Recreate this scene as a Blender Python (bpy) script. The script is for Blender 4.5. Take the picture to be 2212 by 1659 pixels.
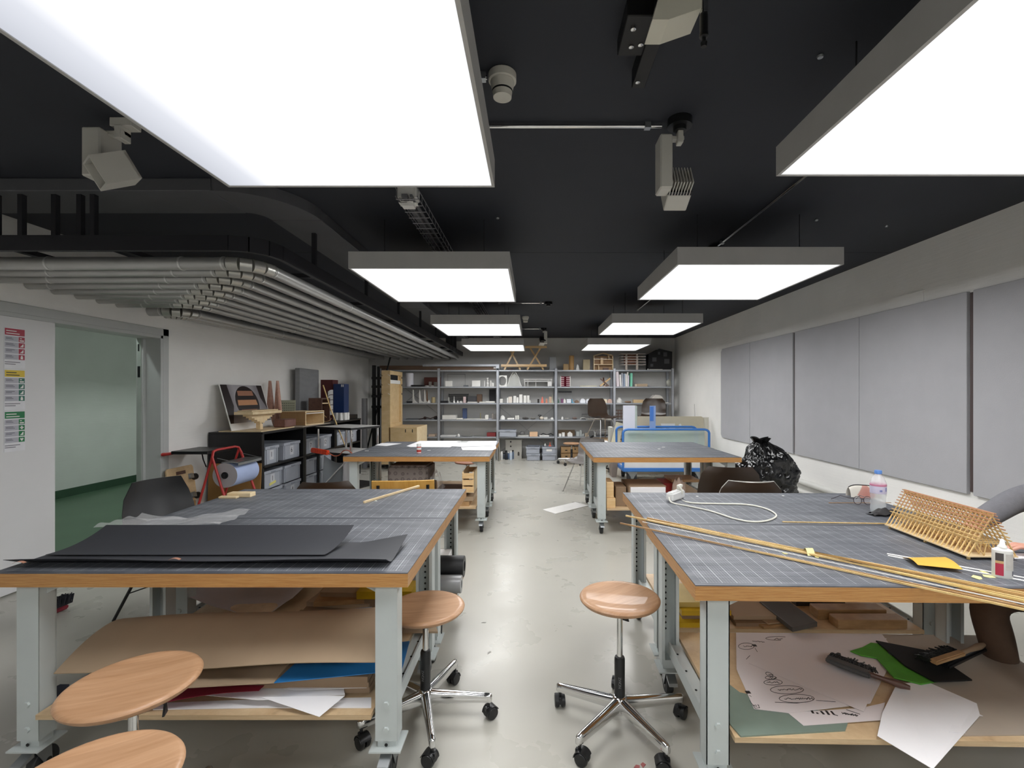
import bpy, bmesh, math, random
from mathutils import Vector as V, Matrix as MX, noise as NZ
C = bpy.context.scene
COL = C.collection
for _o in list(bpy.data.objects):
    bpy.data.objects.remove(_o)
random.seed(7)
# ------------------------------------------------------------------ camera, world, exposure
F, CX, CY, HC = 1020.0, 1151.0, 850.0, 1.44      # focal length in px, vanishing point, eye height (2212 x 1659 frame)
cd = bpy.data.cameras.new('camera')
cam = bpy.data.objects.new('camera', cd)
COL.objects.link(cam)
cam.location = (0, 0, HC)
cam.rotation_euler = (math.pi / 2, 0, 0)
cd.sensor_width = 36
cd.lens = F / 2212 * 36
cd.shift_x = (1106 - CX) / 2212
cd.shift_y = (CY - 829.5) / 2212
cd.clip_start = .05
C.camera = cam
wd = bpy.data.worlds.new('world')
C.world = wd
wd.use_nodes = True
wd.node_tree.nodes['Background'].inputs[0].default_value = (.01, .01, .011, 1)
wd.node_tree.nodes['Background'].inputs[1].default_value = .3
C.view_settings.view_transform = 'Standard'
C.view_settings.look = 'None'
C.view_settings.gamma = 1
C.view_settings.use_curve_mapping = False
C.view_settings.exposure = 0.0
LAMP = 11.4          # radiance of the ceiling light panels
C.cycles.max_bounces = 8
C.cycles.diffuse_bounces = 5
C.cycles.glossy_bounces = 4
C.cycles.transmission_bounces = 6
C.cycles.transparent_max_bounces = 10
C.cycles.sample_clamp_indirect = 4
C.cycles.use_denoising = True

# real-world coordinates of things measured in the photograph
def P(u, v, Y): return V(((u - CX) * Y / F, Y, HC - (v - CY) * Y / F))
def G(u, v, z=0.0): return P(u, v, F * (HC - z) / (v - CY))
def W(u, v, X): return P(u, v, X * F / (u - CX))

# ------------------------------------------------------------------ materials
def lin(h):
    if isinstance(h, str):
        h = tuple(int(h[i:i + 2], 16) for i in (0, 2, 4))
    return tuple(((c / 255) / 12.92 if c / 255 <= .04045 else ((c / 255 + .055) / 1.055) ** 2.4) for c in h)
def rgba(c, k=1): return tuple(min(1, max(0, x * k)) for x in c) + (1,)
class NT:
    def __init__(s, name):
        s.m = bpy.data.materials.new(name)
        s.m.use_nodes = True
        s.t = s.m.node_tree
        s.b = s.t.nodes['Principled BSDF']
    def n(s, typ, **kw):
        nd = s.t.nodes.new(typ)
        for k, v in kw.items():
            if k.startswith('i_'):
                key = k[2:]
                nd.inputs[int(key) if key.isdigit() else key].default_value = v
            else:
                setattr(nd, k, v)
        return nd
    def l(s, a, b): s.t.links.new(a, b)
    def math(s, op, a, b=None, c=None):
        nd = s.n('ShaderNodeMath', operation=op)
        for i, x in enumerate((a, b, c)):
            if x is None: continue
            if isinstance(x, (int, float)): nd.inputs[i].default_value = x
            else: s.l(x, nd.inputs[i])
        return nd.outputs[0]
    def coord(s, stretch=(1, 1, 1), kind='Object'):
        tc = s.n('ShaderNodeTexCoord')
        mp = s.n('ShaderNodeMapping')
        mp.inputs['Scale'].default_value = stretch
        s.l(tc.outputs[kind], mp.inputs[0])
        return mp.outputs[0]
    def noise(s, co, scale, detail=4, rough=.55):
        nd = s.n('ShaderNodeTexNoise')
        nd.inputs['Scale'].default_value = scale
        nd.inputs['Detail'].default_value = detail
        nd.inputs['Roughness'].default_value = rough
        s.l(co, nd.inputs['Vector'])
        return nd.outputs[0]
    def ramp(s, fac, stops):
        nd = s.n('ShaderNodeValToRGB')
        el = nd.color_ramp.elements
        while len(el) > 1: el.remove(el[0])
        el[0].position, el[0].color = stops[0][0], stops[0][1]
        for p, c in stops[1:]:
            e = el.new(p); e.color = c
        s.l(fac, nd.inputs[0])
        return nd.outputs[0]
    def mix(s, fac, a, b):
        nd = s.n('ShaderNodeMix', data_type='RGBA')
        for x, i in ((fac, 0), (a, 6), (b, 7)):
            if isinstance(x, (int, float)): nd.inputs[i].default_value = x
            elif isinstance(x, tuple): nd.inputs[i].default_value = x
            else: s.l(x, nd.inputs[i])
        return nd.outputs[2]
    def bump(s, h, strength, dist=.01):
        nd = s.n('ShaderNodeBump')
        nd.inputs['Strength'].default_value = strength
        nd.inputs['Distance'].default_value = dist
        s.l(h, nd.inputs['Height'])
        s.l(nd.outputs[0], s.b.inputs['Normal'])
MATS = {}
def mat(name, h, rough=.5, metal=0, var=.07, scale=7, bump=0, bs=90, stretch=(1, 1, 1), spec=.5, coat=0, bd=.004):
    if name in MATS: return MATS[name]
    n = NT(name)
    c = lin(h)
    co = n.coord(stretch)
    if var:
        f = n.noise(co, scale)
        n.l(n.ramp(f, [(.3, rgba(c, 1 - var)), (.7, rgba(c, 1 + var))]), n.b.inputs['Base Color'])
    else:
        n.b.inputs['Base Color'].default_value = rgba(c)
    n.b.inputs['Roughness'].default_value = rough
    n.b.inputs['Metallic'].default_value = metal
    n.b.inputs['Specular IOR Level'].default_value = spec
    n.b.inputs['Coat Weight'].default_value = coat
    if bump: n.bump(n.noise(co, bs, 3), bump, bd)
    MATS[name] = n.m
    return n.m
def clear(name, h, rough=.05, mixw=.75, tint='ffffff'):
    # thin clear plastic: mostly see-through, the rest a glossy skin
    if name in MATS: return MATS[name]
    n = NT(name)
    n.b.inputs['Base Color'].default_value = rgba(lin(h))
    n.b.inputs['Roughness'].default_value = rough
    n.b.inputs['Specular IOR Level'].default_value = .8
    tr = n.n('ShaderNodeBsdfTransparent')
    tr.inputs[0].default_value = rgba(lin(tint))
    mx = n.n('ShaderNodeMixShader')
    mx.inputs[0].default_value = mixw
    n.l(n.b.outputs[0], mx.inputs[1]); n.l(tr.outputs[0], mx.inputs[2])
    n.l(mx.outputs[0], n.t.nodes['Material Output'].inputs[0])
    MATS[name] = n.m
    return n.m

# ------------------------------------------------------------------ mesh builder
ORG = {}
class MB:
    def __init__(s): s.bm = bmesh.new()
    def _T(s, vs, T):
        if T is not None: bmesh.ops.transform(s.bm, matrix=T, verts=vs)
        return s
    def box(s, x0, x1, y0, y1, z0, z1, T=None):
        vs = [s.bm.verts.new((x, y, z)) for z in (z0, z1) for x, y in ((x0, y0), (x1, y0), (x1, y1), (x0, y1))]
        for f in ((3, 2, 1, 0), (4, 5, 6, 7), (0, 1, 5, 4), (1, 2, 6, 5), (2, 3, 7, 6), (3, 0, 4, 7)):
            s.bm.faces.new([vs[i] for i in f])
        return s._T(vs, T)
    def hexa(s, a, b):                       # two quads (4 points each) -> closed hexahedron
        vs = [s.bm.verts.new(p) for p in list(a) + list(b)]
        for f in ((3, 2, 1, 0), (4, 5, 6, 7), (0, 1, 5, 4), (1, 2, 6, 5), (2, 3, 7, 6), (3, 0, 4, 7)):
            s.bm.faces.new([vs[i] for i in f])
        return s
    def bar(s, p0, p1, w, h, up=(0, 0, 1)):  # rectangular stick between two points
        p0, p1 = V(p0), V(p1)
        d = (p1 - p0).normalized()
        up = V(up)
        if abs(d.dot(up)) > .95: up = V((0, 1, 0)) if abs(d.y) < .9 else V((1, 0, 0))
        x = d.cross(up).normalized() * (w / 2)
        y = x.cross(d).normalized() * (h / 2)
        return s.hexa([p0 - x - y, p0 + x - y, p0 + x + y, p0 - x + y], [p1 - x - y, p1 + x - y, p1 + x + y, p1 - x + y])
    def tube(s, pts, r, n=8, closed=False, cap=True, rs=None):
        pts = [V(p) for p in pts]
        m = len(pts)
        rings = []
        t0 = (pts[1] - pts[0]).normalized()
        u = t0.cross(V((0, 0, 1)))
        if u.length < .05: u = t0.cross(V((1, 0, 0)))
        u.normalize()
        for i, p in enumerate(pts):
            a = pts[i - 1] if i or closed else pts[0]
            b = pts[(i + 1) % m] if i < m - 1 or closed else pts[-1]
            t = (b - a).normalized()
            u = (u - t * u.dot(t)).normalized()
            w = t.cross(u)
            k = rs[i] if rs else r
            if 0 < i < m - 1 or closed:      # keep the section width in the corner
                t1 = (p - a).normalized()
                k = k / max(.6, abs(t1.dot(t)))
            rings.append([s.bm.verts.new(p + (u * math.cos(q) + w * math.sin(q)) * k) for q in [2 * math.pi * j / n for j in range(n)]])
        for i in range(m if closed else m - 1):
            A, B = rings[i], rings[(i + 1) % m]
            for j in range(n):
                s.bm.faces.new((A[j], A[(j + 1) % n], B[(j + 1) % n], B[j]))
        if cap and not closed:
            s.bm.faces.new(rings[0][::-1]); s.bm.faces.new(rings[-1])
        return s
    def cyl(s, p0, p1, r, n=16, r2=None, cap=True):
        return s.tube([p0, p1], r, n, cap=cap, rs=[r, r if r2 is None else r2])
    def lathe(s, prof, n=24, T=None):        # (r, z) from bottom to top
        rings, vs = [], []
        for r, z in prof:
            if r < 1e-5: g = [s.bm.verts.new((0, 0, z))]
            else: g = [s.bm.verts.new((r * math.cos(2 * math.pi * j / n), r * math.sin(2 * math.pi * j / n), z)) for j in range(n)]
            rings.append(g); vs += g
        for A, B in zip(rings, rings[1:]):
            for j in range(n):
                k = (j + 1) % n
                q = [A[j % len(A)], A[k % len(A)], B[k % len(B)], B[j % len(B)]]
                q = list(dict.fromkeys(q))
                if len(q) > 2: s.bm.faces.new(q)
        if len(rings[0]) > 1: s.bm.faces.new(rings[0][::-1])
        if len(rings[-1]) > 1: s.bm.faces.new(rings[-1])
        return s._T(vs, T)
    def prism(s, poly, h, T=None):           # polygon in XY, extruded along +Z
        a = [s.bm.verts.new((x, y, 0)) for x, y in poly]
        b = [s.bm.verts.new((x, y, h)) for x, y in poly]
        n = len(a)
        s.bm.faces.new(a[::-1]); s.bm.faces.new(b)
        for i in range(n): s.bm.faces.new((a[i], a[(i + 1) % n], b[(i + 1) % n], b[i]))
        return s._T(a + b, T)
    def sheet(s, pts, t):                    # planar polygon in space with thickness t upwards along its normal
        pts = [V(p) for p in pts]
        nrm = V((0, 0, 0))
        for i in range(len(pts)): nrm += pts[i].cross(pts[(i + 1) % len(pts)])
        nrm.normalize()
        if nrm.z < -.01: nrm.negate(); pts = pts[::-1]
        a = [s.bm.verts.new(p) for p in pts]
        b = [s.bm.verts.new(p + nrm * t) for p in pts]
        n = len(a)
        s.bm.faces.new(a[::-1]); s.bm.faces.new(b)
        for i in range(n): s.bm.faces.new((a[i], a[(i + 1) % n], b[(i + 1) % n], b[i]))
        return s
    def surf(s, fn, nu, nv, t=.002):         # curved sheet p(u,v) with thickness
        g = [[V(fn(i / nu, j / nv)) for j in range(nv + 1)] for i in range(nu + 1)]
        up = []
        for i in range(nu + 1):
            row = []
            for j in range(nv + 1):
                du = g[min(i + 1, nu)][j] - g[max(i - 1, 0)][j]
                dv = g[i][min(j + 1, nv)] - g[i][max(j - 1, 0)]
                row.append(g[i][j] + du.cross(dv).normalized() * t)
            up.append(row)
        A = [[s.bm.verts.new(p) for p in r] for r in g]
        B = [[s.bm.verts.new(p) for p in r] for r in up]
        for i in range(nu):
            for j in range(nv):
                s.bm.faces.new((A[i][j], A[i][j + 1], A[i + 1][j + 1], A[i + 1][j]))
                s.bm.faces.new((B[i][j], B[i + 1][j], B[i + 1][j + 1], B[i][j + 1]))
        for i in range(nu):
            s.bm.faces.new((A[i][0], A[i + 1][0], B[i + 1][0], B[i][0]))
            s.bm.faces.new((A[i + 1][nv], A[i][nv], B[i][nv], B[i + 1][nv]))
        for j in range(nv):
            s.bm.faces.new((A[0][j + 1], A[0][j], B[0][j], B[0][j + 1]))
            s.bm.faces.new((A[nu][j], A[nu][j + 1], B[nu][j + 1], B[nu][j]))
        return s
    def blob(s, c, r, n=3, amp=.15, fr=3, seed=0, flat=None):
        g = bmesh.ops.create_icosphere(s.bm, subdivisions=n, radius=1)['verts']
        for v in g:
            p = v.co.copy()
            k = 1 + amp * NZ.noise(p * fr + V((seed, seed * 2, 0)))
            v.co = V((c[0] + p.x * r[0] * k, c[1] + p.y * r[1] * k, c[2] + p.z * r[2] * k))
            if flat is not None and v.co.z < flat: v.co.z = flat
        return s
    def mesh(s, name, mats, smooth=None, bevel=0, segs=1):
        if bevel:
            ed = [e for e in s.bm.edges if len(e.link_faces) == 2 and e.calc_face_angle(0) > .5]
            bmesh.ops.bevel(s.bm, geom=ed, offset=bevel, segments=segs, affect='EDGES', clamp_overlap=True)
        bmesh.ops.recalc_face_normals(s.bm, faces=s.bm.faces[:])
        me = bpy.data.meshes.new(name)
        s.bm.to_mesh(me); s.bm.free()
        for m in (mats if isinstance(mats, (list, tuple)) else [mats]): me.materials.append(m)
        if smooth:
            for p in me.polygons: p.use_smooth = True
            me.set_sharp_from_angle(angle=math.radians(smooth))
        return me
    def done(s, name, m, parent, smooth=None, bevel=0, segs=1, label=None, kind=None):   # a part of `parent`
        o0 = ORG.get(parent.name, V((0, 0, 0)))
        if o0.length: bmesh.ops.translate(s.bm, vec=-o0, verts=s.bm.verts[:])
        o = bpy.data.objects.new(name, s.mesh(name, m, smooth, bevel, segs))
        COL.objects.link(o)
        o.parent = parent
        ORG[o.name] = o0
        if label: o['label'] = label
        if kind: o['kind'] = kind
        return o
    def one(s, name, label, cat, m, group=None, smooth=None, bevel=0, segs=1, kind=None):  # a thing that is one mesh
        xs = [v.co for v in s.bm.verts]
        c = V(((min(p.x for p in xs) + max(p.x for p in xs)) / 2, (min(p.y for p in xs) + max(p.y for p in xs)) / 2, min(p.z for p in xs)))
        bmesh.ops.translate(s.bm, vec=-c, verts=s.bm.verts[:])
        o = bpy.data.objects.new(name, s.mesh(name, m, smooth, bevel, segs))
        COL.objects.link(o)
        o.location = c
        ORG[o.name] = c
        tag(o, label, cat, group, kind)
        return o
def tag(o, label, cat, group=None, kind=None):
    if label: o['label'] = label
    if cat: o['category'] = cat
    if group: o['group'] = group
    if kind: o['kind'] = kind
def thing(name, label, cat, loc=(0, 0, 0), rz=0, group=None, local=False):
    o = bpy.data.objects.new(name, None)
    o.empty_display_size = .1
    COL.objects.link(o)
    o.location = loc
    o.rotation_euler = (0, 0, rz)
    tag(o, label, cat, group)
    ORG[o.name] = V((0, 0, 0)) if local else V(loc)
    return o
def struct(name, mb, m, parent=None, **kw):
    if parent: return mb.done(name, m, parent, **kw)
    o = bpy.data.objects.new(name, mb.mesh(name, m, **kw))
    COL.objects.link(o)
    o['kind'] = 'structure'
    ORG[o.name] = V((0, 0, 0))
    return o
def dup(o, loc=None, rz=None, label=None, parent=None, sc=None):
    c = o.copy()
    COL.objects.link(c)
    ORG[c.name] = ORG.get(o.name, V((0, 0, 0)))
    if parent: c.parent = parent
    if loc is not None: c.location = loc
    if rz is not None: c.rotation_euler = (0, 0, rz)
    if label: c['label'] = label
    if sc: c.scale = sc
    for ch in [x for x in o.children]:
        dup(ch, parent=c)
    return c
def text(s, size, parent, T, m, name='lettering', ext=.0004):
    cu = bpy.data.curves.new(name, 'FONT')
    cu.body = s; cu.size = size; cu.align_x = 'CENTER'; cu.align_y = 'CENTER'; cu.extrude = ext
    cu.materials.append(m)
    o = bpy.data.objects.new(name, cu)
    COL.objects.link(o)
    me = bpy.data.meshes.new_from_object(o.evaluated_get(bpy.context.evaluated_depsgraph_get()))
    bpy.data.objects.remove(o); bpy.data.curves.remove(cu)
    o = bpy.data.objects.new(name, me)
    COL.objects.link(o)
    o.parent = parent
    T = T.copy()
    T.translation = T.translation - ORG.get(parent.name, V((0, 0, 0)))
    o.matrix_local = T
    return o
def TR(loc, rx=0, ry=0, rz=0):
    return MX.Translation(V(loc)) @ MX.Rotation(rz, 4, 'Z') @ MX.Rotation(ry, 4, 'Y') @ MX.Rotation(rx, 4, 'X')
R = math.radians
def arc(c, r, a0, a1, n, ax=0):
    return [(c[0] + r * math.cos(a0 + (a1 - a0) * i / n), c[1] + r * math.sin(a0 + (a1 - a0) * i / n)) for i in range(n + 1)]

# ------------------------------------------------------------------ the special materials
def m_wall(name, h, stretch, b=.25):
    n = NT(name)
    c = lin(h)
    co = n.coord((1, 1, 1))
    co2 = n.coord(stretch)
    f = n.noise(co, 1.3, 5)
    n.l(n.ramp(f, [(.3, rgba(c, .94)), (.7, rgba(c, 1.04))]), n.b.inputs['Base Color'])
    n.b.inputs['Roughness'].default_value = .62
    n.b.inputs['Specular IOR Level'].default_value = .3
    a = n.noise(co2, 9, 4)
    d = n.noise(co, 120, 2)
    n.bump(n.math('ADD', n.math('MULTIPLY', a, 1.0), n.math('MULTIPLY', d, .25)), b, .006)
    return n.m
wall_m = m_wall('painted_wall', 'f0efec', (1, .35, 5), .3)
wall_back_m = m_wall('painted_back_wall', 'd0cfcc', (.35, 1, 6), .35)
corr_m = m_wall('corridor_wall_paint', 'c9cdc9', (1, .5, 4), .3)
def m_floor():
    n = NT('grey_resin_floor')
    c = lin('b3b1a8')
    co = n.coord()
    f = n.noise(co, .9, 6)
    g = n.noise(co, 14, 5, .7)
    base = n.ramp(f, [(.3, rgba(c, .93)), (.7, rgba(c, 1.05))])
    sp = n.ramp(g, [(.66, (0, 0, 0, 1)), (.75, (1, 1, 1, 1))])
    col = n.mix(n.math('MULTIPLY', sp, .05), base, rgba(c, .8))
    n.l(col, n.b.inputs['Base Color'])
    n.l(n.ramp(n.noise(co, 3, 4), [(.3, (.24, .24, .24, 1)), (.7, (.36, .36, .36, 1))]), n.b.inputs['Roughness'])
    n.b.inputs['Specular IOR Level'].default_value = .45
    n.bump(n.noise(co, 7, 3), .12, .004)
    return n.m
floor_m = m_floor()
ceil_m = mat('dark_ceiling_paint', '282b33', .75, 0, .05, 3, .06, 70)
def m_mat():
    n = NT('gridded_cutting_mat')
    tc = n.n('ShaderNodeTexCoord')
    sp = n.n('ShaderNodeSeparateXYZ')
    n.l(tc.outputs['Object'], sp.inputs[0])
    x, y = sp.outputs[0], sp.outputs[1]
    def lines(a, p, w):
        f = n.math('FRACT', n.math('ADD', n.math('DIVIDE', a, p), 100.5))
        return n.math('LESS_THAN', n.math('MULTIPLY', n.math('ABSOLUTE', n.math('SUBTRACT', f, .5)), p), w / 2)
    mn = n.math('MAXIMUM', n.math('MULTIPLY', lines(x, .01, .0009), .55), n.math('MULTIPLY', lines(y, .01, .0008), .45))
    mj = n.math('MAXIMUM', lines(x, .05, .0022), n.math('MULTIPLY', lines(y, .05, .0016), .7))
    ln = n.math('MAXIMUM', mn, mj)
    ins = n.math('MULTIPLY', n.math('LESS_THAN', n.math('ABSOLUTE', x), .722), n.math('LESS_THAN', n.math('ABSOLUTE', y), .352))
    co = n.coord((1, 3, 1))
    wear = n.ramp(n.noise(co, 2.2, 5), [(.35, (.25, .25, .25, 1)), (.62, (1, 1, 1, 1))])
    fac = n.math('MULTIPLY', n.math('MULTIPLY', ln, ins), n.math('MULTIPLY', wear, .62))
    f2 = n.noise(n.coord((1, 2.5, 1)), 5, 6, .7)
    base = n.ramp(f2, [(.28, rgba(lin('42454c'))), (.5, rgba(lin('50535a'))), (.75, rgba(lin('686b71')))])
    n.l(n.mix(fac, base, rgba(lin('dfe2e6'))), n.b.inputs['Base Color'])
    n.l(n.ramp(n.noise(co, 4, 4), [(.3, (.42, .42, .42, 1)), (.7, (.62, .62, .62, 1))]), n.b.inputs['Roughness'])
    n.b.inputs['Specular IOR Level'].default_value = .5
    n.bump(n.noise(n.coord(), 60, 3), .15, .002)
    return n.m
mat_m = m_mat()
def m_ply(name, h1, h2, axis=2, freq=190):
    # veneers stacked along z: thin dark glue lines between light plies, long grain along the board
    n = NT(name)
    tc = n.n('ShaderNodeTexCoord')
    sp = n.n('ShaderNodeSeparateXYZ')
    n.l(tc.outputs['Object'], sp.inputs[0])
    co = n.coord((3, 3, 14))
    w = n.math('MULTIPLY', n.noise(co, 3, 4), .006)
    z = n.math('ADD', sp.outputs[axis], w)
    st = n.math('FRACT', n.math('MULTIPLY', z, freq))
    f = n.noise(n.coord((2, 2, 60)), 5, 4, .7)
    a = n.ramp(f, [(.3, rgba(lin(h1))), (.7, rgba(lin(h2)))])
    k = n.ramp(st, [(.0, (.50, .50, .50, 1)), (.12, (.62, .62, .62, 1)), (.3, (1, 1, 1, 1)), (.8, (1, 1, 1, 1)), (1, (.6, .6, .6, 1))])
    mu = n.n('ShaderNodeMix', data_type='RGBA', blend_type='MULTIPLY')
    mu.inputs[0].default_value = .75
    n.l(a, mu.inputs[6]); n.l(k, mu.inputs[7])
    n.l(mu.outputs[2], n.b.inputs['Base Color'])
    n.b.inputs['Roughness'].default_value = .42
    n.bump(f, .15, .002)
    return n.m
ply_m = m_ply('plywood_bench_edge', 'a8713a', 'c99a5e')
board_m = m_ply('shelf_board_plywood', 'c0a27c', 'd6bd98', 2, 240)
def m_wood(name, h1, h2, stretch=(14, 1.2, 3), scale=4, stave=0, rough=.38, bump=.08):
    n = NT(name)
    co = n.coord(stretch)
    f = n.noise(co, scale, 5, .6)
    a = n.ramp(f, [(.3, rgba(lin(h1))), (.7, rgba(lin(h2)))])
    if stave:
        tc = n.n('ShaderNodeTexCoord')
        sp = n.n('ShaderNodeSeparateXYZ')
        n.l(tc.outputs['Object'], sp.inputs[0])
        q = n.math('FLOOR', n.math('MULTIPLY', sp.outputs[0], stave))
        wn = n.n('ShaderNodeTexWhiteNoise', noise_dimensions='1D')
        n.l(q, wn.inputs['W'])
        k = n.ramp(wn.outputs[0], [(0, (.86, .84, .82, 1)), (1, (1, 1, 1, 1))])
        mu = n.n('ShaderNodeMix', data_type='RGBA', blend_type='MULTIPLY')
        mu.inputs[0].default_value = 1
        n.l(a, mu.inputs[6]); n.l(k, mu.inputs[7])
        a = mu.outputs[2]
    n.l(a, n.b.inputs['Base Color'])
    n.b.inputs['Roughness'].default_value = rough
    n.b.inputs['Coat Weight'].default_value = .15
    n.bump(f, bump, .002)
    return n.m
seat_m = m_wood('beech_seat', 'ad835f', 'c29a77', (16, 1.5, 3), 4, 16, rough=.5)
pine_m = m_wood('pine_timber', 'cfa872', 'e2c496', (2, 2, 14), 3)
pale_m = m_wood('pale_plywood', 'd9bf93', 'e6d2ac', (3, 3, 3), 5, rough=.5)
tan_m = m_wood('tan_wood', '9c7850', 'b8956a', (3, 3, 10), 4, rough=.5)
beam_m = m_wood('brown_timber', '5f4838', '7a5f4a', (1, 8, 8), 4, rough=.55)
stick_m = m_wood('bamboo_stick', 'cda968', 'e3c68c', (2, 2, 2), 18, rough=.42)
redwd_m = m_wood('reddish_wood', '93604a', 'b07c62', (4, 4, 4), 6, rough=.5)
darkwd_m = m_wood('dark_walnut', '4a322a', '64463a', (4, 4, 4), 6, rough=.5)
lamp_house = mat('grey_lamp_housing', 'b4b3b1', .5, 0, .04)
bench_m = mat('light_grey_enamel', 'bcc3c2', .38, 0, .03, 5)
steel_m = mat('galvanised_steel', 'a9adb0', .33, .85, .08, 20)
chrome_m = mat('polished_aluminium', 'dcdcdc', .13, 1, .02)
black_m = mat('black_plastic', '17181a', .38, 0, .1, 20)
blackmetal_m = mat('black_powder_coat', '0e0e10', .5, 0, .1)
rubber_m = mat('dark_rubber', '2b2c2e', .6, 0, .1)
white_m = mat('white_card', 'e6e5e2', .6, 0, .03)
paper_m = mat('white_paper', 'e9e8ea', .7, 0, .02, 4)
greyshelf_m = mat('grey_shelf_steel', 'a9adb4', .4, .35, .04)
crate_m = mat('grey_crate_plastic', 'a3a8b2', .45, 0, .04)
cable_m = mat('cream_cable', 'e4e2d6', .4, 0, .02)
dark_m = mat('black_and_hole_shade', '060606', .7, 0, 0)  # plain black for dark parts, and for shade put into holes and openings
ink_m = mat('black_ink', '1c1a1c', .6, 0, 0)
glass_m = clear('clear_plastic', 'f4f6f6', .05, .72, 'f4f8f8')
# ------------------------------------------------------------------ the room
XL, XR, YB, YF, ZC = -3.73, 3.22, 10.72, -3.2, 2.70
DX = XL - .21                                   # far face of the left wall
struct('floor', MB().box(DX, XR + .2, YF - .2, YB + .2, -.1, 0), floor_m)
ce = struct('ceiling', MB().box(XL - .2, XR + .2, YF - .2, 4.222, ZC, ZC + .1).box(XL - .2, XR + .2, 4.228, YB + .2, ZC, ZC + .1)
            .box(XL - .2, XR + .2, 4.2, 4.25, ZC + .02, ZC + .09), ceil_m)
struct('wall_back', MB().box(XL - .21, XR + .2, YB, YB + .15, 0, ZC), wall_back_m)
struct('wall_front', MB().box(XL - .21, XR + .2, YF - .15, YF, 0, ZC), wall_m)
struct('wall_right', MB().box(XR, XR + .15, YF, YB, 0, ZC), wall_m)
DY0, DY1, DZ = 3.22, 4.75, 2.02
struct('wall_left', MB().box(DX, XL, YF, DY0, 0, ZC).box(DX, XL, DY1, YB, 0, ZC).box(DX, XL, DY0, DY1, DZ, ZC), wall_m)
# corridor seen through the door
CXW = -6.5
struct('wall_corridor', MB().box(CXW - .1, CXW, 0, 14, 0, 2.6), corr_m)
struct('floor_corridor', MB().box(CXW, DX, 0, 14, -.1, 0), mat('green_corridor_floor', '4d6a52', .4, 0, .08, 2))
struct('ceiling_corridor', MB().box(CXW, DX, 0, 14, 2.6, 2.7), mat('corridor_ceiling', '8d918d', .7))
struct('wall_corridor_end', MB().box(CXW, DX, 14, 14.1, 0, 2.7).box(CXW, DX, -.1, 0, 0, 2.7), corr_m)
struct('baseboard_corridor', MB().box(CXW, CXW + .015, 0, 14, 0, .11), mat('dark_green_skirting', '2f4a38', .45))
frame_m = mat('grey_door_frame', 'b9bcbb', .42, 0, .02)
t = thing('added_corridor_light', 'added unseen light in the corridor, shaded to brighten the lower wall', 'ceiling light', (-4.2, 7, 2.4))  # added out of sight; its shade is shaped to keep the upper wall dark
MB().box(-4.24, -4.16, 3.6, 11, 2.47, 2.6).box(-4.36, -4.35, 3.6, 11, 2.392, 2.6).box(-4.36, -4.10, 3.6, 11, 2.59, 2.6).done('light_cutoff', mat('light_cutoff_grey', '6a6c6a', .6), t)
cl_m = NT('added_corridor_glow'); ce_ = cl_m.n('ShaderNodeEmission'); ce_.inputs[1].default_value = 36; ce_.inputs[0].default_value = (.92, 1, .95, 1)
cl_m.l(ce_.outputs[0], cl_m.t.nodes['Material Output'].inputs[0])
MB().box(-4.225, -4.175, 3.65, 10.95, 2.455, 2.469).done('tube', cl_m.m, t)
door1 = thing('door_1', None, None, (XL, 4.2, 0)); door1['kind'] = 'structure'
fr = MB().box(XL - .005, XL + .012, DY1, DY1 + .075, 0, DZ + .07).box(XL - .005, XL + .012, DY0 - .4, DY1 + .075, DZ, DZ + .07)
fr.box(DX, XL + .012, DY1 - .03, DY1, 0, DZ).box(DX, XL + .012, DY0, DY1, DZ - .03, DZ)
fr.box(DX + .0, DX + .07, DY1 - .06, DY1, 0, DZ)
fr.done('door_frame', frame_m, door1, bevel=.003)
sp = MB().box(DX + .012, DX + .052, DY1 - .064, DY1 - .06, .3, DZ - .03).done('strike_strip', mat('pale_green_strip', 'aab3ac', .4), door1)
MB().box(DX + .02, DX + .042, DY1 - .067, DY1 - .064, 1.60, 1.71).done('latch', black_m, door1)
MB().box(DX + .022, DX + .034, DY1 - .067, DY1 - .064, 1.86, 1.93).done('latch', black_m, door1)
door2 = thing('door_2', None, None, (XL, 3.4, 0)); door2['kind'] = 'structure'
MB().box(XL - .05, XL - .002, DY0 + .005, 3.69, .01, DZ - .03).done('door_leaf', mat('white_door_leaf', 'dadadb', .45, 0, .01), door2, bevel=.002)

# ------------------------------------------------------------------ ceiling light panels
def m_diffuser(name, left):
    n = NT(name)
    tc = n.n('ShaderNodeTexCoord')
    sp = n.n('ShaderNodeSeparateXYZ')
    n.l(tc.outputs['Object'], sp.inputs[0])
    dx = n.math('SUBTRACT', .545, n.math('ABSOLUTE', sp.outputs[0]))
    dy = n.math('SUBTRACT', .59, n.math('ABSOLUTE', sp.outputs[1]))
    d = n.math('MULTIPLY', n.math('MINIMUM', dx, dy), 6)
    e = n.ramp(d, [(0, (.085, .085, .088, 1)), (.15, (.13, .13, .13, 1)), (.8, (1, 1, 1, 1))])
    if left:                                    # emission falls off toward this panel's left edge
        d2 = n.math('ADD', sp.outputs[0], .545)
        e2 = n.ramp(d2, [(0, (.056, .058, .064, 1)), (.12, (.070, .072, .078, 1)), (.22, (.11, .11, .112, 1)), (.42, (1, 1, 1, 1))])
        e = n.mix(1.0, e, e2)
        n.t.nodes[-1].blend_type = 'DARKEN'
    em = n.n('ShaderNodeEmission')
    n.l(e, em.inputs[0])
    em.inputs[1].default_value = LAMP
    n.l(em.outputs[0], n.t.nodes['Material Output'].inputs[0])
    return n.m
dif_m, dif1_m = m_diffuser('lit_diffuser', 0), m_diffuser('lit_diffuser_dim_edge', 1)
LW, LD, LZ, LT = 1.11, 1.2, 2.30, .116
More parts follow.
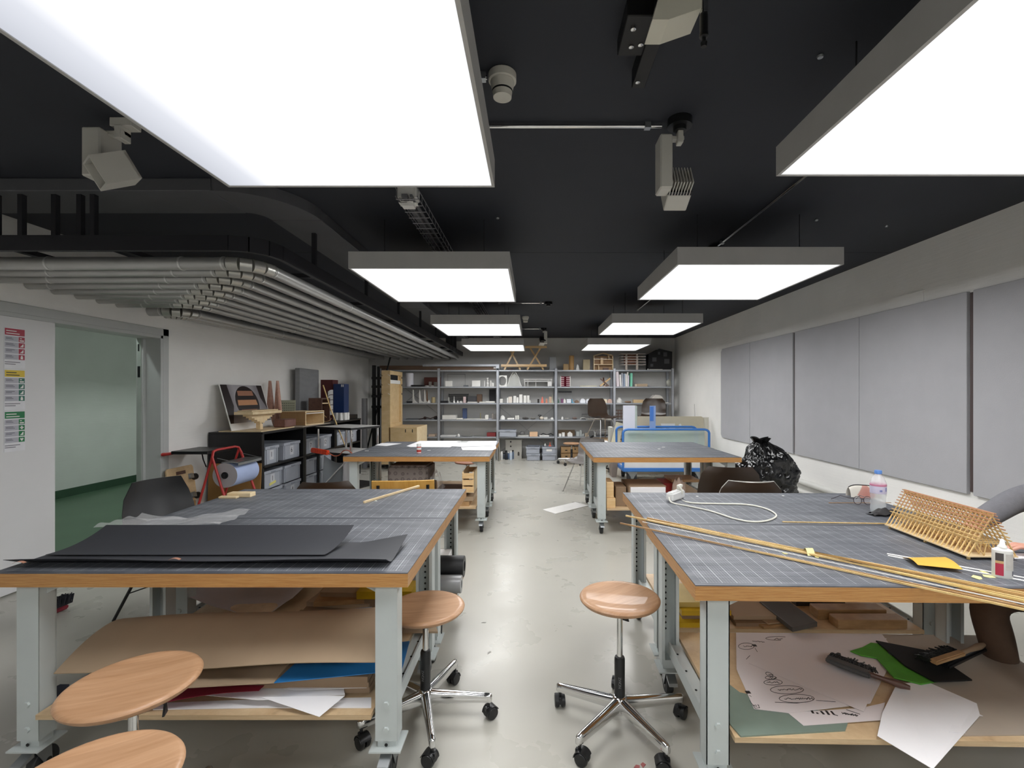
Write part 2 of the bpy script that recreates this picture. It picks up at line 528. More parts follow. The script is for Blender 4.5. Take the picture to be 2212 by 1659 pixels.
rack0_m = mat('dark_rod', '3a3a3d', .4, .5, 0)
def make_lamp():
    t = thing('panel_light', 'x', 'ceiling light', (0, 0, LZ), local=True)
    h = MB()
    for a in ((-LW / 2, LW / 2, -LD / 2, -LD / 2 + .012), (-LW / 2, LW / 2, LD / 2 - .012, LD / 2),
              (-LW / 2, -LW / 2 + .012, -LD / 2 + .012, LD / 2 - .012), (LW / 2 - .012, LW / 2, -LD / 2 + .012, LD / 2 - .012)):
        h.box(*a, 0, LT)
    h.box(-LW / 2 + .012, LW / 2 - .012, -LD / 2 + .012, LD / 2 - .012, LT - .01, LT)
    h.done('housing', lamp_house, t)
    MB().box(-LW / 2 + .012, LW / 2 - .012, -LD / 2 + .012, LD / 2 - .012, .003, .006).done('diffuser', dif_m, t)
    for x in (-.36, .36):
        for y in (-.42, .42):
            MB().cyl((x, y, LT), (x, y, ZC - LZ), .003, 6).done('suspension_rod', rack0_m, t)
    return t
lamp0 = make_lamp()
side = {0: 'left', 1: 'right'}
YL = [-1.80, .77, 3.245, 5.85, 8.39]
nm = ['', 'nearest', 'second', 'third', 'farthest']
for s in (0, 1):
    for i, y in enumerate(YL):
        lab = ('square light panel in the %s row, %s' % (side[s], ['hanging behind the camera', 'big nearest one at top of photo',
               'second along the row', 'third along the row', 'the last one before the back wall'][i]))
        loc = (-.714 if s == 0 else 1.518, y + LD / 2 - (.10 if s else 0), LZ)
        o = lamp0 if (s == 0 and i == 0) else dup(lamp0)
        o.location = loc
        o['label'] = lab
        o['group'] = 'panel lights in two rows under the dark ceiling'
        if s == 0 and i == 1:
            for c in o.children:
                if c.name.startswith('diffuser'):
                    c.data = c.data.copy()
                    c.data.materials[0] = dif1_m

# ------------------------------------------------------------------ pipes, rack, duct, tray under the ceiling
pipe_m = mat('grey_pipe_jacket', 'b4b4b2', .34, .55, .05, 6, .05, 30, (1, 1, 1))
elb_m = mat('bright_elbow_segment', 'c6c5bf', .3, .6, .04)
band_m = mat('pipe_band', 'd5d5d3', .3, .6, .02)
PZ = 2.245
px = [-1.72 - .19 * i for i in range(8)] + [-3.42, -3.62]
py = [2.925 + .189 * i for i in range(8)] + [4.60, 4.80]
pr = [.040] + [.034] * 7 + [.052, .044]
words = ['outermost', 'second', 'third', 'fourth', 'fifth', 'sixth', 'seventh', 'eighth', 'ninth, thicker', 'innermost']
for i in range(10):
    x, y, r = px[i], py[i], pr[i]
    rb = .17 if i < 9 else .09
    t = thing('insulated_pipe', '%s grey jacketed pipe in the bent bundle under the ceiling%s' % (words[i], ', hugging the left wall' if i == 9 else ''),
              'pipe', (x, y, PZ), group='insulated pipes under the ceiling')
    xe = XL - .06
    MB().cyl((xe, y, PZ), (x - rb, y, PZ), r, 16).done('pipe_run', pipe_m, t, smooth=40)
    MB().cyl((x, y + rb, PZ), (x, YB + .02, PZ), r, 16).done('pipe_run', pipe_m, t, smooth=40)
    pts = [(x - rb + rb * math.sin(a), y + rb - rb * math.cos(a), PZ) for a in [R(q) for q in (0, 22.5, 45, 67.5, 90)]]
    for a, b in zip(pts, pts[1:]):
        MB().cyl(a, b, r + .002, 16).done('elbow_segment', elb_m, t, smooth=40)
    for q in [x - rb - .02, x - rb - .28, x - rb - 1.1]:
        if q > XL + .05: MB().cyl((q - .006, y, PZ), (q + .006, y, PZ), r + .003, 16).done('pipe_band', band_m, t, smooth=40)
    for q in (y + rb + .02, y + rb + 1.3 + .04 * i, 6.6 + .1 * i, 7.5 + .1 * i, 8.6 + .1 * i):
        MB().cyl((x, q - .006, PZ), (x, q + .006, PZ), r + .003, 16).done('pipe_band', band_m, t, smooth=40)
rack_m = mat('dark_rack_steel', '2c2c31', .5, .3, .05)
t = thing('pipe_rack', 'dark steel hanger rack carrying the bundle of grey pipes', 'pipe rack', (-2, 4, PZ))
o1 = [(XL, 2.80), (-1.80, 2.80)] + [(-1.80 + .2 * math.sin(R(a)), 3.0 - .2 * math.cos(R(a))) for a in (30, 60, 90)] + [(-1.60, YB)]
rl = MB()
for a, b in zip(o1, o1[1:]): rl.bar((a[0], a[1], PZ + .085), (b[0], b[1], PZ + .085), .03, .09)
rl.done('edge_rail', rack_m, t)
for q in (3.5, 4.6, 5.7, 6.8, 7.9, 9.0, 9.75):
    MB().box(-3.70, -1.6, q, q + .04, PZ + .055, PZ + .085).done('cross_bar', rack_m, t)
for q in (-3.15, -2.5):
    MB().box(q, q + .04, 2.8, 4.8, PZ + .055, PZ + .085).done('cross_bar', rack_m, t)
for (x, y) in [(-3.2, 2.82), (-3.05, 2.82), (-2.85, 2.82), (-2.7, 2.82), (-2.62, 2.82), (-1.62, 3.5), (-1.62, 4.6), (-1.62, 5.7), (-1.62, 6.8), (-1.62, 7.9), (-2.7, 4.6), (-2.7, 5.7), (-2.7, 6.8), (-2.7, 7.9)]:
    MB().box(x - .014, x + .014, y - .014, y + .014, PZ + .06, ZC).done('hanger', rack_m, t)
for y in (9.0, 9.35, 9.75):
    MB().box(-1.66, -1.58, y, y + .02, PZ + .05, ZC).done('hanger', rack_m, t)
t = thing('air_duct', 'flat dark grey duct bending along the ceiling above the pipes', 'duct', (-1.9, 3.2, 2.6))
duct_m = mat('dark_duct_paint', '56575b', .55, 0, .04)
dz = ZC - .075
MB().box(XL - .05, -1.885, 2.76, 3.11, dz, ZC).done('duct_section', duct_m, t, bevel=.004)
MB().box(-1.79, -1.45, 3.235, 6.6, dz, ZC).done('duct_section', duct_m, t, bevel=.004)
MB().box(-1.79, -1.45, 6.61, YB, dz, ZC).done('duct_section', duct_m, t, bevel=.004)
cx_, cy_ = -1.88, 3.23
oa = [(cx_ + .43 * math.sin(R(a)), cy_ - .47 * math.cos(R(a))) for a in range(0, 91, 9)]
ib = [(cx_ + .095 * math.sin(R(a)), cy_ - .125 * math.cos(R(a))) for a in range(90, -1, -15)]
MB().prism(oa + ib, ZC - dz - .002, TR((0, 0, dz + .002))).done('duct_elbow', duct_m, t)
t = thing('cable_tray', 'wire basket cable tray running along the ceiling above the left lights', 'cable tray', (-.75, 5, 2.62))
wire_m = mat('zinc_wire', '97979a', .4, .7, .05)
ct = MB()
for x, z in ((-.815, 2.66), (-.815, 2.61), (-.79, 2.60), (-.75, 2.60), (-.71, 2.60), (-.685, 2.61), (-.685, 2.66)):
    ct.cyl((x, 2.8, z), (x, 10.6, z), .003, 5)
ct.done('tray_wire', wire_m, t, kind='stuff')
hp = MB()
y = 2.82
while y < 10.6:
    hp.tube([(-.815, y, 2.665), (-.815, y, 2.60), (-.685, y, 2.60), (-.685, y, 2.665)], .003, 5)
    y += .1
hp.done('tray_hoops', wire_m, t, kind='stuff')
MB().box(-.78, -.745, 2.8, 10.6, 2.606, 2.625).box(-.73, -.715, 2.8, 10.6, 2.606, 2.622).done('cables', mat('grey_cable', '6d6d70', .5), t)
t = thing('junction_box', 'white plastic junction box at the near end of the wire cable tray', 'junction box', (-.76, 2.88, 2.6))
MB().box(-.815, -.70, 2.83, 2.93, 2.61, 2.69).done('box_body', white_m, t, bevel=.01, segs=2)
MB().box(-.812, -.703, 2.832, 2.928, 2.575, 2.612).done('box_cover', white_m, t, bevel=.02, segs=2)
# conduits on the ceiling
def conduit(p0, p1, label):
    t = thing('conduit_pipe', label, 'conduit', p0)
    MB().cyl(p0, p1, .009, 10).done('tube', chrome_m, t, smooth=40)
    a, b = V(p0), V(p1)
    cl = MB()
    for k in (.06, .94):
        q = a + (b - a) * k
        cl.box(q.x - .014, q.x + .014, q.y - .014, q.y + .014, q.z - .012, ZC)
    cl.done('clips', steel_m, t)
zc = ZC - .015
conduit((-.5, 2.20, zc), (.60, 2.20, zc), 'long shiny conduit crossing from the first left light to the spotlight')
conduit((-.5, 1.86, zc), (-.18, 1.86, zc), 'short conduit ending at the round smoke detector beside the first light')
conduit((1.56, 1.9, zc), (1.56, 4.02, zc), 'conduit running from the first right light to the second right light')
conduit((-.5, 6.50, zc), (.15, 6.50, zc), 'conduit with a black end box to the side of the second left light')
conduit((-.5, 9.10, zc), (.17, 9.10, zc), 'far conduit leading to the small spotlight near the back wall')
conduit((1.56, 6.0, zc), (1.56, 7.1, zc), 'conduit above the gap between the second and third right lights')
def rose(x, y, label):
    t = thing('ceiling_socket', label, 'socket', (x, y, ZC - .04))
    MB().cyl((x, y, ZC - .035), (x, y, ZC), .055, 20).done('socket_body', black_m, t, smooth=40)
    MB().cyl((x, y, ZC - .055), (x, y, ZC - .035), .03, 14).done('socket_ring', black_m, t, smooth=40)
rose(.675, 2.17, 'round black ceiling socket above the spotlight with cooling fins')
rose(.215, 6.50, 'small black ceiling socket with no lamp beside the second left light')
rose(.21, 9.10, 'black ceiling socket above the farthest spotlight')
rose(1.56, 4.06, 'black ceiling socket half hidden above the second right light')
def smoke(x, y, label):
    t = thing('smoke_detector', label, 'smoke detector', (x, y, ZC - .1))
    det_m = mat('detector_plastic', 'cfccc2', .45, 0, .02)
    MB().cyl((x, y, ZC - .035), (x, y, ZC), .055, 28).done('base_ring', det_m, t, smooth=40, bevel=.004)
    MB().lathe([(.0, -.095), (.036, -.095), (.038, -.08), (.040, -.07), (.048, -.036)], 28, TR((x, y, ZC))).done('sensor_head', det_m, t, smooth=35)
    MB().cyl((x, y, ZC - .074), (x, y, ZC - .068), .0405, 28).done('vent_slot', dark_m, t)
smoke(-.12, 1.86, 'round cream smoke detector on the ceiling beside the first left light')
smoke(-.12, 7.72, 'distant smoke detector on the ceiling beside the third left light')
# spotlights
spot_m = mat('off_white_spotlight', 'c9c7c0', .4, 0, .02)
t = thing('spotlight', 'spotlight with black cooling fins hanging below the round black socket', 'spotlight', (.61, 2.2, 2.4))
MB().box(.582, .638, 2.15, 2.25, 2.378, 2.626).done('driver_box', spot_m, t, bevel=.006)
MB().box(.638, .70, 2.18, 2.21, 2.612, 2.632).box(.665, .69, 2.16, 2.2, 2.59, 2.65).done('adapter', spot_m, t, bevel=.003)
Th = TR((.69, 2.27, 2.40), R(-28))
MB().box(-.055, .055, -.03, .06, -.05, .05, Th).done('lamp_head', spot_m, t, bevel=.004)
for k in range(8):
    MB().box(-.052 + k * .0135, -.0485 + k * .0135, -.105, -.03, -.05, .05, Th).done('cooling_fin', spot_m, t)
MB().box(-.054, .054, -.05, -.031, -.049, .049, Th).done('heat_sink', black_m, t)
t = thing('spotlight', 'spotlight with open square face beside the first left light', 'spotlight', (-1.97, 2.15, 2.4))
MB().box(-2.03, -1.945, 2.12, 2.24, 2.42, 2.64).done('driver_box', spot_m, t, bevel=.006)
MB().box(-1.96, -1.87, 2.16, 2.2, 2.625, 2.645).box(-1.9, -1.87, 2.14, 2.2, 2.6, 2.66).done('adapter', spot_m, t, bevel=.003)
MB().box(-1.93, -1.83, 2.15, 2.21, 2.66, 2.70).done('ceiling_mount', spot_m, t, bevel=.003)
Th = TR((-1.885, 2.12, 2.44), R(30), 0, R(-38))
hd = MB()
for a in ((-.06, .06, -.07, .07, .052, .06), (-.06, .06, -.07, .07, -.06, -.052), (-.06, -.052, -.07, .07, -.052, .052), (.052, .06, -.07, .07, -.052, .052), (-.06, .06, .06, .07, -.052, .052)):
    hd.box(*a, Th)
hd.done('lamp_head', spot_m, t)
MB().lathe([(.012, .055), (.03, .03), (.05, -.03)], 20, Th @ TR((0, 0, 0), R(90))).done('reflector', chrome_m, t, smooth=50)
t = thing('spotlight', 'small distant spotlight below the ceiling near the back wall', 'spotlight', (.25, 9.1, 2.4))
MB().box(.214, .277, 9.05, 9.15, 2.40, 2.635).done('driver_box', spot_m, t, bevel=.006)
MB().box(.19, .24, 9.08, 9.11, 2.61, 2.65).done('adapter', spot_m, t)
Th = TR((.17, 9.12, 2.44), R(-35), 0, R(20))
MB().box(-.055, .055, -.03, .06, -.05, .05, Th).done('lamp_head', spot_m, t, bevel=.004)
MB().box(-.05, .05, -.09, -.03, -.048, .048, Th).done('heat_sink', black_m, t)
# projector mount near the top of the picture
t = thing('projector_mount', 'black ceiling bracket with white cover plate and hanging connector', 'bracket', (.42, 1.5, 2.5))
MB().box(.385, .435, 1.15, 1.84, 2.63, ZC).done('rail', blackmetal_m, t, bevel=.002)
MB().box(.30, .39, 1.5, 1.68, 2.64, ZC).done('side_plate', blackmetal_m, t, bevel=.003)
Tv = MX.Translation(V((0, 1.49, 0))) @ MX.Rotation(R(90), 4, 'X')
MB().prism([(.352, 2.541), (.400, 2.541), (.497, 2.575), (.497, 2.69), (.395, 2.69)], .10, Tv).done('cover_plate', mat('cream_cover', 'cdcabc', .5, 0, .02), t)
MB().cyl((.507, 1.40, 2.565), (.507, 1.40, 2.69), .011, 14).done('steel_tube', chrome_m, t, smooth=40)
MB().lathe([(.008, 2.468), (.010, 2.48), (.006, 2.485), (.006, 2.495), (.013, 2.497), (.013, 2.507), (.012, 2.51), (.012, 2.56), (.009, 2.565)], 16, TR((.507, 1.40, 0))).done('connector', black_m, t, smooth=35)
for q in ((.33, 1.55), (.37, 1.62), (.34, 1.63), (.40, 1.80), (.455, 1.56), (.455, 1.60), (.395, 1.4)):
    MB().lathe([(.004, -.008), (.009, -.006), (.009, 0)], 12, TR((q[0], q[1], 2.64 if q[0] < .39 else (2.63 if q[0] < .44 else ZC)))).done('bolt', chrome_m, t, smooth=40)
for (u, v, lab) in ((1075, 470, 'small screw eye in the ceiling between the first and second lights'), (1772, 119, 'tiny ceiling hook beside the first right light'),
                    (1764, 474, 'little screw head in the ceiling above the second right light'), (1915, 487, 'farther right screw head in the ceiling near the wall')):
    p = P(u, v, F * (ZC - HC) / (CY - v))
    MB().lathe([(.004, -.012), (.010, -.010), (.012, -.003), (.006, 0)], 10, TR((p.x, p.y, ZC))).one('ceiling_hook', lab, 'hook', steel_m, smooth=40)

# ------------------------------------------------------------------ pin boards, pipes and signs on the walls
pin_m = mat('grey_felt_board', 'b0b0b4', .85, 0, .03, 4, .25, 160)
edges = [(8.02, 6.955), (6.945, 5.80), (5.755, 4.625), (4.618, 3.475), (3.425, 2.28), (2.27, 1.13)]
lb = ['farthest grey pin board by the room corner', 'second grey pin board, above the black refuse sack', 'third grey pin board from the far corner',
      'fourth grey pin board, behind the water bottle', 'fifth grey pin board, right of the dark gap', 'nearest grey pin board beyond the frame edge']
for i, (a, b) in enumerate(edges):
    cr = .05 if i == 0 else .004
    pl = [(b, .70), (a - cr, .70), (a, .70 + cr), (a, 2.19 - cr), (a - cr, 2.19), (b, 2.19)]
    T = MX(((0, 0, -1, XR), (1, 0, 0, 0), (0, 1, 0, 0), (0, 0, 0, 1)))
    MB().prism(pl, .028, T).one('pin_board', lb[i] + ' on the right wall', 'pin board', pin_m, 'pin boards along the right wall', bevel=.003)
for (y) in (5.778, 3.45):
    MB().box(XR - .012, XR - .001, y - .013, y + .013, .72, 2.18).one('board_joint_strip', 'dark brown strip in the gap between grey pin boards%s' % (' nearest the water bottle' if y < 4 else ' above the black sack'), 'batten', mat('brown_gap_strip', '4d4140', .6))  # dark strip filling the wide gap between two boards
rd_m = mat('white_heating_pipe', 'dcdbd6', .35, 0, .02)
for z, x, w in ((.40, XR - .05, 'upper'), (.285, XR - .06, 'lower')):
    t = thing('heating_pipe', '%s white heating pipe along the right wall behind the benches' % w, 'pipe', (x, 3, z))
    MB().cyl((x, -1, z), (x, 6.9, z), .034, 14).done('tube', rd_m, t, smooth=40)
    br = MB()
    for y in (.2, 2.4, 4.6, 6.6): br.box(x - .01, XR, y, y + .03, z - .05, z - .02)
    br.done('brackets', rd_m, t)
MB().box(XR - .006, XR, 3.88, 4.14, 2.29, 2.295).box(XR - .006, XR, 3.885, 3.89, 2.2, 2.295).one('wall_plate_edge', 'thin raised edge of a painted wall plate above the pin boards', 'wall plate', wall_m)
# safety signs on the fixed white door leaf
def signs():
    x = XL + .0005
    cols = [('a5243d', 'red'), ('e0c23a', 'yellow'), ('1f7a4a', 'green')]
    icon = [['a5243d'] * 4, ['2f6f5f'] * 4, ['1f7a4a'] * 4]
    z = 1.905
    for i, (c, nme) in enumerate(cols):
        t = thing('safety_sign', 'white instruction sign with %s header on the white door leaf' % nme, 'sign', (x, 3.4, z - .3), group='safety signs stacked on the door leaf')
        y0, y1 = 3.335, 3.465
        MB().box(x - .003, x, y0 - .004, y1 + .004, z - .285, z + .006).done('sign_plate', mat('sign_white', 'e0e0e4', .4), t)
        MB().box(x, x + .001, y0, y1, z - .048, z).done('header', mat('sign_' + nme, c, .4, 0, 0), t)
        for k in range(2):
            MB().box(x + .001, x + .0016, y0 + .008, y0 + .075 + .02 * k, z - .020 - .018 * k, z - .014 - .018 * k).done('text_line', white_m if i != 1 else mat('sign_dark', '3a3a32', .5), t)
        for k in range(4):
            zz = z - .056 - .043 * k
            MB().box(x, x + .001, y0, y1 - .043, zz - .036, zz).done('row', mat('sign_grey', 'b3b3bd', .5, 0, 0), t)
            pc = MB().box(x, x + .001, y1 - .040, y1, zz - .036, zz).done('pictogram', mat('sign_ic' + icon[i][k], icon[i][k], .4, 0, 0), t)
            yc, zc2 = y1 - .020, zz - .018
            sh = MB()
            if i == 2 and k == 1: sh.box(x + .001, x + .0016, yc - .004, yc + .004, zc2 - .012, zc2 + .012).box(x + .001, x + .0016, yc - .012, yc + .012, zc2 - .004, zc2 + .004)
            elif i == 2 and k == 3: sh.prism([(-.012, .004), (0, -.013), (.012, .004), (.007, .011), (0, .006), (-.007, .011)], .0006, MX(((0, 0, 1, x + .001), (1, 0, 0, yc), (0, 1, 0, zc2), (0, 0, 0, 1))))
            elif k == 0: sh.box(x + .001, x + .0016, yc - .014, yc + .014, zc2 - .013, zc2 - .004).box(x + .001, x + .0016, yc - .012, yc, zc2 + .004, zc2 + .010)
            elif k == 3: sh.box(x + .001, x + .0016, yc - .008, yc + .008, zc2 - .013, zc2 + .006).box(x + .001, x + .0016, yc - .004, yc + .004, zc2 + .006, zc2 + .013)
            else: sh.prism([(-.013, -.012), (.010, -.012), (.012, .012), (.004, .008), (-.002, -.002)], .0006, MX(((0, 0, 1, x + .001), (1, 0, 0, yc), (0, 1, 0, zc2), (0, 0, 0, 1))))
            sh.done('symbol', white_m, pc)
            for q in range(2):
                MB().box(x + .001, x + .0014, y0 + .006, y0 + .045 + .018 * ((k + q) % 3) / 2, zz - .012 - .009 * q, zz - .008 - .009 * q).done('text_line', mat('sign_text', '6a6a72', .5, 0, 0), t)
        for k in range(2):
            MB().box(x, x + .0005, y0, y1 - .03 - .03 * k, z - .243 - .014 * k, z - .238 - .014 * k).done('text_line', mat('sign_text', '6a6a72', .5, 0, 0), t)
        z -= .298
signs()
# ------------------------------------------------------------------ rolling workbenches
BW, BD, BT = 1.5, .746, .794
def make_bench():
    t = thing('workbench', 'x', 'workbench', local=True)
    MB().box(-BW / 2, BW / 2, -BD / 2, BD / 2, .742, BT - .004).done('tabletop', ply_m, t, bevel=.0015)
    MB().box(-BW / 2 + .001, BW / 2 - .001, -BD / 2 + .001, BD / 2 - .001, BT - .004, BT).done('cutting_mat', mat_m, t, bevel=.001)
    for sx in (-1, 1):
        for sy in (-1, 1):
            x0, x1 = sx * .66 - .04, sx * .66 + .04
            yo, yi = sy * .335, sy * .270             # outer web face, inner flange ends
            lo, hi = min(yo, yi), max(yo, yi)
            wy = (yo - .004 * (sy > 0), yo + .004 * (sy < 0))
            m = MB()
            m.box(x0, x1, wy[0], wy[1], .16, .742)
            m.box(x0, x0 + .004, lo, hi, .16, .742).box(x1 - .004, x1, lo, hi, .16, .742)
            for xx in (x0, x1):
                s2 = 1 if xx == x0 else -1
                m.box(min(xx, xx + s2 * .014), max(xx, xx + s2 * .014), yi - .002, yi + .002, .16, .742)
            leg = m.done('leg', bench_m, t)
            MB().box(x0 + .006, x1 - .006, lo + .008, hi - .004, .136, .175).done('foot_insert', bench_m, leg)
            MB().box(sx * .66 - .058, sx * .66 + .058, sy * .30 - .056, sy * .30 + .056, .130, .136).done('base_plate', bench_m, leg, bevel=.002)
            h = MB()
            fy = wy[0] if sy > 0 else wy[1]
            for k in range(15):
                zz = .30 + k * .029
                a, b = (fy - .0012, fy + .0002) if sy > 0 else (fy - .0002, fy + .0012)
                h.cyl((sx * .66 - .008, a, zz), (sx * .66 - .008, b, zz), .0055, 8)
            h.done('hole_row', dark_m, leg, kind='stuff')
            for zz in (.296, .203):
                fy2 = yo
                MB().cyl((sx * .66, fy2 - .008 * (sy < 0), zz), (sx * .66, fy2 + .008 * (sy > 0), zz), .011, 6).done('bolt', bench_m, leg)
            MB().cyl((sx * .66, yo - .0008, .146), (sx * .66, yo + .0008, .146), .006, 10).done('plate_hole', dark_m, leg)
            g = [(0, 0), (-sx * .085, 0), (-sx * .045, -.028), (0, -.05)]
            MB().prism(g, .004, MX(((1, 0, 0, sx * .66 - sx * .04), (0, 0, -1, sy * .30), (0, 1, 0, .742), (0, 0, 0, 1)))).done('gusset', bench_m, leg)
            # caster with brake
            wx, wy2 = sx * .66, sy * .30 + .02
            cs = MB().cyl((wx, sy * .30, .118), (wx, sy * .30, .130), .03, 16)
            cs.hexa([(wx - .024, sy * .30 - .03, .112), (wx + .024, sy * .30 - .03, .112), (wx + .024, sy * .30 + .03, .112), (wx - .024, sy * .30 + .03, .112)],
                    [(wx - .022, sy * .30 - .024, .120), (wx + .022, sy * .30 - .024, .120), (wx + .022, sy * .30 + .024, .120), (wx - .022, sy * .30 + .024, .120)])
            for q in (-1, 1):
                X = wx + q * .022
                cs.hexa([(X - .0015, wy2 - .013, .045), (X + .0015, wy2 - .013, .045), (X + .0015, wy2 + .013, .045), (X - .0015, wy2 + .013, .045)],
                        [(X - .0015, sy * .30 - .03, .116), (X + .0015, sy * .30 - .03, .116), (X + .0015, sy * .30 + .03, .116), (X - .0015, sy * .30 + .03, .116)])
            cas = cs.done('caster', steel_m, t, bevel=.001)
            MB().lathe([(.028, -.016), (.047, -.016), (.050, -.011), (.050, .011), (.047, .016), (.028, .016)], 24, TR((wx, wy2, .050), 0, R(90))).done('wheel', rubber_m, cas, smooth=35)
            MB().cyl((wx - .024, wy2, .05), (wx + .024, wy2, .05), .012, 12).cyl((wx - .017, wy2, .05), (wx + .017, wy2, .05), .029, 16).done('hub', black_m, cas, smooth=35)
            MB().hexa([(wx - .02, sy * .30 - .03, .098), (wx + .02, sy * .30 - .03, .098), (wx + .02, sy * .30 - .03, .116), (wx - .02, sy * .30 - .03, .116)],
                      [(wx - .02, sy * .30 - .085, .086), (wx + .02, sy * .30 - .085, .086), (wx + .02, sy * .30 - .078, .098), (wx - .02, sy * .30 - .078, .098)]).done('brake_pedal', steel_m, cas, bevel=.002)
    for sx in (-1, 1):
        rl = MB().box(sx * .665 - .004, sx * .665 + .004, -.27, .27, .205, .265)
        a, b = sorted((sx * .665, sx * .615))
        rl.box(a, b, -.27, .27, .245, .251)
        ro = rl.done('side_rail', bench_m, t)
        sc = MB()
        for yy in (-.2, -.07, .06, .19): sc.cyl((sx * .65, yy, .2505), (sx * .65, yy, .253), .005, 8)
        sc.done('screws', dark_m, ro)
        MB().box(sx * .66 - .03, sx * .66 + .03, -.27, .27, .71, .742).done('top_rail', bench_m, t)
    MB().box(-.61, .61, -.355, .355, .252, .270).done('shelf', board_m, t, bevel=.001)
    return t
bench0 = make_bench()
BL = [  # centre x, centre y, turn in degrees, label
    (-1.20, 1.70 + BD / 2, 0, 'nearest left workbench, black paper and two wooden stools at its front'),
    (-1.20, 2.449 + BD / 2, 0, 'left workbench behind the nearest one, thin wooden stick lying on it'),
    (1.305, 1.575 + BD / 2, -1.2, 'nearest right workbench, bundle of wooden sticks lying across it'),
    (1.33, 2.324 + BD / 2, -1.0, 'right workbench with white power strip and cable lying on it'),
    (-1.195, 4.84 + BD / 2, 0, 'far left workbench with red glue stick standing on it'),
    (-1.205, 5.589 + BD / 2, 0, 'far left rear workbench covered with large white paper sheets'),
    (1.365, 4.78 + BD / 2, 0, 'far right workbench with bare grey mat before the blue trolley'),
    (1.375, 5.529 + BD / 2, 0, 'far right rear workbench just in front of the blue trolley')]
for i, (x, y, a, l) in enumerate(BL):
    b = bench0 if i == 0 else dup(bench0)
    b.location = (x, y, 0)
    b.rotation_euler = (0, 0, R(a))
    b['label'] = l
    b['group'] = 'rolling workbenches in two rows'

# ------------------------------------------------------------------ stools on castors
def make_stool():
    t = thing('swivel_stool', 'x', 'stool', local=True)
    r = .172
    pr = [(0, -.026), (.08, -.026), (r - .03, -.024), (r - .010, -.019), (r - .002, -.011), (r, -.004), (r - .004, .002), (r - .013, .0045), (r - .03, .002), (.08, -.003), (0, -.004)]
    MB().lathe(pr, 56, TR((0, 0, .56))).done('seat', seat_m, t, smooth=45)
    MB().cyl((0, 0, .26), (0, 0, .534), .0125, 18).done('column', chrome_m, t, smooth=40)
    MB().cyl((0, 0, .520), (0, 0, .535), .06, 20).done('seat_plate', blackmetal_m, t, smooth=40)
    lv = MB().bar((.02, -.035, .525), (.03, -.07, .455), .006, .006)
    lv.hexa([(.012, -.072, .428), (.052, -.072, .422), (.052, -.066, .422), (.012, -.066, .428)], [(.026, -.073, .458), (.036, -.073, .458), (.036, -.067, .458), (.026, -.067, .458)])
    lv.done('lever', black_m, t, bevel=.001)
    sl = MB().lathe([(.020, .125), (.0225, .13), (.0225, .296), (.020, .304), (.0126, .306)], 22).done('sleeve', black_m, t, smooth=40)
    MB().lathe([(.016, .062), (.03, .066), (.034, .078), (.034, .118), (.03, .132), (.022, .137)], 24).done('hub', chrome_m, t, smooth=50)
    for k in range(5):
        a = R(72 * k)
        T = MX.Rotation(a, 4, 'Z')
        m = MB()
        S = [(.02, .020, .078, .132), (.06, .019, .078, .128), (.26, .0135, .077, .114), (.285, .0130, .075, .112)]
        def ring(x, w, z0, z1): return [V((x, w * c, (z0 + z1) / 2 + (z1 - z0) / 2 * s)) for c, s in ((-.75, -1), (.75, -1), (1, -.5), (1, .45), (.6, .95), (0, 1.05), (-.6, .95), (-1, .45), (-1, -.5))]
        rr = [[m.bm.verts.new(T @ p) for p in ring(*q)] for q in S]
        e = [m.bm.verts.new(T @ V((.294, p.y * .6, .093 + (p.z - .093) * .75))) for p in ring(*S[-1])]
        rr.append(e)
        for A, B in zip(rr, rr[1:]):
            for j in range(9): m.bm.faces.new((A[j], A[(j + 1) % 9], B[(j + 1) % 9], B[j]))
        m.bm.faces.new(rr[0][::-1]); m.bm.faces.new(rr[-1])
        m.done('leg', chrome_m, t, smooth=60)
        c = T @ V((.278, 0, 0))
        b = R(72 * k + 40 + 65 * ((k * 7) % 5))
        Tc = MX.Translation(c) @ MX.Rotation(b, 4, 'Z')
        cas = MB().cyl(c + V((0, 0, .05)), c + V((0, 0, .078)), .007, 10).box(-.016, .018, -.008, .008, .028, .056, Tc).done('caster', black_m, t, smooth=40, bevel=.003)
        for q in (-1, 1):
            MB().lathe([(.008, -.010), (.024, -.010), (.0275, -.004), (.0275, .004), (.024, .0095), (.012, .0105)], 22, Tc @ TR((.012, q * .014, .0275), R(90 * -q))).done('wheel', black_m, cas, smooth=45)
        hd = MB()
        hp = [(.012 + .031 * math.cos(R(q)), .0275 + .031 * math.sin(R(q))) for q in range(20, 181, 16)]
        hq = [(.012 + .0285 * math.cos(R(q)), .0275 + .0285 * math.sin(R(q))) for q in range(180, 19, -16)]
        hd.prism(hp + hq, .044, Tc @ MX(((1, 0, 0, 0), (0, 0, -1, .022), (0, 1, 0, 0), (0, 0, 0, 1))))
        hd.done('hood', black_m, cas, smooth=40)
    return t
stool0 = make_stool()
def place_stool(x, y, h, rz, label, seat_rz=0, base_rz=0, first=False, seatm=None, dark=False):
    o = stool0 if first else dup(stool0)
    o.location = (x, y, 0)
    o.rotation_euler = (0, 0, R(base_rz))
    o['label'] = label
    for c in o.children:
        n = c.name.split('.')[0]
        if n in ('seat', 'column', 'lever', 'seat_plate'):
            c.location.z = h - .56
            c.rotation_euler.z = R(seat_rz - base_rz)
        if n == 'seat' and seatm:
            c.data = c.data.copy(); c.data.materials[0] = seatm
    return o
S1 = place_stool(.375, 2.04, .562, 0, 'wooden swivel stool at the corner of the nearest right workbench', 125, 10, True)
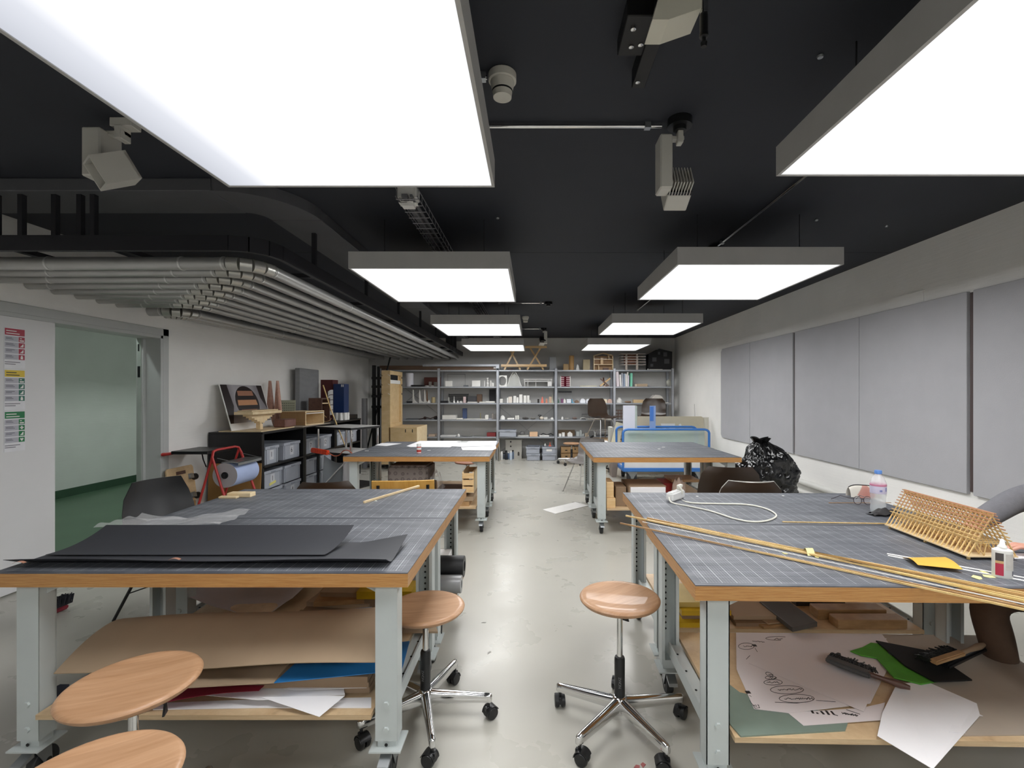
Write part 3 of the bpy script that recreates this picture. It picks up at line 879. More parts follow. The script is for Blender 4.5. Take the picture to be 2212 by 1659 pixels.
for k, ch in enumerate('ZWON'):                 # worn white print running down the black sleeve
    text(ch, .016, [c for c in S1.children if c.name.startswith('sleeve')][0],
         TR((-.008, -.0215, .222 - .0125 * k), R(90), R(90), R(-14)), mat('worn_white_print', '6f6f6f', .6, 0, 0), 'lettering')
place_stool(-.475, 2.09, .497, 0, 'wooden swivel stool half under the corner of the nearest left workbench', 100, 0)
place_stool(-1.185, 1.40, .585, 0, 'wooden stool in front of the left workbench, upper of the two', 115, 12)
place_stool(-.955, 1.01, .60, 0, 'wooden stool cut off by the bottom edge of the photo', 120, 30)
place_stool(.79, 9.62, .43, 0, 'low wooden swivel stool standing before the back shelving', 40, 20)
place_stool(-.94, 6.72, .47, 0, 'reddish stool seen under the far left workbenches', 20, 40, seatm=redwd_m)

# ------------------------------------------------------------------ shell chairs
def make_chair(name, shell_m, leg_mat, rim=None, hgt=.80, style='shell'):
    t = thing(name, 'x', 'chair', local=True)
    pf = [(-.22, .425, .40), (-.19, .445, .44), (-.08, .435, .46), (.06, .425, .46), (.15, .445, .455), (.195, .50, .45), (.22, .58, .45), (.245, .67, .44), (.265, .76, .40), (.27, hgt, .30)]
    def fn(a, b):
        k = a * (len(pf) - 1)
        i = min(int(k), len(pf) - 2)
        f = k - i
        y, z, w = [pf[i][q] + (pf[i + 1][q] - pf[i][q]) * f for q in range(3)]
        s = (b - .5) * 2
        back = max(0, min(1, (z - .46) / .15))
        return (s * w / 2, y - back * .05 * s * s, z + (1 - back) * .035 * abs(s) ** 3)
    sh = MB().surf(fn, 18, 10, .006).done('shell', shell_m, t, smooth=60)
    if rim:
        pts = [fn(.45 + .55 * i / 12, 0) for i in range(13)] + [fn(1, j / 8) for j in range(1, 8)] + [fn(1 - .55 * i / 12, 1) for i in range(13)]
        MB().tube([V(p) + V((0, -.003, 0)) for p in pts], .006, 6).done('rim', rim, t, smooth=50)
    for sx in (-1, 1):
        for (a, b) in (((sx * .12, -.10, .425), (sx * .235, -.25, 0)), ((sx * .12, .10, .42), (sx * .235, .26, 0))):
            MB().cyl(a, b, .009, 10).done('leg', leg_mat, t, smooth=40)
    MB().bar((-.2, -.17, .17), (.2, -.17, .17), .006, .006).bar((-.2, .18, .17), (.2, .18, .17), .006, .006).bar((-.14, -.1, .42), (.14, -.1, .42), .02, .008).bar((-.14, .1, .415), (.14, .1, .415), .02, .008).done('stretchers', leg_mat, t)
    return t
brown_m = mat('brown_fibreglass', '34281f', .3, 0, .05, 12)
bs = mat('black_shell_plastic', '2a2b2d', .33, 0, .04)
c1 = make_chair('shell_chair', bs, blackmetal_m, hgt=.86)
c1.location = (-2.33, 3.12, 0); c1.rotation_euler.z = R(70)
c1['label'] = 'black plastic chair left of the nearest left workbenches, by the door'
c2 = make_chair('shell_chair', brown_m, chrome_m, rim=mat('pale_rim', 'cfcdc6', .25, .3, 0), hgt=.82)
GC = 'brown shell chairs'
c2.location = (1.57, 3.55, 0); c2.rotation_euler.z = R(172)
c2['label'] = 'brown shell chair with bright rim behind the right workbench'
def chair(loc, rz, label, src=c2, sc=None):
    o = dup(src); o.location = loc; o.rotation_euler.z = R(rz); o['label'] = label
    if sc: o.scale = sc
    return o
c3 = chair((1.66, 4.12, 0), 172, 'large dark brown shell chair between right workbenches and black sack')
c4 = chair((-1.50, 3.55, 0), 190, 'dark brown shell chair behind the left workbenches')
for c in (c3, c4):
    for q in list(c.children):
        if q.name.startswith('rim'): bpy.data.objects.remove(q)
c3.scale = (1.12, 1, 1.02)
# grey side chair behind the far right bench
c5 = make_chair('shell_chair', mat('grey_shell', '6f6b68', .4, 0, .05), chrome_m, hgt=.46)
c5.location = (.78, 7.0, 0); c5.rotation_euler.z = R(-35)
c5['label'] = 'grey chair with thin chrome legs beside the far right workbench'
for (x, y, rz, l) in ((1.45, 9.75, 30, 'black shell chair in the corner behind the white acrylic sheet'), (2.45, 9.72, -25, 'black shell chair near the right wall behind the beige board')):
    o = chair((x, y, .50), rz, l, src=c3)
# raised on a low shipping box each, so the chairs show above the boards in front
for (x, y, l) in ((1.45, 9.75, 'left'), (2.45, 9.72, 'right')):
    MB().box(x - .32, x + .32, y - .34, y + .34, 0, .50).one('cardboard_box', 'closed cardboard box carrying the %s black chair at the back' % l, 'box', mat('carton', 'a98d6a', .7, 0, .05), bevel=.004)
# plywood chair behind the left benches
t = thing('plywood_chair', 'yellowish plywood chair behind the left workbenches', 'chair', local=True)
yw = m_wood('honey_plywood', 'c99a4a', 'd8ad60', (10, 2, 2), 4, rough=.35)
MB().surf(lambda a, b: (-.215 + .43 * a + (.012 * (b - .5) if False else 0), .20 + .04 * b + .02 * (2 * a - 1) ** 2 * -1, .60 + .23 * b), 10, 4, .012).done('backrest', yw, t, smooth=60, bevel=.003)
MB().box(-.2, .2, -.2, .18, .44, .455).done('seat', yw, t, bevel=.006, segs=2)
for sx in (-1, 1):
    MB().tube([(sx * .17, .225, .80), (sx * .17, .19, .44), (sx * .18, .24, 0)], .011, 8).done('leg', blackmetal_m, t, smooth=40)
    MB().tube([(sx * .17, .17, .44), (sx * .17, -.17, .44), (sx * .18, -.21, 0)], .011, 8).done('leg', blackmetal_m, t, smooth=40)
t.location = (-.93, 3.52, 0); t.rotation_euler.z = R(186)
# ------------------------------------------------------------------ things lying on and under the benches
TZ = BT
def gp(pts, z): return [G(u, v, z) for u, v in pts]
def flat(name, pts, z, t, label, cat, m, group=None, bevel=0):
    return MB().sheet(gp(pts, z), t).one(name, label, cat, m, group, bevel=bevel)
bpaper = mat('black_paper', '35363b', .55, 0, .06, 3, .05, 40)
card_m = mat('brown_cardboard', 'b09a80', .8, 0, .05, 4)
card2_m = mat('grey_cardboard', 'a89c8e', .8, 0, .05, 4)
kraft_m = mat('kraft_board', '8f7860', .8, 0, .06, 4)
# black paper on the nearest left bench
MB().surf(lambda a, b: (-1.90 + 1.36 * a - .05 * (1 - b) * (1 - a), 1.738 + .30 * b, TZ + .003 + .030 * max(0, 1 - b * 4.2) ** 1.4 * (1 + .15 * math.sin(a * 9)) + .05 * max(0, a - .86) / .14 * max(0, b - .3)), 40, 14, .0012).one(
    'black_paper', 'long sheet of black paper with lifted front edge on the left workbench', 'paper', bpaper, smooth=50)
MB().surf(lambda a, b: (-1.92 + .06 * b + (1.10 - .02 * b) * a, 1.86 + .20 * b, TZ + .010 + .062 * b ** 2.2), 30, 12, .0012).one(
    'black_paper', 'upper sheet of black paper curling up at its back edge', 'paper', bpaper, smooth=50)
cop = mat('copper_tape', 'b98670', .35, .2, .05)
for (u, v, l) in ((380, 1209, 'curl of copper tape on the front edge of the black paper'), (46, 1216, 'small strip of copper tape near the bench corner on black paper')):
    p = G(u, v, TZ + .033)
    MB().surf(lambda a, b: (p.x - .02 + .04 * a, p.y - .012 + .012 * b, p.z + .002 + .006 * math.sin(a * 3)), 6, 3, .0006).one('tape_scrap', l, 'tape', cop, smooth=60)
film = clear('clear_film', 'ffffff', .08, .86)
def crumple(x0, x1, y0, y1, z, amp, fr, seed, n=22):
    return MB().surf(lambda a, b: (x0 + (x1 - x0) * a, y0 + (y1 - y0) * b, z + amp * (.5 + NZ.noise(V((a * fr, b * fr, seed)))) + amp * .6 * math.sin(a * 5 + seed)), n, n, .0008)
crumple(-2.02, -1.44, 2.17, 2.44, TZ + .012, .03, 4, 3).one('plastic_film', 'crumpled clear plastic film behind the black paper at the bench edge', 'plastic film', film, smooth=50)
# blocks and stick
a = G(515, 1073, TZ)
MB().box(a.x - .06, a.x + .085, a.y - .02, a.y + .04, TZ, TZ + .026).one('wood_block', 'larger pale wood block at the far corner of the left bench', 'wood block', pale_m, bevel=.002)
MB().box(a.x - .09, a.x + .02, a.y - .055, a.y - .022, TZ, TZ + .012).one('wood_block', 'thin pale wood strip in front of the larger wood block', 'wood block', pale_m, bevel=.002)
MB().bar(G(786, 1085, TZ + .007), P(905, 1050, 3.25), .013, .013).one('wooden_stick', 'pale square stick lying diagonally on the left bench, tip overhanging', 'stick', pale_m, bevel=.001)
# --- under the nearest left bench
SZ = .270
MB().surf(lambda a, b: (-1.80 + 1.22 * a, 1.775 + .60 * b - .03 * a, SZ + .115 + .06 * a + (.075 * math.sin(min(1, b / .42) * math.pi / 2) if b < .42 else .075 * math.cos((b - .42) / .58 * math.pi / 2) - (.10 + .04 * (1 - a)) * ((b - .42) / .58) ** 1.3) + .012 * NZ.noise(V((a * 2, b * 2, 4)))), 24, 20, .004).one(
    'cardboard_sheet', 'large bowed sheet of brown cardboard under the nearest left bench', 'cardboard', card_m, smooth=50)
for k in range(3):
    MB().box(-1.22 + .03 * k, -.63, 1.80 + .012 * (2 - k), 2.36, SZ + .012 + .027 * k, SZ + .036 + .027 * k).one('cardboard_sheet', 'corrugated cardboard layer under the blue sheet, %s of three' % ('lowest', 'middle', 'topmost')[k], 'cardboard', kraft_m, 'cardboard layers under the blue sheet')
flat('cardboard_sheet', [(215, 1496), (430, 1442), (640, 1415), (592, 1476), (400, 1487)], .360, .005, 'flat tan cardboard sheet left of the blue sheet under the bench', 'cardboard', card_m)
blue_m = mat('blue_plastic_sheet', '2c78b8', .35, 0, .05, 5)
flat('blue_sheet', [(592, 1476), (662, 1412), (885, 1386), (868, 1449)], .366, .003, 'bright blue plastic sheet sticking out under the nearest left bench', 'plastic sheet', blue_m)
MB().sheet([P(676, 1336, 2.02), P(803, 1324, 2.02), P(803, 1312, 2.16), P(690, 1322, 2.16)], .002).one('blue_sheet', 'narrow blue strip lying on top of the brown cardboard', 'plastic sheet', blue_m)
flat('cardboard_sheet', [(700, 1372), (850, 1368), (946, 1368), (940, 1352), (700, 1350)], .2705, .008, 'cardboard jutting out at the bench side behind the stool column', 'cardboard', card_m)
flat('paper_sheet', [(330, 1534), (345, 1520), (560, 1512), (802, 1508), (802, 1530), (560, 1530)], SZ + .001, .003, 'wide white paper lowest on the shelf under the left bench', 'paper', paper_m)
red_m = mat('dark_red_card', '8e1f38', .6, 0, .04)
MB().surf(lambda a, b: (-1.43 + .40 * a, 1.725 + .20 * b + .05 * a, SZ + .020 + .030 * a + .014 * math.sin(a * 3 + b)), 10, 6, .001).one('red_card', 'dark red card curling under the cardboard of the left bench', 'card', red_m, smooth=50)
flat('paper_sheet', [(440, 1502), (525, 1474), (740, 1470), (745, 1501), (560, 1513)], SZ + .030, .0012, 'white paper with a slanted corner beside the dark red card', 'paper', paper_m)
flat('paper_sheet', [(612, 1488), (700, 1474), (798, 1470), (795, 1486), (640, 1491)], SZ + .040, .0012, 'small white paper tucked below the blue sheet', 'paper', paper_m)
MB().sheet([G(563, 1506, SZ + .034), P(690, 1549, 1.695), G(745, 1503, SZ + .034)], .001).one('paper_sheet', 'white paper whose pointed corner hangs over the shelf edge', 'paper', paper_m)
flat('navy_card', [(98, 1514), (103, 1494), (130, 1480), (150, 1480), (140, 1512)], SZ, .004, 'dark navy card at the left end of the lower shelf', 'card', mat('navy_card', '1c2340', .6))
# --- shelf of the left bench behind
crumple(-1.86, -1.27, 2.50, 2.92, SZ + .012, .085, 2.2, 8, 18).one('crumpled_paper', 'large crumpled grey white paper on the rear left bench shelf', 'paper', mat('grey_white_paper', 'b9b2b4', .75, 0, .03), smooth=50)
for k, (x0, x1, y0, y1, rz, m, l) in enumerate([(-1.23, -.80, 2.50, 2.90, 4, kraft_m, 'lowest'), (-1.20, -.85, 2.52, 2.86, -7, card_m, 'second'), (-1.18, -.9, 2.50, 2.84, 9, tan_m, 'third'), (-1.14, -.82, 2.54, 2.84, -3, card_m, 'topmost')]):
    c = ((x0 + x1) / 2, (y0 + y1) / 2)
    MB().box(x0 - c[0], x1 - c[0], y0 - c[1], y1 - c[1], 0, .024, TR((c[0], c[1], SZ + .0245 * k), 0, 0, R(rz))).one('board', '%s brown board in the stack behind the cardboard on the left' % l, 'board', m, 'brown boards on the rear left shelf')
yel_m = mat('yellow_formwork', 'c8a41e', .45, 0, .1, 6)
MB().box(-.97, -.66, 2.50, 2.62, SZ + .0, SZ + .026).one('yellow_board', 'lower yellow board at the side of the rear left bench', 'board', yel_m)
MB().box(-.93, -.64, 2.49, 2.64, SZ + .085, SZ + .125, TR((0, 0, 0))).one('yellow_board', 'yellow board seen beside the left bench leg above the stool', 'board', yel_m)
MB().box(-.90, -.68, 2.52, 2.62, SZ + .027, SZ + .084).one('wood_block', 'brown timber block under the yellow board by the bench leg', 'wood block', kraft_m)
MB().box(-.98, -.44, 2.66, 3.06, SZ, SZ + .024).one('board', 'brown board beneath the grey and black rolls', 'board', kraft_m)
t = thing('paper_roll', 'grey foil roll sticking out beside the left benches', 'roll', (-.7, 2.715, SZ + .024))
MB().lathe([(.022, -.25), (.049, -.25), (.050, -.245), (.050, .285), (.049, .29), (.022, .29), (.022, .28)], 24, TR((-.7, 2.715, SZ + .0745), 0, R(90))).done('roll', mat('grey_foil', '9a9b9c', .35, .3, .06), t, smooth=40)
t = thing('paper_roll', 'thick black roll sticking out above the grey roll', 'roll', (-.7, 2.84, SZ + .09))
MB().lathe([(.03, -.3), (.060, -.3), (.062, -.295), (.062, .285), (.060, .29), (.03, .29), (.03, .28)], 28, TR((-.7, 2.83, SZ + .135), 0, R(90))).done('roll', mat('black_vinyl', '1b1c1e', .45), t, smooth=40)
MB().box(-.66, -.53, 2.98, 3.10, SZ + .024, SZ + .15).one('white_box', 'small white box behind the black roll on the rear left shelf', 'box', white_m, bevel=.003)

# --- nearest right bench: sticks, tape, tools
stk = [((1352, 1114), (2240, 1287), .006, .007, 'wooden stick farthest up in the main bundle, tip past the bench side'),
       ((1398, 1119), (2240, 1292), .007, .007, 'wooden stick second in the main bundle across the right bench'),
       ((1399, 1124), (2240, 1299), .007, .006, 'wooden stick third in the main bundle across the right bench'),
       ((1470, 1134), (2240, 1304), .006, .006, 'shorter wooden stick fourth in the main bundle'),
       ((1388, 1127), (2240, 1311), .0028, .003, 'thin white rod just below the main bundle of sticks'),
       ((1340, 1130), (2240, 1317), .0065, .0065, 'wooden stick of the lower pair, tip past the bench side'),
       ((1525, 1168), (2240, 1323), .0055, .006, 'wooden stick of the lower pair starting mid bench')]
mats7 = [stick_m, m_wood('brown_stick', 'b98e54', 'cda468', (2, 2, 2), 18), stick_m, m_wood('yellow_stick', 'd6b265', 'e6c887', (2, 2, 2), 18), white_m, tan_m, stick_m]
for k, (p, q, w, h, l) in enumerate(stk):
    MB().bar(G(*p, TZ + .006), G(*q, TZ + .006), w, h).one('wooden_stick', l, 'stick', mats7[k], 'long sticks lying across the right bench')
MB().bar(G(1690, 1127, TZ + .004), G(1920, 1131, TZ + .004), .005, .004).one('wooden_stick', 'thin flat stick lying left of the wooden roof model', 'stick', stick_m)
MB().bar(G(1790, 1086, TZ + .003), G(1925, 1086, TZ + .003), .003, .003).one('wooden_stick', 'very thin rod lying below the eyeglasses', 'stick', tan_m)
tape_m = mat('yellow_masking_tape', 'e3dc9a', .6, 0, .03)
c0 = G(1746, 1196, TZ)
MB().surf(lambda a, b: (c0.x - .018 + .030 * b + .012 * a, c0.y - .028 + .056 * a, TZ + .001 + .021 * math.sin(math.pi * min(1, max(0, a)))), 12, 4, .0006).one('tape_band', 'yellow tape band wrapped over the bundle of sticks', 'tape', tape_m, smooth=60)
for (u, v, s, rz, l) in ((1697, 1195, .014, 20, 'yellow tape scrap between the bundle and the lower sticks'), (1764, 1203, .012, 60, 'yellow tape scrap stuck below the tape band'), (2110, 1247, .022, 35, 'yellow tape scrap farther left of the glue bottle'),
                     (2136, 1245, .018, -20, 'yellow tape scrap touching the glue bottle foot'), (2126, 1236, .016, 70, 'yellow tape scrap behind the other two by the glue bottle'), (2110, 1145, .012, 15, 'yellow tape scrap beside the roof model front')):
    p = G(u, v, TZ + .001)
    if v == 1145: continue
    MB().prism([(-s, -s * .5), (-s * .2, -s * .7), (s, -s * .3), (s * .7, s * .6), (-s * .8, s * .5)], .0012, TR((p.x, p.y, TZ + .0005), R(4), R(3), R(rz))).one('tape_scrap', l, 'tape', tape_m)
# power strip with cable
t = thing('power_strip', 'white power strip with cream cable looped on the right bench', 'power strip', G(1445, 1083, TZ))
ps0, ps1 = G(1446, 1084, TZ), G(1481, 1071, TZ)
d = (ps1 - ps0).normalized()
Tp = MX.Translation(ps0 + V((0, 0, .027))) @ MX.Rotation(math.atan2(d.y, d.x), 4, 'Z')
MB().box(0, .165, -.0245, .0245, -.026, .026, Tp).done('strip_body', mat('white_plastic', 'e8e8e6', .3, 0, .01), t, bevel=.008, segs=3)
MB().cyl(Tp @ V((.135, 0, .026)), Tp @ V((.135, 0, .050)), .016, 14).box(.115, .165, -.01, .01, .04, .056, Tp).done('plug', cable_m, t, bevel=.003)
for k in range(3):
    MB().cyl(Tp @ V((.03 + .05 * k, 0, .0262)), Tp @ V((.03 + .05 * k, 0, .0268)), .017, 18).done('socket', mat('socket_shadow', 'bcbcba', .4), t)
def smooth_path(pts, n=6):
    out = []
    for i in range(len(pts) - 1):
        p0, p1, p2, p3 = pts[max(0, i - 1)], pts[i], pts[i + 1], pts[min(len(pts) - 1, i + 2)]
        for j in range(n):
            s = j / n
            out.append(.5 * ((2 * p1) + (p2 - p0) * s + (2 * p0 - 5 * p1 + 4 * p2 - p3) * s * s + (3 * p1 - p0 - 3 * p2 + p3) * s ** 3))
    return out + [pts[-1]]
cp = [Tp @ V((-.005, 0, 0))] + gp([(1452, 1086), (1490, 1094), (1535, 1104), (1585, 1120), (1625, 1127), (1660, 1124), (1677, 1113), (1655, 1099), (1612, 1090), (1545, 1088), (1492, 1086)], TZ + .005) + [P(1470, 1078, 2.9), Tp @ V((.115, -.028, .02)), Tp @ V((.12, -.005, .052)), Tp @ V((.14, 0, .052))]
MB().tube(smooth_path(cp), .0045, 8).done('cable', cable_m, t, smooth=60)
# water bottle
b0 = G(1897, 1108, TZ)
t = thing('water_bottle', 'clear plastic water bottle with blue cap on the right bench', 'bottle', (b0.x, b0.y, TZ))
MB().lathe([(0, .004), (.030, .0), (.036, .008), (.037, .03), (.034, .06), (.035, .085), (.0375, .10), (.0375, .155), (.036, .168), (.027, .192), (.0165, .206), (.0135, .212), (.0135, .225)], 28, TR((b0.x, b0.y, TZ))).done('bottle_body', clear('bottle_pet', 'f4f8fa', .04, .68), t, smooth=60)
MB().lathe([(.0378, .108), (.0382, .110), (.0382, .150), (.0378, .152)], 28, TR((b0.x, b0.y, TZ))).done('label', clear('bottle_label', 'd9d3ea', .3, .12), t, smooth=60)
MB().lathe([(.0384, .148), (.0386, .149), (.0386, .157), (.0382, .158)], 28, TR((b0.x, b0.y, TZ))).done('label_band', mat('pink_band', 'c77f9b', .4), t, smooth=60)
MB().lathe([(.0150, .212), (.0175, .213), (.0175, .228), (.016, .231), (0, .231)], 24, TR((b0.x, b0.y, TZ))).done('cap', mat('blue_cap', '5f8fd8', .35), t, smooth=40)
prn = MB()
for q in ((-.3, .125, .012, .010), (.42, .132, .008, .020)):
    a0 = -math.pi / 2 + q[0]
    c = V((b0.x + .0387 * math.cos(a0), b0.y + .0387 * math.sin(a0), TZ + q[1]))
    prn.box(-q[2] / 2, q[2] / 2, -.0003, .0003, -q[3] / 2, q[3] / 2, TR(c, 0, 0, a0 + math.pi / 2))
prn.done('label_print', mat('label_print_blue', '7d84b8', .5, 0, 0), t)
# pencil case, glasses, dark cloth
c = G(1862, 1074, TZ)
t = thing('pencil_case', 'white and pink zip pouch left of the water bottle', 'pouch', c)
def pouch(a, b):
    s = math.sin(math.pi * b)
    return (c.x - .085 + .19 * a, c.y + (b - .5) * .055 * (1.1 - .2 * abs(2 * a - 1)), TZ + .006 + .072 * s ** .7 * (1 - .25 * (2 * a - 1) ** 4) - .012 * a)
pm = NT('pouch_fabric')
co = pm.coord((1, 1, 1), 'Object')
sx = pm.n('ShaderNodeSeparateXYZ'); pm.l(co, sx.inputs[0])
dd = pm.math('ADD', pm.math('ABSOLUTE', pm.math('SUBTRACT', sx.outputs[0], .012)), pm.math('MULTIPLY', pm.math('ABSOLUTE', pm.math('SUBTRACT', sx.outputs[2], .02)), .8))
pm.l(pm.ramp(dd, [(0, rgba(lin('c98a80'))), (.056, rgba(lin('d09a8e'))), (.060, rgba(lin('e8e3d8')))]), pm.b.inputs['Base Color'])
pm.b.inputs['Roughness'].default_value = .7
MB().surf(pouch, 16, 14, .001).done('pouch', pm.m, t, smooth=60)
MB().tube([V(pouch(k / 12, .5)) + V((0, 0, .003)) for k in range(13)], .003, 6).done('zip', black_m, t, smooth=60)
g0 = G(1864, 1091, TZ)
t = thing('eyeglasses', 'round dark framed eyeglasses lying in front of the pink pouch', 'glasses', g0)
fm = mat('brown_frame', '2e1a20', .3)
for k, dx in enumerate((-.028, .028)):
    cc = V((g0.x + dx, g0.y - .003 * k + .004, TZ + .026))
    MB().tube([cc + V((.023 * math.cos(R(q)), .004 * math.sin(R(q)), .023 * math.sin(R(q)))) for q in range(0, 360, 20)], .0017, 6, closed=True).done('rim', fm, t, smooth=60)
    MB().cyl(cc - V((0, .0004, 0)), cc + V((0, .0004, 0)), .0222, 20).done('lens', clear('spectacle_lens', 'ffffff', .02, .9), t)
MB().tube([(g0.x - .006, g0.y + .003, TZ + .03), (g0.x, g0.y + .001, TZ + .034), (g0.x + .006, g0.y, TZ + .03)], .0015, 6).done('bridge', fm, t)
MB().tube([(g0.x - .051, g0.y + .004, TZ + .033), (g0.x - .072, g0.y + .09, TZ + .036), (g0.x - .095, g0.y + .14, TZ + .004)], .0018, 6).done('temple', fm, t, smooth=60)
MB().tube([(g0.x + .051, g0.y, TZ + .033), (g0.x + .045, g0.y + .09, TZ + .036), (g0.x + .05, g0.y + .13, TZ + .006)], .0018, 6).done('temple', fm, t, smooth=60)
k0 = G(1905, 1113, TZ)
MB().surf(lambda a, b: (k0.x - .065 + .15 * a, k0.y - .035 + .065 * b, TZ + .002 + (.028 + .012 * math.sin(a * 13 + b * 5) + .01 * NZ.noise(V((a * 4, b * 5, 1)))) * math.sin(math.pi * min(1, b * .85 + .12)) * math.sin(math.pi * min(1, a * .9 + .06)) ** .5), 24, 12, .001).one(
    'dark_cloth', 'crumpled dark grey cloth in front of the water bottle', 'cloth', mat('dark_cloth', '2c2a2b', .7, 0, .12, 30), smooth=50)
# roof truss model
rt = thing('roof_model', 'wooden A-frame roof model of thin rafters and purlins on the right bench', 'model', (1.785, 2.05, TZ), local=True)
MB().box(-.095, .095, -.225, .225, .012, .017).done('base_board', pale_m, rt)
for sx in (-1, 1):
    for y in (-.21, 0, .21): MB().box(sx * .08 - .004, sx * .08 + .004, y - .004, y + .004, 0, .012).done('foot', stick_m, rt)
AP = .178
rm = MB().bar((-.092, 0, .014), (.004, 0, AP), .0035, .0045, (0, 1, 0)).mesh('rafter', stick_m)
rm2 = MB().bar((.092, 0, .014), (-.004, 0, AP), .0035, .0045, (0, 1, 0)).mesh('rafter', stick_m)
st1 = MB().bar((-.030, 0, .018), (-.062, 0, .068), .0028, .0028, (0, 1, 0)).bar((-.030, 0, .018), (-.020, 0, .068), .0028, .0028, (0, 1, 0)).bar((.030, 0, .018), (.062, 0, .068), .0028, .0028, (0, 1, 0)).bar((.030, 0, .018), (.020, 0, .068), .0028, .0028, (0, 1, 0)).bar((-.064, 0, .066), (.064, 0, .066), .003, .003, (0, 1, 0)).mesh('truss_web', stick_m)
def put(name, me, par, loc=(0, 0, 0), rz=0, label=None):
    o = bpy.data.objects.new(name, me); COL.objects.link(o); o.parent = par; o.location = loc; o.rotation_euler.z = rz
    if label: o['label'] = label
    ORG[o.name] = V((0, 0, 0)); return o
NR = 22
for k in range(NR):
    y = -.22 + .44 * k / (NR - 1)
    put('rafter', rm, rt, (0, y, 0)); put('rafter', rm2, rt, (0, y, 0)); put('truss_web', st1, rt, (0, y, 0))
pl = MB().box(-.002, .002, -.232, .232, -.002, .002).mesh('purlin', stick_m)
pl2 = MB().box(-.002, .002, -.232, .232, -.002, .002).mesh('purlin', m_wood('reddish_stick', 'bb8560', 'cc9a72', (2, 2, 2), 18))
for s in (-1, 1):
    for f in (.36, .44, .54, .62, .70, .78, .86, .94, 1.0):
        put('purlin', pl if f < .6 else pl2, rt, (s * (.092 * (1 - f) + .004), 0, .014 + (AP - .014) * f + .004))
MB().bar((0, -.225, AP - .004), (0, .225, AP - .004), .004, .006).done('ridge_beam', stick_m, rt)
for y in (-.18, -.1, -.02, .06, .14):
    MB().box(-.05, .05, y, y + .04, .017, .030).done('floor_block', tan_m, rt)
rt.rotation_euler.z = R(-1.5)
# yellow paper, rulers, glue bottle, slip of paper
y0 = G(2015, 1220, TZ)
def yp(a, b):
    q = [G(1950, 1206, TZ), G(2042, 1205, TZ), G(2080, 1239, TZ), G(1983, 1229, TZ)]
    p = (q[0] * (1 - a) + q[1] * a) * (1 - b) + (q[3] * (1 - a) + q[2] * a) * b
    return (p.x, p.y, TZ + .003 + .010 * math.sin(math.pi * b) * (1 - .4 * a) + .012 * b)
MB().surf(yp, 10, 10, .0008).one('yellow_paper', 'curved sheet of orange yellow paper beside the roof model', 'paper', mat('orange_paper', 'd9a842', .7, 0, .05, 10), smooth=60)
for k, (p, q, l) in enumerate((((1916, 1196), (2260, 1256), 'upper white strip running under the yellow paper'), ((1918, 1200), (2260, 1263), 'lower white strip running beside the upper one behind the glue'))):
    MB().bar(G(*p, TZ + .0015), G(*q, TZ + .0015), .0105, .002).one('white_strip', l, 'strip', white_m)
gb = G(2165, 1247, TZ)
t = thing('glue_bottle', 'white glue bottle with nozzle and red label on the right bench', 'bottle', (gb.x, gb.y, TZ))
Tg = TR((gb.x, gb.y, TZ), 0, 0, R(-20)) @ MX.Diagonal((1, .62, 1, 1))
gl_m = mat('white_bottle', 'e4e4e0', .35, 0, .02)
MB().lathe([(0, 0), (.026, .0), (.029, .004), (.029, .088), (.0295, .092), (.029, .097), (.012, .106)], 28, Tg).done('bottle_body', gl_m, t, smooth=45)
MB().lathe([(.013, .104), (.013, .110), (.008, .116), (.0055, .132), (.003, .135), (0, .135)], 18, TR((gb.x, gb.y, TZ))).done('nozzle', gl_m, t, smooth=45)
def wrapl(name, a0, a1, z0, z1, m, k=1.012):
    n = 8
    mb = MB()
    g = [[mb.bm.verts.new(Tg @ V((.029 * k * math.cos(R(a0 + (a1 - a0) * i / n)), .029 * k * math.sin(R(a0 + (a1 - a0) * i / n)), z))) for z in (z0, z1)] for i in range(n + 1)]
    for i in range(n): mb.bm.faces.new((g[i][0], g[i + 1][0], g[i + 1][1], g[i][1]))
    return mb.done(name, m, t, smooth=60)
wrapl('red_label', 215, 262, .010, .052, mat('glue_red', 'b5344c', .5, 0, .02))
wrapl('gold_band', 215, 262, .052, .061, mat('glue_gold', 'c9a878', .5))
wrapl('window', 215, 262, .061, .088, mat('glue_window', '4a4646', .3))
wrapl('text_panel', 272, 330, .030, .086, mat('glue_print', 'c2beb8', .6, 0, .06, 60))
wrapl('barcode', 318, 334, .010, .027, mat('glue_barcode', '5d5c68', .6), 1.016)
flat('paper_sheet', [(2186, 1196), (2260, 1196), (2262, 1207), (2192, 1207)], TZ, .001, 'slip of white paper behind the glue bottle by the hand', 'paper', paper_m)
for (u, v, l) in ((1506, 1073, 'tiny white chip near the far edge of the right bench'), (1692, 1072, 'tiny white crumb near the middle of the right bench far edge'), (812, 1083, 'tiny pale crumb beside the diagonal stick')):
    p = G(u, v, TZ)
    MB().blob((p.x, p.y, TZ + .002), (.008, .006, .003), 2, .3, 2, u).one('crumb', l, 'crumb', white_m)

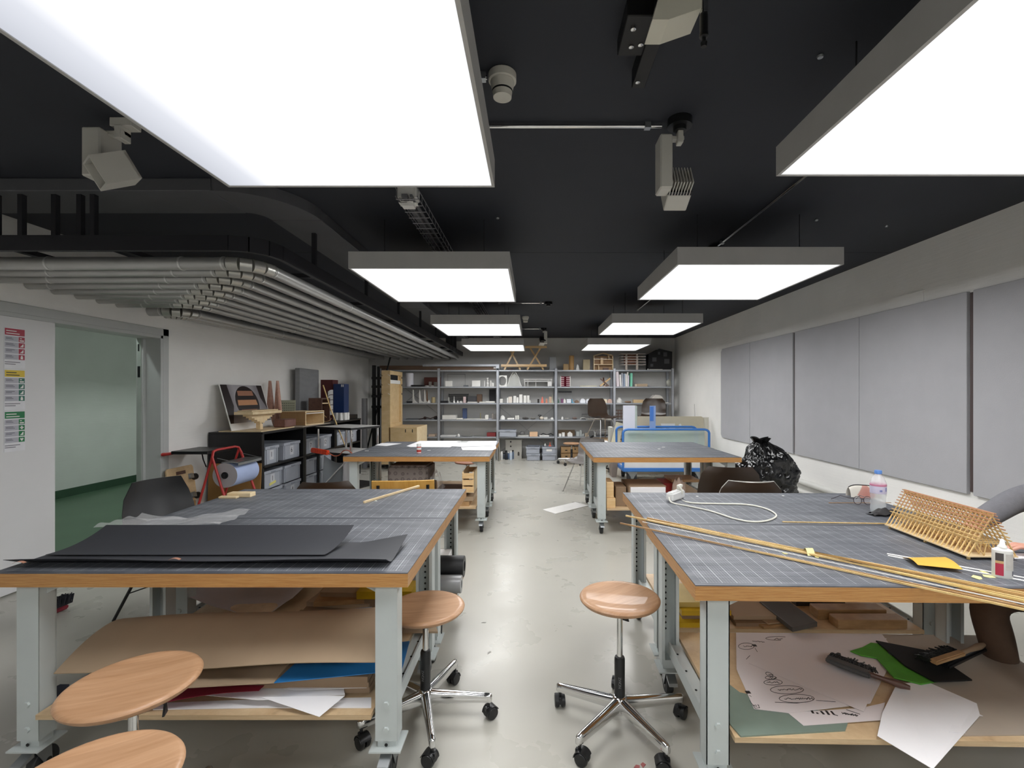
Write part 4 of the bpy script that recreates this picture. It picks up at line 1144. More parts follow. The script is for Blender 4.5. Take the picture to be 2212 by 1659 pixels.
# --- under the nearest right bench
Z2 = SZ
pap2 = mat('sketch_paper', 'dcd4d4', .75, 0, .02, 4)
flat('glass_sheet', [(1598, 1498), (1835, 1553), (1826, 1580), (1600, 1593), (1520, 1500), (1522, 1440)], Z2, .005, 'greenish glass sheet at the front of the right bench shelf', 'glass sheet', mat('green_glass', '7c8c82', .12, 0, .06, 8))
flat('cardboard_sheet', [(1900, 1372), (2130, 1374), (2300, 1500), (2360, 1588), (2080, 1591), (1990, 1500)], Z2, .004, 'brown cardboard sheet on the right half of the right bench shelf', 'cardboard', card2_m)
sk = flat('sketch_sheet', [(1590, 1367), (1905, 1370), (1935, 1410), (1880, 1520), (1706, 1541), (1629, 1532), (1591, 1446)], Z2 + .006, .0015, 'large white sheet with pen sketches and bubbles under the right bench', 'paper', pap2)
bl = flat('paper_sheet', [(1618, 1433), (1700, 1374), (1915, 1379), (1890, 1479), (1866, 1538)], Z2 + .0085, .0012, 'blank white sheet lying over the sketches', 'paper', pap2)
lo = flat('sketch_sheet', [(1702, 1540), (1736, 1568), (1903, 1556), (1912, 1518), (1860, 1530)], Z2 + .0055, .001, 'white sheet with bold black marks in front of the sketches', 'paper', pap2)
MB().sheet([G(1895, 1590, Z2 + .012), P(2015, 1662, 1.475), G(2117, 1546, Z2 + .012), G(2110, 1520, Z2 + .012), G(2000, 1472, Z2 + .012), G(1937, 1478, Z2 + .012), G(1906, 1540, Z2 + .012)], .001).one('paper_sheet', 'white sheet hanging over the front edge of the right shelf', 'paper', paper_m)
for k, (pts, l) in enumerate((([(2085, 1530), (2124, 1547), (2090, 1547)], 'white paper corner peeking out right of the hanging sheet'), ([(2060, 1560), (2086, 1584), (2050, 1582)], 'lower white paper corner peeking out by the shelf edge'))):
    flat('paper_sheet', pts, Z2 + .0055, .001, l, 'paper', paper_m)
def ink(par, paths, z, r=.0011):
    m = MB()
    for pts in paths:
        m.tube(gp(pts, z), r, 4)
    return m.done('pen_lines', ink_m, par, kind='stuff')
def bubble(cx, cy, rx, ry, n=18, tilt=0): return [(cx + rx * math.cos(2 * math.pi * i / n) , cy + ry * math.sin(2 * math.pi * i / n) + tilt * math.cos(2 * math.pi * i / n)) for i in range(n + 1)]
def scrib(x0, x1, y, h, tilt=0, seed=1):
    rnd = random.Random(seed)
    n = int((x1 - x0) / 2.2)
    return [(x0 + (x1 - x0) * i / n, y + tilt * i / n + h * (rnd.random() - .5) * 2) for i in range(n + 1)]
zi = Z2 + .0078
L = [bubble(1612, 1396, 17, 7), scrib(1606, 1625, 1396, 2, 0, 1), bubble(1680, 1379, 26, 4), scrib(1672, 1700, 1380, 1.4, 0, 2), scrib(1625, 1652, 1385, .8, 2, 3),
     bubble(1725, 1394, 20, 5), scrib(1716, 1738, 1394, 1.4, 0, 4), bubble(1780, 1383, 12, 3), scrib(1774, 1790, 1383, 1, 0, 5), bubble(1768, 1394, 10, 4), scrib(1835, 1880, 1393, 1.5, -3, 6), scrib(1840, 1885, 1388, 1.5, -2, 7),
     [(1631, 1400), (1636, 1408)], [(1620, 1416), (1612, 1424)], [(1745, 1399), (1752, 1406)],
     bubble(1662, 1457, 8, 4, 14, 3), scrib(1660, 1670, 1457, 1.2, 1, 8), bubble(1665, 1464, 12, 3.6), scrib(1660, 1678, 1465, 1.6, 0, 9), bubble(1670, 1474, 20, 6), scrib(1656, 1684, 1474, 2, 0, 10),
     bubble(1700, 1490, 36, 9), scrib(1680, 1732, 1490, 1.8, -1, 11), bubble(1721, 1509, 38, 9), scrib(1694, 1756, 1510, 2.2, -1, 12), [(1674, 1517), (1720, 1519), (1745, 1516)], [(1763, 1513), (1805, 1516)],
     [(1615, 1494), (1618, 1497), (1614, 1496)], [(1619, 1502), (1623, 1505)], scrib(1620, 1632, 1514, 2.5, 14, 13), [(1626, 1522), (1631, 1530), (1641, 1529), (1637, 1522), (1640, 1524)], [(1632, 1522), (1635, 1527)]]
ink(sk, L, zi)
dk = MB()
for u, v in ((1630, 1394), (1616, 1495)):
    p = G(u, v, zi); dk.box(p.x - .010, p.x + .008, p.y - .009, p.y + .007, zi, zi + .0006)
dk.done('ink_blots', ink_m, sk, kind='stuff')
zl = Z2 + .0068
bm_ = MB()
for (u0, v0, u1, v1, w) in ((1753, 1535, 1757, 1541, .008), (1764, 1539, 1767, 1542, .007), (1773, 1536, 1780, 1543, .008), (1784, 1535, 1791, 1544, .008), (1795, 1536, 1802, 1544, .007), (1802, 1544, 1810, 1546, .003), (1750, 1534, 1756, 1535, .003)):
    bm_.bar(G(u0, v0, zl), G(u1, v1, zl), w, .0008)
bm_.done('block_letters', ink_m, lo)
ink(lo, [scrib(1818, 1853, 1540, 2, 6, 21), scrib(1820, 1852, 1541, 1.5, 5, 22), [(1828, 1533), (1858, 1543)]], zl, .0013)
# brush, green cloth, dustpan
def brush(name, p0, p1, p2, wd, label, hm, z):
    t = thing(name, label, 'brush', (G(*p0, z).x, G(*p0, z).y, z))
    a, b, c = G(*p0, z + .03), G(*p1, z + .03), G(*p2, z + .02)
    MB().bar(a, b, wd * .8, .018).done('brush_back', mat('brush_back', '4b4b4b', .45), t, bevel=.004, segs=2)
    d = (b - a).normalized(); n = V((-d.y, d.x, 0))
    br = MB()
    rnd = random.Random(3)
    L_ = (b - a).length
    for i in range(46):
        for j in range(7):
            q = a + d * (L_ * (i + rnd.random()) / 46) + n * (wd * (.2 + .9 * j / 6))
            br.bar(q + V((0, 0, .004)), q + n * (.022 + .01 * rnd.random()) + V((rnd.uniform(-.004, .004), rnd.uniform(-.004, .004), .004 - .03 * rnd.random())), .004, .004)
    br.done('bristles', black_m, t, kind='stuff')
    MB().tube([b - d * .01, b + (c - b) * .3, b + (c - b) * .75, c], .011, 10, rs=[.010, .009, .014, .008]).done('handle', hm, t, smooth=50)
    return t
brush('hand_brush', (1786, 1422), (1882, 1458), (1966, 1486), .05, 'black hand brush with wooden handle lying on the white sheets', darkwd_m, Z2 + .012)
t0 = [(1835, 1408), (1862, 1400), (1880, 1390), (1905, 1393), (1922, 1416), (1985, 1447), (2032, 1474), (1990, 1481), (1930, 1466), (1893, 1424), (1860, 1418)]
flat('green_cloth', t0, Z2 + .0125, .006, 'bright green rag between the hand brush and the dustpan', 'rag', mat('bright_green', '4f9430', .8, 0, .12, 12), bevel=.003)
t = thing('dustpan', 'black dustpan with long handle lying on the right bench shelf', 'dustpan', G(1990, 1430, Z2))
MB().sheet(gp([(1892, 1386), (2004, 1408), (2062, 1445), (2100, 1471), (2018, 1474), (1955, 1440)], Z2 + .022), .006).done('pan', dark_m, t)
MB().bar(G(2040, 1440, Z2 + .03), G(2128, 1398, Z2 + .04), .03, .022).done('handle', black_m, t, bevel=.006, segs=2)
brush('hand_brush', (2016, 1430), (2078, 1410), (2126, 1392), .036, 'brown backed hand brush lying over the black dustpan', kraft_m, Z2 + .04)
for o in [x for x in bpy.data.objects if x.name.startswith('brush_back.001')]:
    o.data = o.data.copy(); o.data.materials[0] = tan_m
# --- rear right bench shelf
grey_slab = mat('grey_slab', '55524e', .55, 0, .1, 8)
def slab(pts, z, t, name, label, cat, m, group=None): return flat(name, pts, z, t, label, cat, m, group, bevel=.002)
slab([(1600, 1330), (1645, 1306), (1708, 1352), (1650, 1360)], SZ, .014, 'board', 'tan board lowest left on the rear right shelf', 'board', tan_m)
slab([(1612, 1318), (1690, 1306), (1735, 1340), (1660, 1350)], SZ + .015, .006, 'board', 'thin tan board under the dark grey slab', 'board', card_m)
slab([(1640, 1308), (1702, 1306), (1766, 1354), (1712, 1366)], SZ + .022, .024, 'stone_slab', 'dark grey slab leaning out over the rear right shelf', 'slab', grey_slab)
MB().box(1.475, 1.83, 2.44, 2.52, SZ, SZ + .052, None).one('timber_block', 'rear tan timber block on the rear right shelf', 'timber', tan_m, bevel=.003)
MB().box(1.515, 1.862, 2.345, 2.42, SZ, SZ + .044).one('timber_block', 'front tan timber block at the edge of the rear right shelf', 'timber', tan_m, bevel=.003)
MB().box(1.45, 1.72, 2.60, 2.85, SZ, SZ + .05).one('dark_box', 'dark grey flat box behind the tan timber blocks', 'box', mat('dark_grey_box', '3a3b40', .6))
MB().box(.735, .93, 2.36, 2.62, SZ, SZ + .024, None).one('yellow_board', 'lowest yellow board at the end of the rear right shelf', 'board', yel_m)
MB().box(.76, .99, 2.40, 2.64, SZ + .0245, SZ + .05).one('board', 'brown board between the yellow boards', 'board', kraft_m)
MB().box(.75, 1.0, 2.38, 2.60, SZ + .0505, SZ + .075, None).one('yellow_board', 'middle yellow board at the end of the rear right shelf', 'board', yel_m)
MB().box(.74, .93, 2.42, 2.66, SZ + .0755, SZ + .10).one('yellow_board', 'topmost pale yellow board at the end of the rear right shelf', 'board', mat('pale_yellow_board', 'd8c074', .5, 0, .08))
for (a, b, z, l) in ((2.37, 2.9, 0, 'lower'), (2.4, 2.85, .02, 'upper')):
    MB().box(1.02, 1.30, a, b, SZ + z, SZ + z + .018).one('board', '%s brown fibreboard in the middle of the rear right shelf' % l, 'board', (kraft_m, card_m)[z > 0])
# --- far left bench
for pts, z, l in (([(878, 963.5), (907, 952.5), (997, 952.5), (973, 966), (886, 965.5)], .0005, 'large white sheet left of centre on the far left bench'),
                  ([(973, 964), (999, 953), (1074, 952.6), (1070, 963), (997, 965)], .0018, 'large white sheet at the back right corner of the far left bench'),
                  ([(996, 966), (1071, 963.5), (1072, 969), (1063, 973), (999, 972.5)], .003, 'smaller white sheet in front, overlapping the back right one'),
                  ([(810, 962), (825, 957), (868, 958), (835, 963.6)], .0005, 'lone white sheet at the left of the far left bench'),
                  ([(985, 955), (990, 953.3), (1012, 953.3), (1008, 956)], .0034, 'small grey print lying on the white sheets')):
    flat('paper_sheet', pts, TZ + z, .001, l, 'paper', paper_m if 'print' not in l else mat('grey_print', '9a9c9a', .6))
p = G(905, 979, TZ)
t = thing('glue_stick', 'red and white glue stick standing on the far left bench', 'glue', (p.x, p.y, TZ))
MB().lathe([(0, 0), (.024, 0), (.025, .003), (.025, .07), (.023, .072)], 20, TR((p.x, p.y, TZ))).done('tube', mat('glue_stick_red', 'c2463e', .4), t, smooth=40)
MB().lathe([(.0245, .072), (.0245, .10), (.022, .104), (0, .104)], 20, TR((p.x, p.y, TZ))).done('cap', gl_m, t, smooth=40)
MB().lathe([(.0253, .0), (.0253, .008)], 20, TR((p.x, p.y, TZ + .004))).lathe([(.0253, .04), (.0253, .062)], 20, TR((p.x, p.y, TZ))).done('white_bands', gl_m, t, smooth=40)
for (u, v, l) in ((927, 973, 'white scrap right of the red glue stick'), (792, 974, 'white scrap at the left end of the far left bench'), (1433, 966, 'white scrap on the far right bench'), (1424, 970, 'larger pale scrap on the far right bench')):
    p = G(u, v, TZ)
    MB().prism([(-.02, -.01), (.018, -.012), (.022, .008), (-.015, .012)], .003, TR((p.x, p.y, TZ + .0003), 0, 0, u)).one('paper_scrap', l, 'paper', white_m)
MB().box(-1.55, -1.08, 4.90, 5.30, SZ, SZ + .20).one('cardboard_box', 'cardboard box under the patterned cushion below the far left bench', 'box', card_m, bevel=.003)
def m_pattern():
    n = NT('patterned_brown_fabric')
    co = n.coord((1, 1, 1))
    vo = n.n('ShaderNodeTexVoronoi'); vo.inputs['Scale'].default_value = 16; vo.inputs['Randomness'].default_value = .25
    n.l(co, vo.inputs['Vector'])
    n.l(n.ramp(vo.outputs[0], [(.12, rgba(lin('463f3b'))), (.2, rgba(lin('756b66'))), (.34, rgba(lin('5a514d'))), (.4, rgba(lin('7a706b')))]), n.b.inputs['Base Color'])
    n.b.inputs['Roughness'].default_value = .9
    return n.m
MB().box(-1.52, -1.10, 4.93, 5.32, SZ + .201, SZ + .415).one('cushion', 'thick patterned brown seat cushion under the far left bench', 'cushion', m_pattern(), bevel=.02, segs=3)
crumple(-1.09, -.96, 4.93, 5.2, SZ + .16, .14, 4, 6, 14).one('plastic_film', 'clear plastic film beside the patterned cushion', 'plastic film', film, smooth=50)
for k, (x0, x1, y0, y1, m, l) in enumerate(((-1.02, -.66, 4.90, 5.4, tan_m, 'lowest board in the stack under the far left bench'), (-1.0, -.62, 4.92, 5.42, card_m, 'second board in the stack under the far left bench'), (-1.03, -.7, 4.9, 5.35, darkwd_m, 'dark top board in the stack under the far left bench'))):
    MB().box(x0, x1, y0, y1, SZ + .05 * k, SZ + .05 * k + .045).one('board', l, 'board', m, 'boards under the far left bench')
t = thing('wooden_crate', 'pale wooden crate at the right end under the far left bench', 'crate', (-.63, 5.1, SZ))
for k in range(3):
    MB().box(-.73, -.61, 4.88, 4.895, SZ + .07 * k + .15, SZ + .07 * k + .205).done('slat', pine_m, t, bevel=.002)
    MB().box(-.73, -.61, 5.3, 5.315, SZ + .07 * k + .15, SZ + .07 * k + .205).done('slat', pine_m, t, bevel=.002)
MB().box(-.73, -.715, 4.895, 5.3, SZ + .15, SZ + .36).box(-.625, -.61, 4.895, 5.3, SZ + .15, SZ + .36).box(-.73, -.61, 4.88, 5.315, SZ + .145, SZ + .15).done('box_sides', pale_m, t)
# --- far right bench shelf
t = thing('paper_stack', 'thick stack of white paper under kraft wrap below the far right bench', 'paper stack', (1.18, 5.0, SZ))
MB().box(1.0, 1.36, 4.83, 5.25, SZ, SZ + .21).done('paper_block', paper_m, t, bevel=.003)
MB().box(.99, 1.37, 4.845, 5.26, SZ + .211, SZ + .218).box(.985, .997, 4.835, 5.26, SZ, SZ + .218).done('kraft_wrap', kraft_m, t)
MB().box(.755, .845, 4.82, 5.1, SZ, SZ + .10).one('wood_block', 'lower tan wood box at the left end under the far right bench', 'wood block', pine_m, bevel=.003)
MB().box(.755, .83, 4.84, 5.1, SZ + .101, SZ + .26).one('wood_block', 'upper tan wood box at the left end under the far right bench', 'wood block', pine_m, bevel=.003)
MB().box(.86, .97, 4.9, 5.2, SZ, SZ + .2).one('cardboard_box', 'narrow brown carton left of the paper stack', 'box', kraft_m, bevel=.003)
MB().box(1.40, 1.62, 5.05, 5.35, SZ, SZ + .21, None).one('red_box', 'flat red box between paper stack and brown bag', 'box', mat('red_box', '9c2f2a', .5))
MB().box(1.50, 1.80, 5.1, 5.4, SZ + .211, SZ + .24).one('board', 'brown board lying over the red box', 'board', tan_m)
crumple(1.64, 1.9, 4.85, 5.04, SZ, .03, 3, 2, 8).one('paper_scrap', 'crumpled pale paper right of the brown bag', 'paper', card2_m, smooth=50)
def bag(a, b):
    an = 2 * math.pi * a
    k = 1 - .35 * b + .07 * math.sin(5 * an + b * 4)
    if b > .8: k *= 1 - (b - .8) * 2.4
    return (1.52 + .085 * k * math.cos(an), 4.93 + .06 * k * math.sin(an), SZ + .28 * b + .02 * math.sin(3 * an) * b)
MB().surf(bag, 28, 10, .001).one('paper_bag', 'twisted brown paper bag on the far right bench shelf', 'bag', mat('bag_paper', 'a48f80', .75), smooth=40)
# --- on the floor
flat('white_board', [(1172, 1102), (1243, 1086), (1272, 1093), (1200, 1111)], 0, .008, 'white board lying on the floor beside the far right bench', 'board', white_m)
bp = G(120, 1334, 0)
brush_t = thing('floor_brush', 'red and black brush head on the floor by the open door', 'brush', (bp.x, bp.y, 0))
b0_, b1_ = G(60, 1350, 0), G(143, 1315, 0)
MB().bar(b0_ + V((0, 0, .02)), b1_ + V((0, 0, .02)), .05, .03).done('brush_back', mat('dark_red_plastic', '7a1c2c', .5), brush_t, bevel=.008, segs=2)
bb = MB()
rnd = random.Random(5)
for i in range(60):
    for j in range(6):
        q = b0_.lerp(b1_, (i + rnd.random()) / 60) + V((-.02 + .008 * j, .004 * j, .034))
        bb.bar(q, q + V((rnd.uniform(-.01, .01), rnd.uniform(0, .02), .055 + .01 * rnd.random())), .004, .004)
bb.done('bristles', mat('black_bristle', '181a22', .7), brush_t, kind='stuff')
for k, (u, v, l) in enumerate(((1375, 1657, 'reddish scrap on the floor in front of the right stool'), (1389, 1654, 'second reddish scrap on the floor beside the first'))):
    p = G(u, v, 0)
    MB().prism([(-.012, -.004), (.010, -.008), (.014, .006), (0, .010)], .0015, TR((p.x, p.y, .0005), 0, 0, k)).one('floor_scrap', l, 'scrap', mat('red_scrap', '9c5a58', .6))
for k, (u, v) in enumerate(((1045, 1345), (1056, 1410), (1205, 1168), (1096, 1118))):
    p = G(u, v, 0)
    MB().prism([(-.016, -.004), (.012, -.006), (.016, .004), (-.004, .006)], .001, TR((p.x, p.y, .0004), 0, 0, k)).one('floor_scrap', ('grey floor chip right of the left stool seat', 'grey floor chip right of the left stool column', 'white floor chip below the white board', 'tiny floor chip in the aisle near the far benches')[k], 'scrap', mat('grey_scrap', '8d8b86', .6))
# ------------------------------------------------------------------ left wall: black cabinets with grey crates
CZ, CXF = .995, -3.10
cab_m = mat('black_cabinet', '121214', .45, 0, .08)
def cabinet(y0, y1, label):
    t = thing('storage_shelf', label, 'shelf unit', (-3.4, (y0 + y1) / 2, 0), group='black storage units along the left wall')
    x0, x1 = XL + .02, CXF
    MB().box(x0, x1, y0, y0 + .022, 0, CZ - .025).done('side_panel', cab_m, t)
    MB().box(x0, x1, y1 - .022, y1, 0, CZ - .025).done('side_panel', cab_m, t)
    MB().box(x0, x1 + .01, y0, y1, CZ - .025, CZ).done('top_panel', cab_m, t, bevel=.002)
    MB().box(x0, x1, y0 + .022, y1 - .022, .575, .597).done('shelf', cab_m, t)
    MB().box(x0, x1, y0 + .022, y1 - .022, .06, .085).done('bottom_panel', cab_m, t)
    MB().box(x0, x0 + .01, y0 + .022, y1 - .022, .085, CZ - .025).done('back_panel', cab_m, t)
    MB().box(x1 - .04, x1, y0 + .022, y0 + .05, .085, CZ - .025).done('front_post', cab_m, t)
cabinet(5.40, 6.40, 'black storage unit nearest the red paper stand, crates 1 and 6')
cabinet(6.41, 7.41, 'middle black storage unit behind the white topped trolley')
cabinet(7.42, 8.50, 'farthest black storage unit toward the back wall')
def crate(yc, z, w, num, label, x1=CXF - .02, d=.52, h=.215, tape=False, group='grey crates in the black storage units', name='storage_crate'):
    t = thing(name, label, 'crate', (x1 - d / 2, yc, z), group=group)
    x0, y0, y1 = x1 - d, yc - w / 2, yc + w / 2
    m = MB()
    m.box(x0, x1 - .012, y0 + .012, y1 - .012, z, z + .006)
    for a in ((x0, x0 + .004, y0 + .008, y1 - .008), (x1 - .016, x1 - .012, y0 + .008, y1 - .008), (x0, x1 - .012, y0 + .008, y0 + .012), (x0, x1 - .012, y1 - .012, y1 - .008)):
        m.box(*a, z, z + h - .03)
    m.done('crate_body', crate_m, t, bevel=.002)
    r = MB()
    for a in ((x0 - .004, x0 + .008, y0, y1), (x1 - .012, x1, y0, y1), (x0 + .008, x1 - .012, y0, y0 + .012), (x0 + .008, x1 - .012, y1 - .012, y1)):
        r.box(*a, z + h - .035, z + h)
    r.done('rim', crate_m, t, bevel=.003)
    for yy in (y0 + .03, y1 - .045):
        MB().box(x1 - .013, x1 - .002, yy, yy + .015, z + .01, z + h - .035).done('rib', crate_m, t, bevel=.002)
    MB().box(x1 - .001, x1 + .004, yc - .05, yc + .05, z + h - .028, z + h - .012).done('grip', mat('crate_grip', '8d939d', .5), t, bevel=.002)
    if num:
        MB().box(x1 - .0118, x1 - .0108, yc - .045, yc + .045, z + .05, z + .165).done('label_plate', mat('crate_label', 'c3c5ca', .6), t)
        text(num, .085, t, TR((x1 - .0104, yc, z + .11), R(90), 0, R(90)), ink_m, 'number')
    if tape: MB().bar((x1 - .010, yc - .07, z + .045), (x1 - .010, yc + .07, z + .065), .002, .03).done('tape', mat('yellow_tape', 'd9d27a', .5), t)
    return t
Z1 = .598
crate(5.66, Z1, .30, '1', 'smaller grey crate marked 1, alone at the left of the upper shelf')
crate(6.13, Z1, .42, '6', 'grey crate marked 6 on the upper shelf of the nearest unit')
crate(5.68, .086, .42, '3', 'grey crate at the bottom left, below the taped one')
crate(5.68, .31, .42, '1', 'grey crate marked 1 with a yellow tape strip', tape=True)
crate(6.15, .086, .42, '4', 'grey crate marked 4 at the bottom of the nearest unit')
crate(6.15, .31, .42, '', 'blank grey crate stacked on the crate marked 4')
crate(6.66, Z1, .36, '7', 'grey crate left of crate 12 on the middle upper shelf')
crate(7.12, Z1, .42, '12', 'grey crate marked 12 on the middle upper shelf')
crate(6.64, .086, .36, '', 'lower left grey crate in the middle unit')
crate(6.64, .31, .36, '', 'upper left grey crate in the middle unit lower stack')
crate(7.14, .086, .40, '9', 'grey crate at the bottom right of the middle unit')
crate(7.14, .31, .40, '11', 'grey crate marked 11 on the lower right stack')
crate(7.70, Z1, .36, '8', 'grey crate marked 8 on the farthest upper shelf')
crate(8.18, Z1, .42, '10', 'grey crate marked 10, last on the farthest upper shelf')
# things on the cabinets
MB().box(-3.62, -3.13, 5.44, 6.22, CZ + .0005, CZ + .012).one('base_board', 'thin pale board under the picture board on the black unit', 'board', pale_m)
MB().box(-3.5, -3.02, 6.20, 7.05, CZ + .0005, CZ + .010).one('base_board', 'thin grey board under the slatted wooden box', 'board', card2_m)
# picture board: a print of a round opening with wooden bars
t = thing('picture_board', 'white board with a print of an oval opening, leaning on the wall', 'picture', (-3.5, 5.9, CZ))
ux = V((0, 1, 0)); th = math.atan2(.20, .56)
uy = V((-math.sin(th), .12 * math.cos(th), math.cos(th))).normalized(); un = ux.cross(uy)
o_ = V((-3.46, 5.43, CZ + .014))
un = un if un.x > 0 else -un
Tb = MX(((ux.x, uy.x, un.x, o_.x), (ux.y, uy.y, un.y, o_.y), (ux.z, uy.z, un.z, o_.z), (0, 0, 0, 1)))
WB, HB = .86, .585
MB().box(0, WB, 0, HB, -.008, 0, Tb).done('board', white_m, t)
pg = NT('print_grey'); pg.b.inputs['Roughness'].default_value = .35
sx = pg.n('ShaderNodeSeparateXYZ'); pg.l(pg.coord((1, 1, 1), 'Object'), sx.inputs[0])
pg.l(pg.ramp(pg.math('ABSOLUTE', pg.math('SUBTRACT', pg.math('FRACT', pg.math('MULTIPLY', sx.outputs[1], 1.15)), .5)), [(0, rgba(lin('6c676b'))), (.2, rgba(lin('8f8b8f'))), (.3, rgba(lin('a9a6aa')))]), pg.b.inputs['Base Color'])
pr_ = MB().prism([(.012, .085), (WB - .012, .085), (WB - .012, HB - .012), (.012, HB - .012)], .001, Tb).done('print', pg.m, t)
pd = mat('print_dark', '241a1a', .35, 0, .1)
MB().prism([(.012, .085), (.07, .085), (.16, .30), (.13, HB - .012), (.012, HB - .012)], .0012, Tb).done('print_shape', pd, t)
MB().prism([(WB - .02, .25), (WB - .012, .25), (WB - .012, HB - .012), (WB - .13, HB - .012), (WB - .11, .40)], .0012, Tb).done('print_shape', pd, t)
MB().prism([(.45 + .235 * math.cos(R(q)), .335 + .225 * math.sin(R(q))) for q in range(0, 360, 12)], .0016, Tb).done('print_oval', pd, t)
for (y0, y1, w, h) in ((.43, .495, .16, 'a07058'), (.305, .375, .20, 'c08a62'), (.20, .25, .17, '9a6a50')):
    MB().prism([(.45 - w, y0), (.45 + w, y0), (.45 + w * .95, y1), (.45 - w * .95, y1)], .002, Tb).done('print_bar', mat('print_wood_' + h, h, .4, 0, .04), t)
# twin spires
t = thing('spire_model', 'pinkish wooden model with two tall pointed spires', 'model', (-3.58, 6.55, CZ))
T_ = MX(((1, 0, 0, -3.675), (0, 0, -1, 6.55), (0, 1, 0, CZ + .001), (0, 0, 0, 1))) @ MX.Diagonal((.5, 1, 1, 1))
pk = m_wood('pink_wood', 'b58878', 'c9a08e', (4, 4, 14), 3, rough=.5)
for x in (0, .21):
    MB().prism([(x, 0), (x + .2, 0), (x + .19, .22), (x + .10, .62), (x + .07, .62), (x + .01, .22)], .05, T_).done('spire', pk, t, bevel=.003)
    MB().prism([(x + .06, 0), (x + .14, 0), (x + .135, .14), (x + .1, .2), (x + .065, .14)], .003, T_ @ TR((0, 0, .05))).done('arch', mat('arch_shade', '94685c', .7), t)
    MB().prism([(x + .03, .22), (x + .05, .22), (x + .075, .5), (x + .068, .5)], .01, T_ @ TR((0, 0, .05))).prism([(x + .15, .22), (x + .17, .22), (x + .105, .5), (x + .098, .5)], .01, T_ @ TR((0, 0, .05))).done('batten', pk, t)
# perforated card
t = thing('perforated_card', 'small grey green perforated card leaning behind the slatted box', 'card', (-3.6, 6.9, CZ))
T_ = TR((-3.62, 6.78, CZ + .011), R(90 - 8), 0, R(22))
MB().box(0, .19, 0, .34, -.006, 0, T_).done('card', mat('grey_green_card', '9a9c88', .7), t)
hm = MB()
for i in range(7):
    for j in range(5): hm.box(.015 + .024 * i, .027 + .024 * i, .15 + .034 * j, .165 + .034 * j, 0, .0008, T_)
hm.done('hole_pattern', mat('card_hole', '5f6152', .8), t, kind='stuff')
# cantilever model
t = thing('canopy_model', 'pale timber model of a slab roof on one stepped column', 'model', (-3.26, 5.7, CZ))
T_ = MX(((1, 0, 0, 0), (0, 1, 0, 0), (0, 0, 1, 0), (0, 0, 0, 1)))
MB().box(-3.42, -3.20, 5.40, 6.02, 1.195, 1.228).done('roof_slab', pale_m, t, bevel=.002)
MB().box(-3.40, -3.23, 5.43, 5.99, 1.229, 1.243).done('roof_board', pale_m, t, bevel=.002)
for k in range(5):
    w = .05 + .055 * k
    MB().box(-3.335, -3.265, 5.70 - w, 5.70 + w, 1.085 + .022 * k, 1.1065 + .022 * k).done('bracket_layer', pale_m, t)
MB().box(-3.325, -3.275, 5.672, 5.728, CZ + .013, 1.085).done('column', pale_m, t)
MB().cyl((-3.274, 5.715, 1.085), (-3.272, 5.715, 1.085), .01, 10).done('dowel_hole', dark_m, t)
MB().box(-3.30, -3.14, 6.00, 6.27, CZ + .013, CZ + .115, None).one('wood_block', 'dark reddish brown wood block in front of the canopy model', 'wood block', redwd_m if False else m_wood('plum_wood', '6d4a42', '7f5a50', (4, 4, 4), 6), bevel=.012)
# slatted box
t = thing('slatted_box', 'open wooden box clad with thin vertical slats', 'model', (-3.25, 6.65, CZ))
T_ = TR((-3.07, 6.38, CZ + .011), 0, 0, R(-6))
bx = MB()
for a in ((-.36, 0, 0, .46, 0, .012), (-.36, 0, 0, .46, .178, .19), (-.36, -.348, 0, .46, .012, .178), (-.36, 0, 0, .012, .012, .178), (-.36, 0, .448, .46, .012, .178)):
    bx.box(*a, T_)
bx.done('box_frame', pale_m, t)
sm_ = MB().box(-.0045, .0045, -.006, 0, .004, .186).mesh('slat', tan_m)
for k in range(26):
    o = put('slat', sm_, t)
    o.matrix_local = MX.Translation(-V((-3.25, 6.65, CZ))) @ T_ @ TR((-.352 + .0137 * k, 0, 0))
MB().box(-.02, .001, .02, .44, .155, .165, T_).done('lintel', white_m, t)
# concrete-like slab, red box, frame box, blue tower, veneer, stick, black box
conc_m = mat('grey_concrete_slab', '86878a', .75, 0, .07, 5, .2, 30, (1, 1, 4))
MB().box(-3.64, -3.56, 7.22, 7.86, CZ + .001, 1.83).one('tall_slab', 'tall grey concrete coloured slab standing on the black unit', 'slab', conc_m, bevel=.008)
MB().box(-3.55, -3.35, 7.90, 8.12, CZ + .001, 1.67).one('red_box', 'dark red upright box right of the tall grey slab', 'box', mat('dark_red_box', '5d2a2c', .6))
t = thing('frame_box', 'brown wooden frame box in front of the dark red box', 'model', (-3.3, 7.35, CZ))
fb = MB()
for a in ((-3.42, -3.22, 7.20, 7.225, CZ + .001, 1.35), (-3.42, -3.22, 7.475, 7.50, CZ + .001, 1.35), (-3.42, -3.22, 7.20, 7.50, 1.35, 1.37), (-3.42, -3.405, 7.225, 7.475, CZ + .001, 1.35)):
    fb.box(*a)
fb.done('frame', darkwd_m, t)
MB().box(-3.41, -3.225, 7.225, 7.475, 1.28, 1.295).done('shelf', pale_m, t)
t = thing('blue_tower', 'dark blue tower model with white scoops on a white ribbed base', 'model', (-3.35, 7.98, CZ))
dbm = mat('navy_tower', '16305e', .4, 0, .04)
MB().box(-3.32, -3.14, 7.86, 8.06, 1.12, 1.60).done('tower', dbm, t, bevel=.003)
rb = MB()
for k in range(10):
    rb.cyl((-3.23 + .105 * math.cos(k * .628), 7.96 + .105 * math.sin(k * .628), CZ + .001), (-3.23 + .105 * math.cos(k * .628), 7.96 + .105 * math.sin(k * .628), 1.119), .028, 10)
rb.cyl((-3.23, 7.96, CZ + .001), (-3.23, 7.96, 1.119), .10, 20)
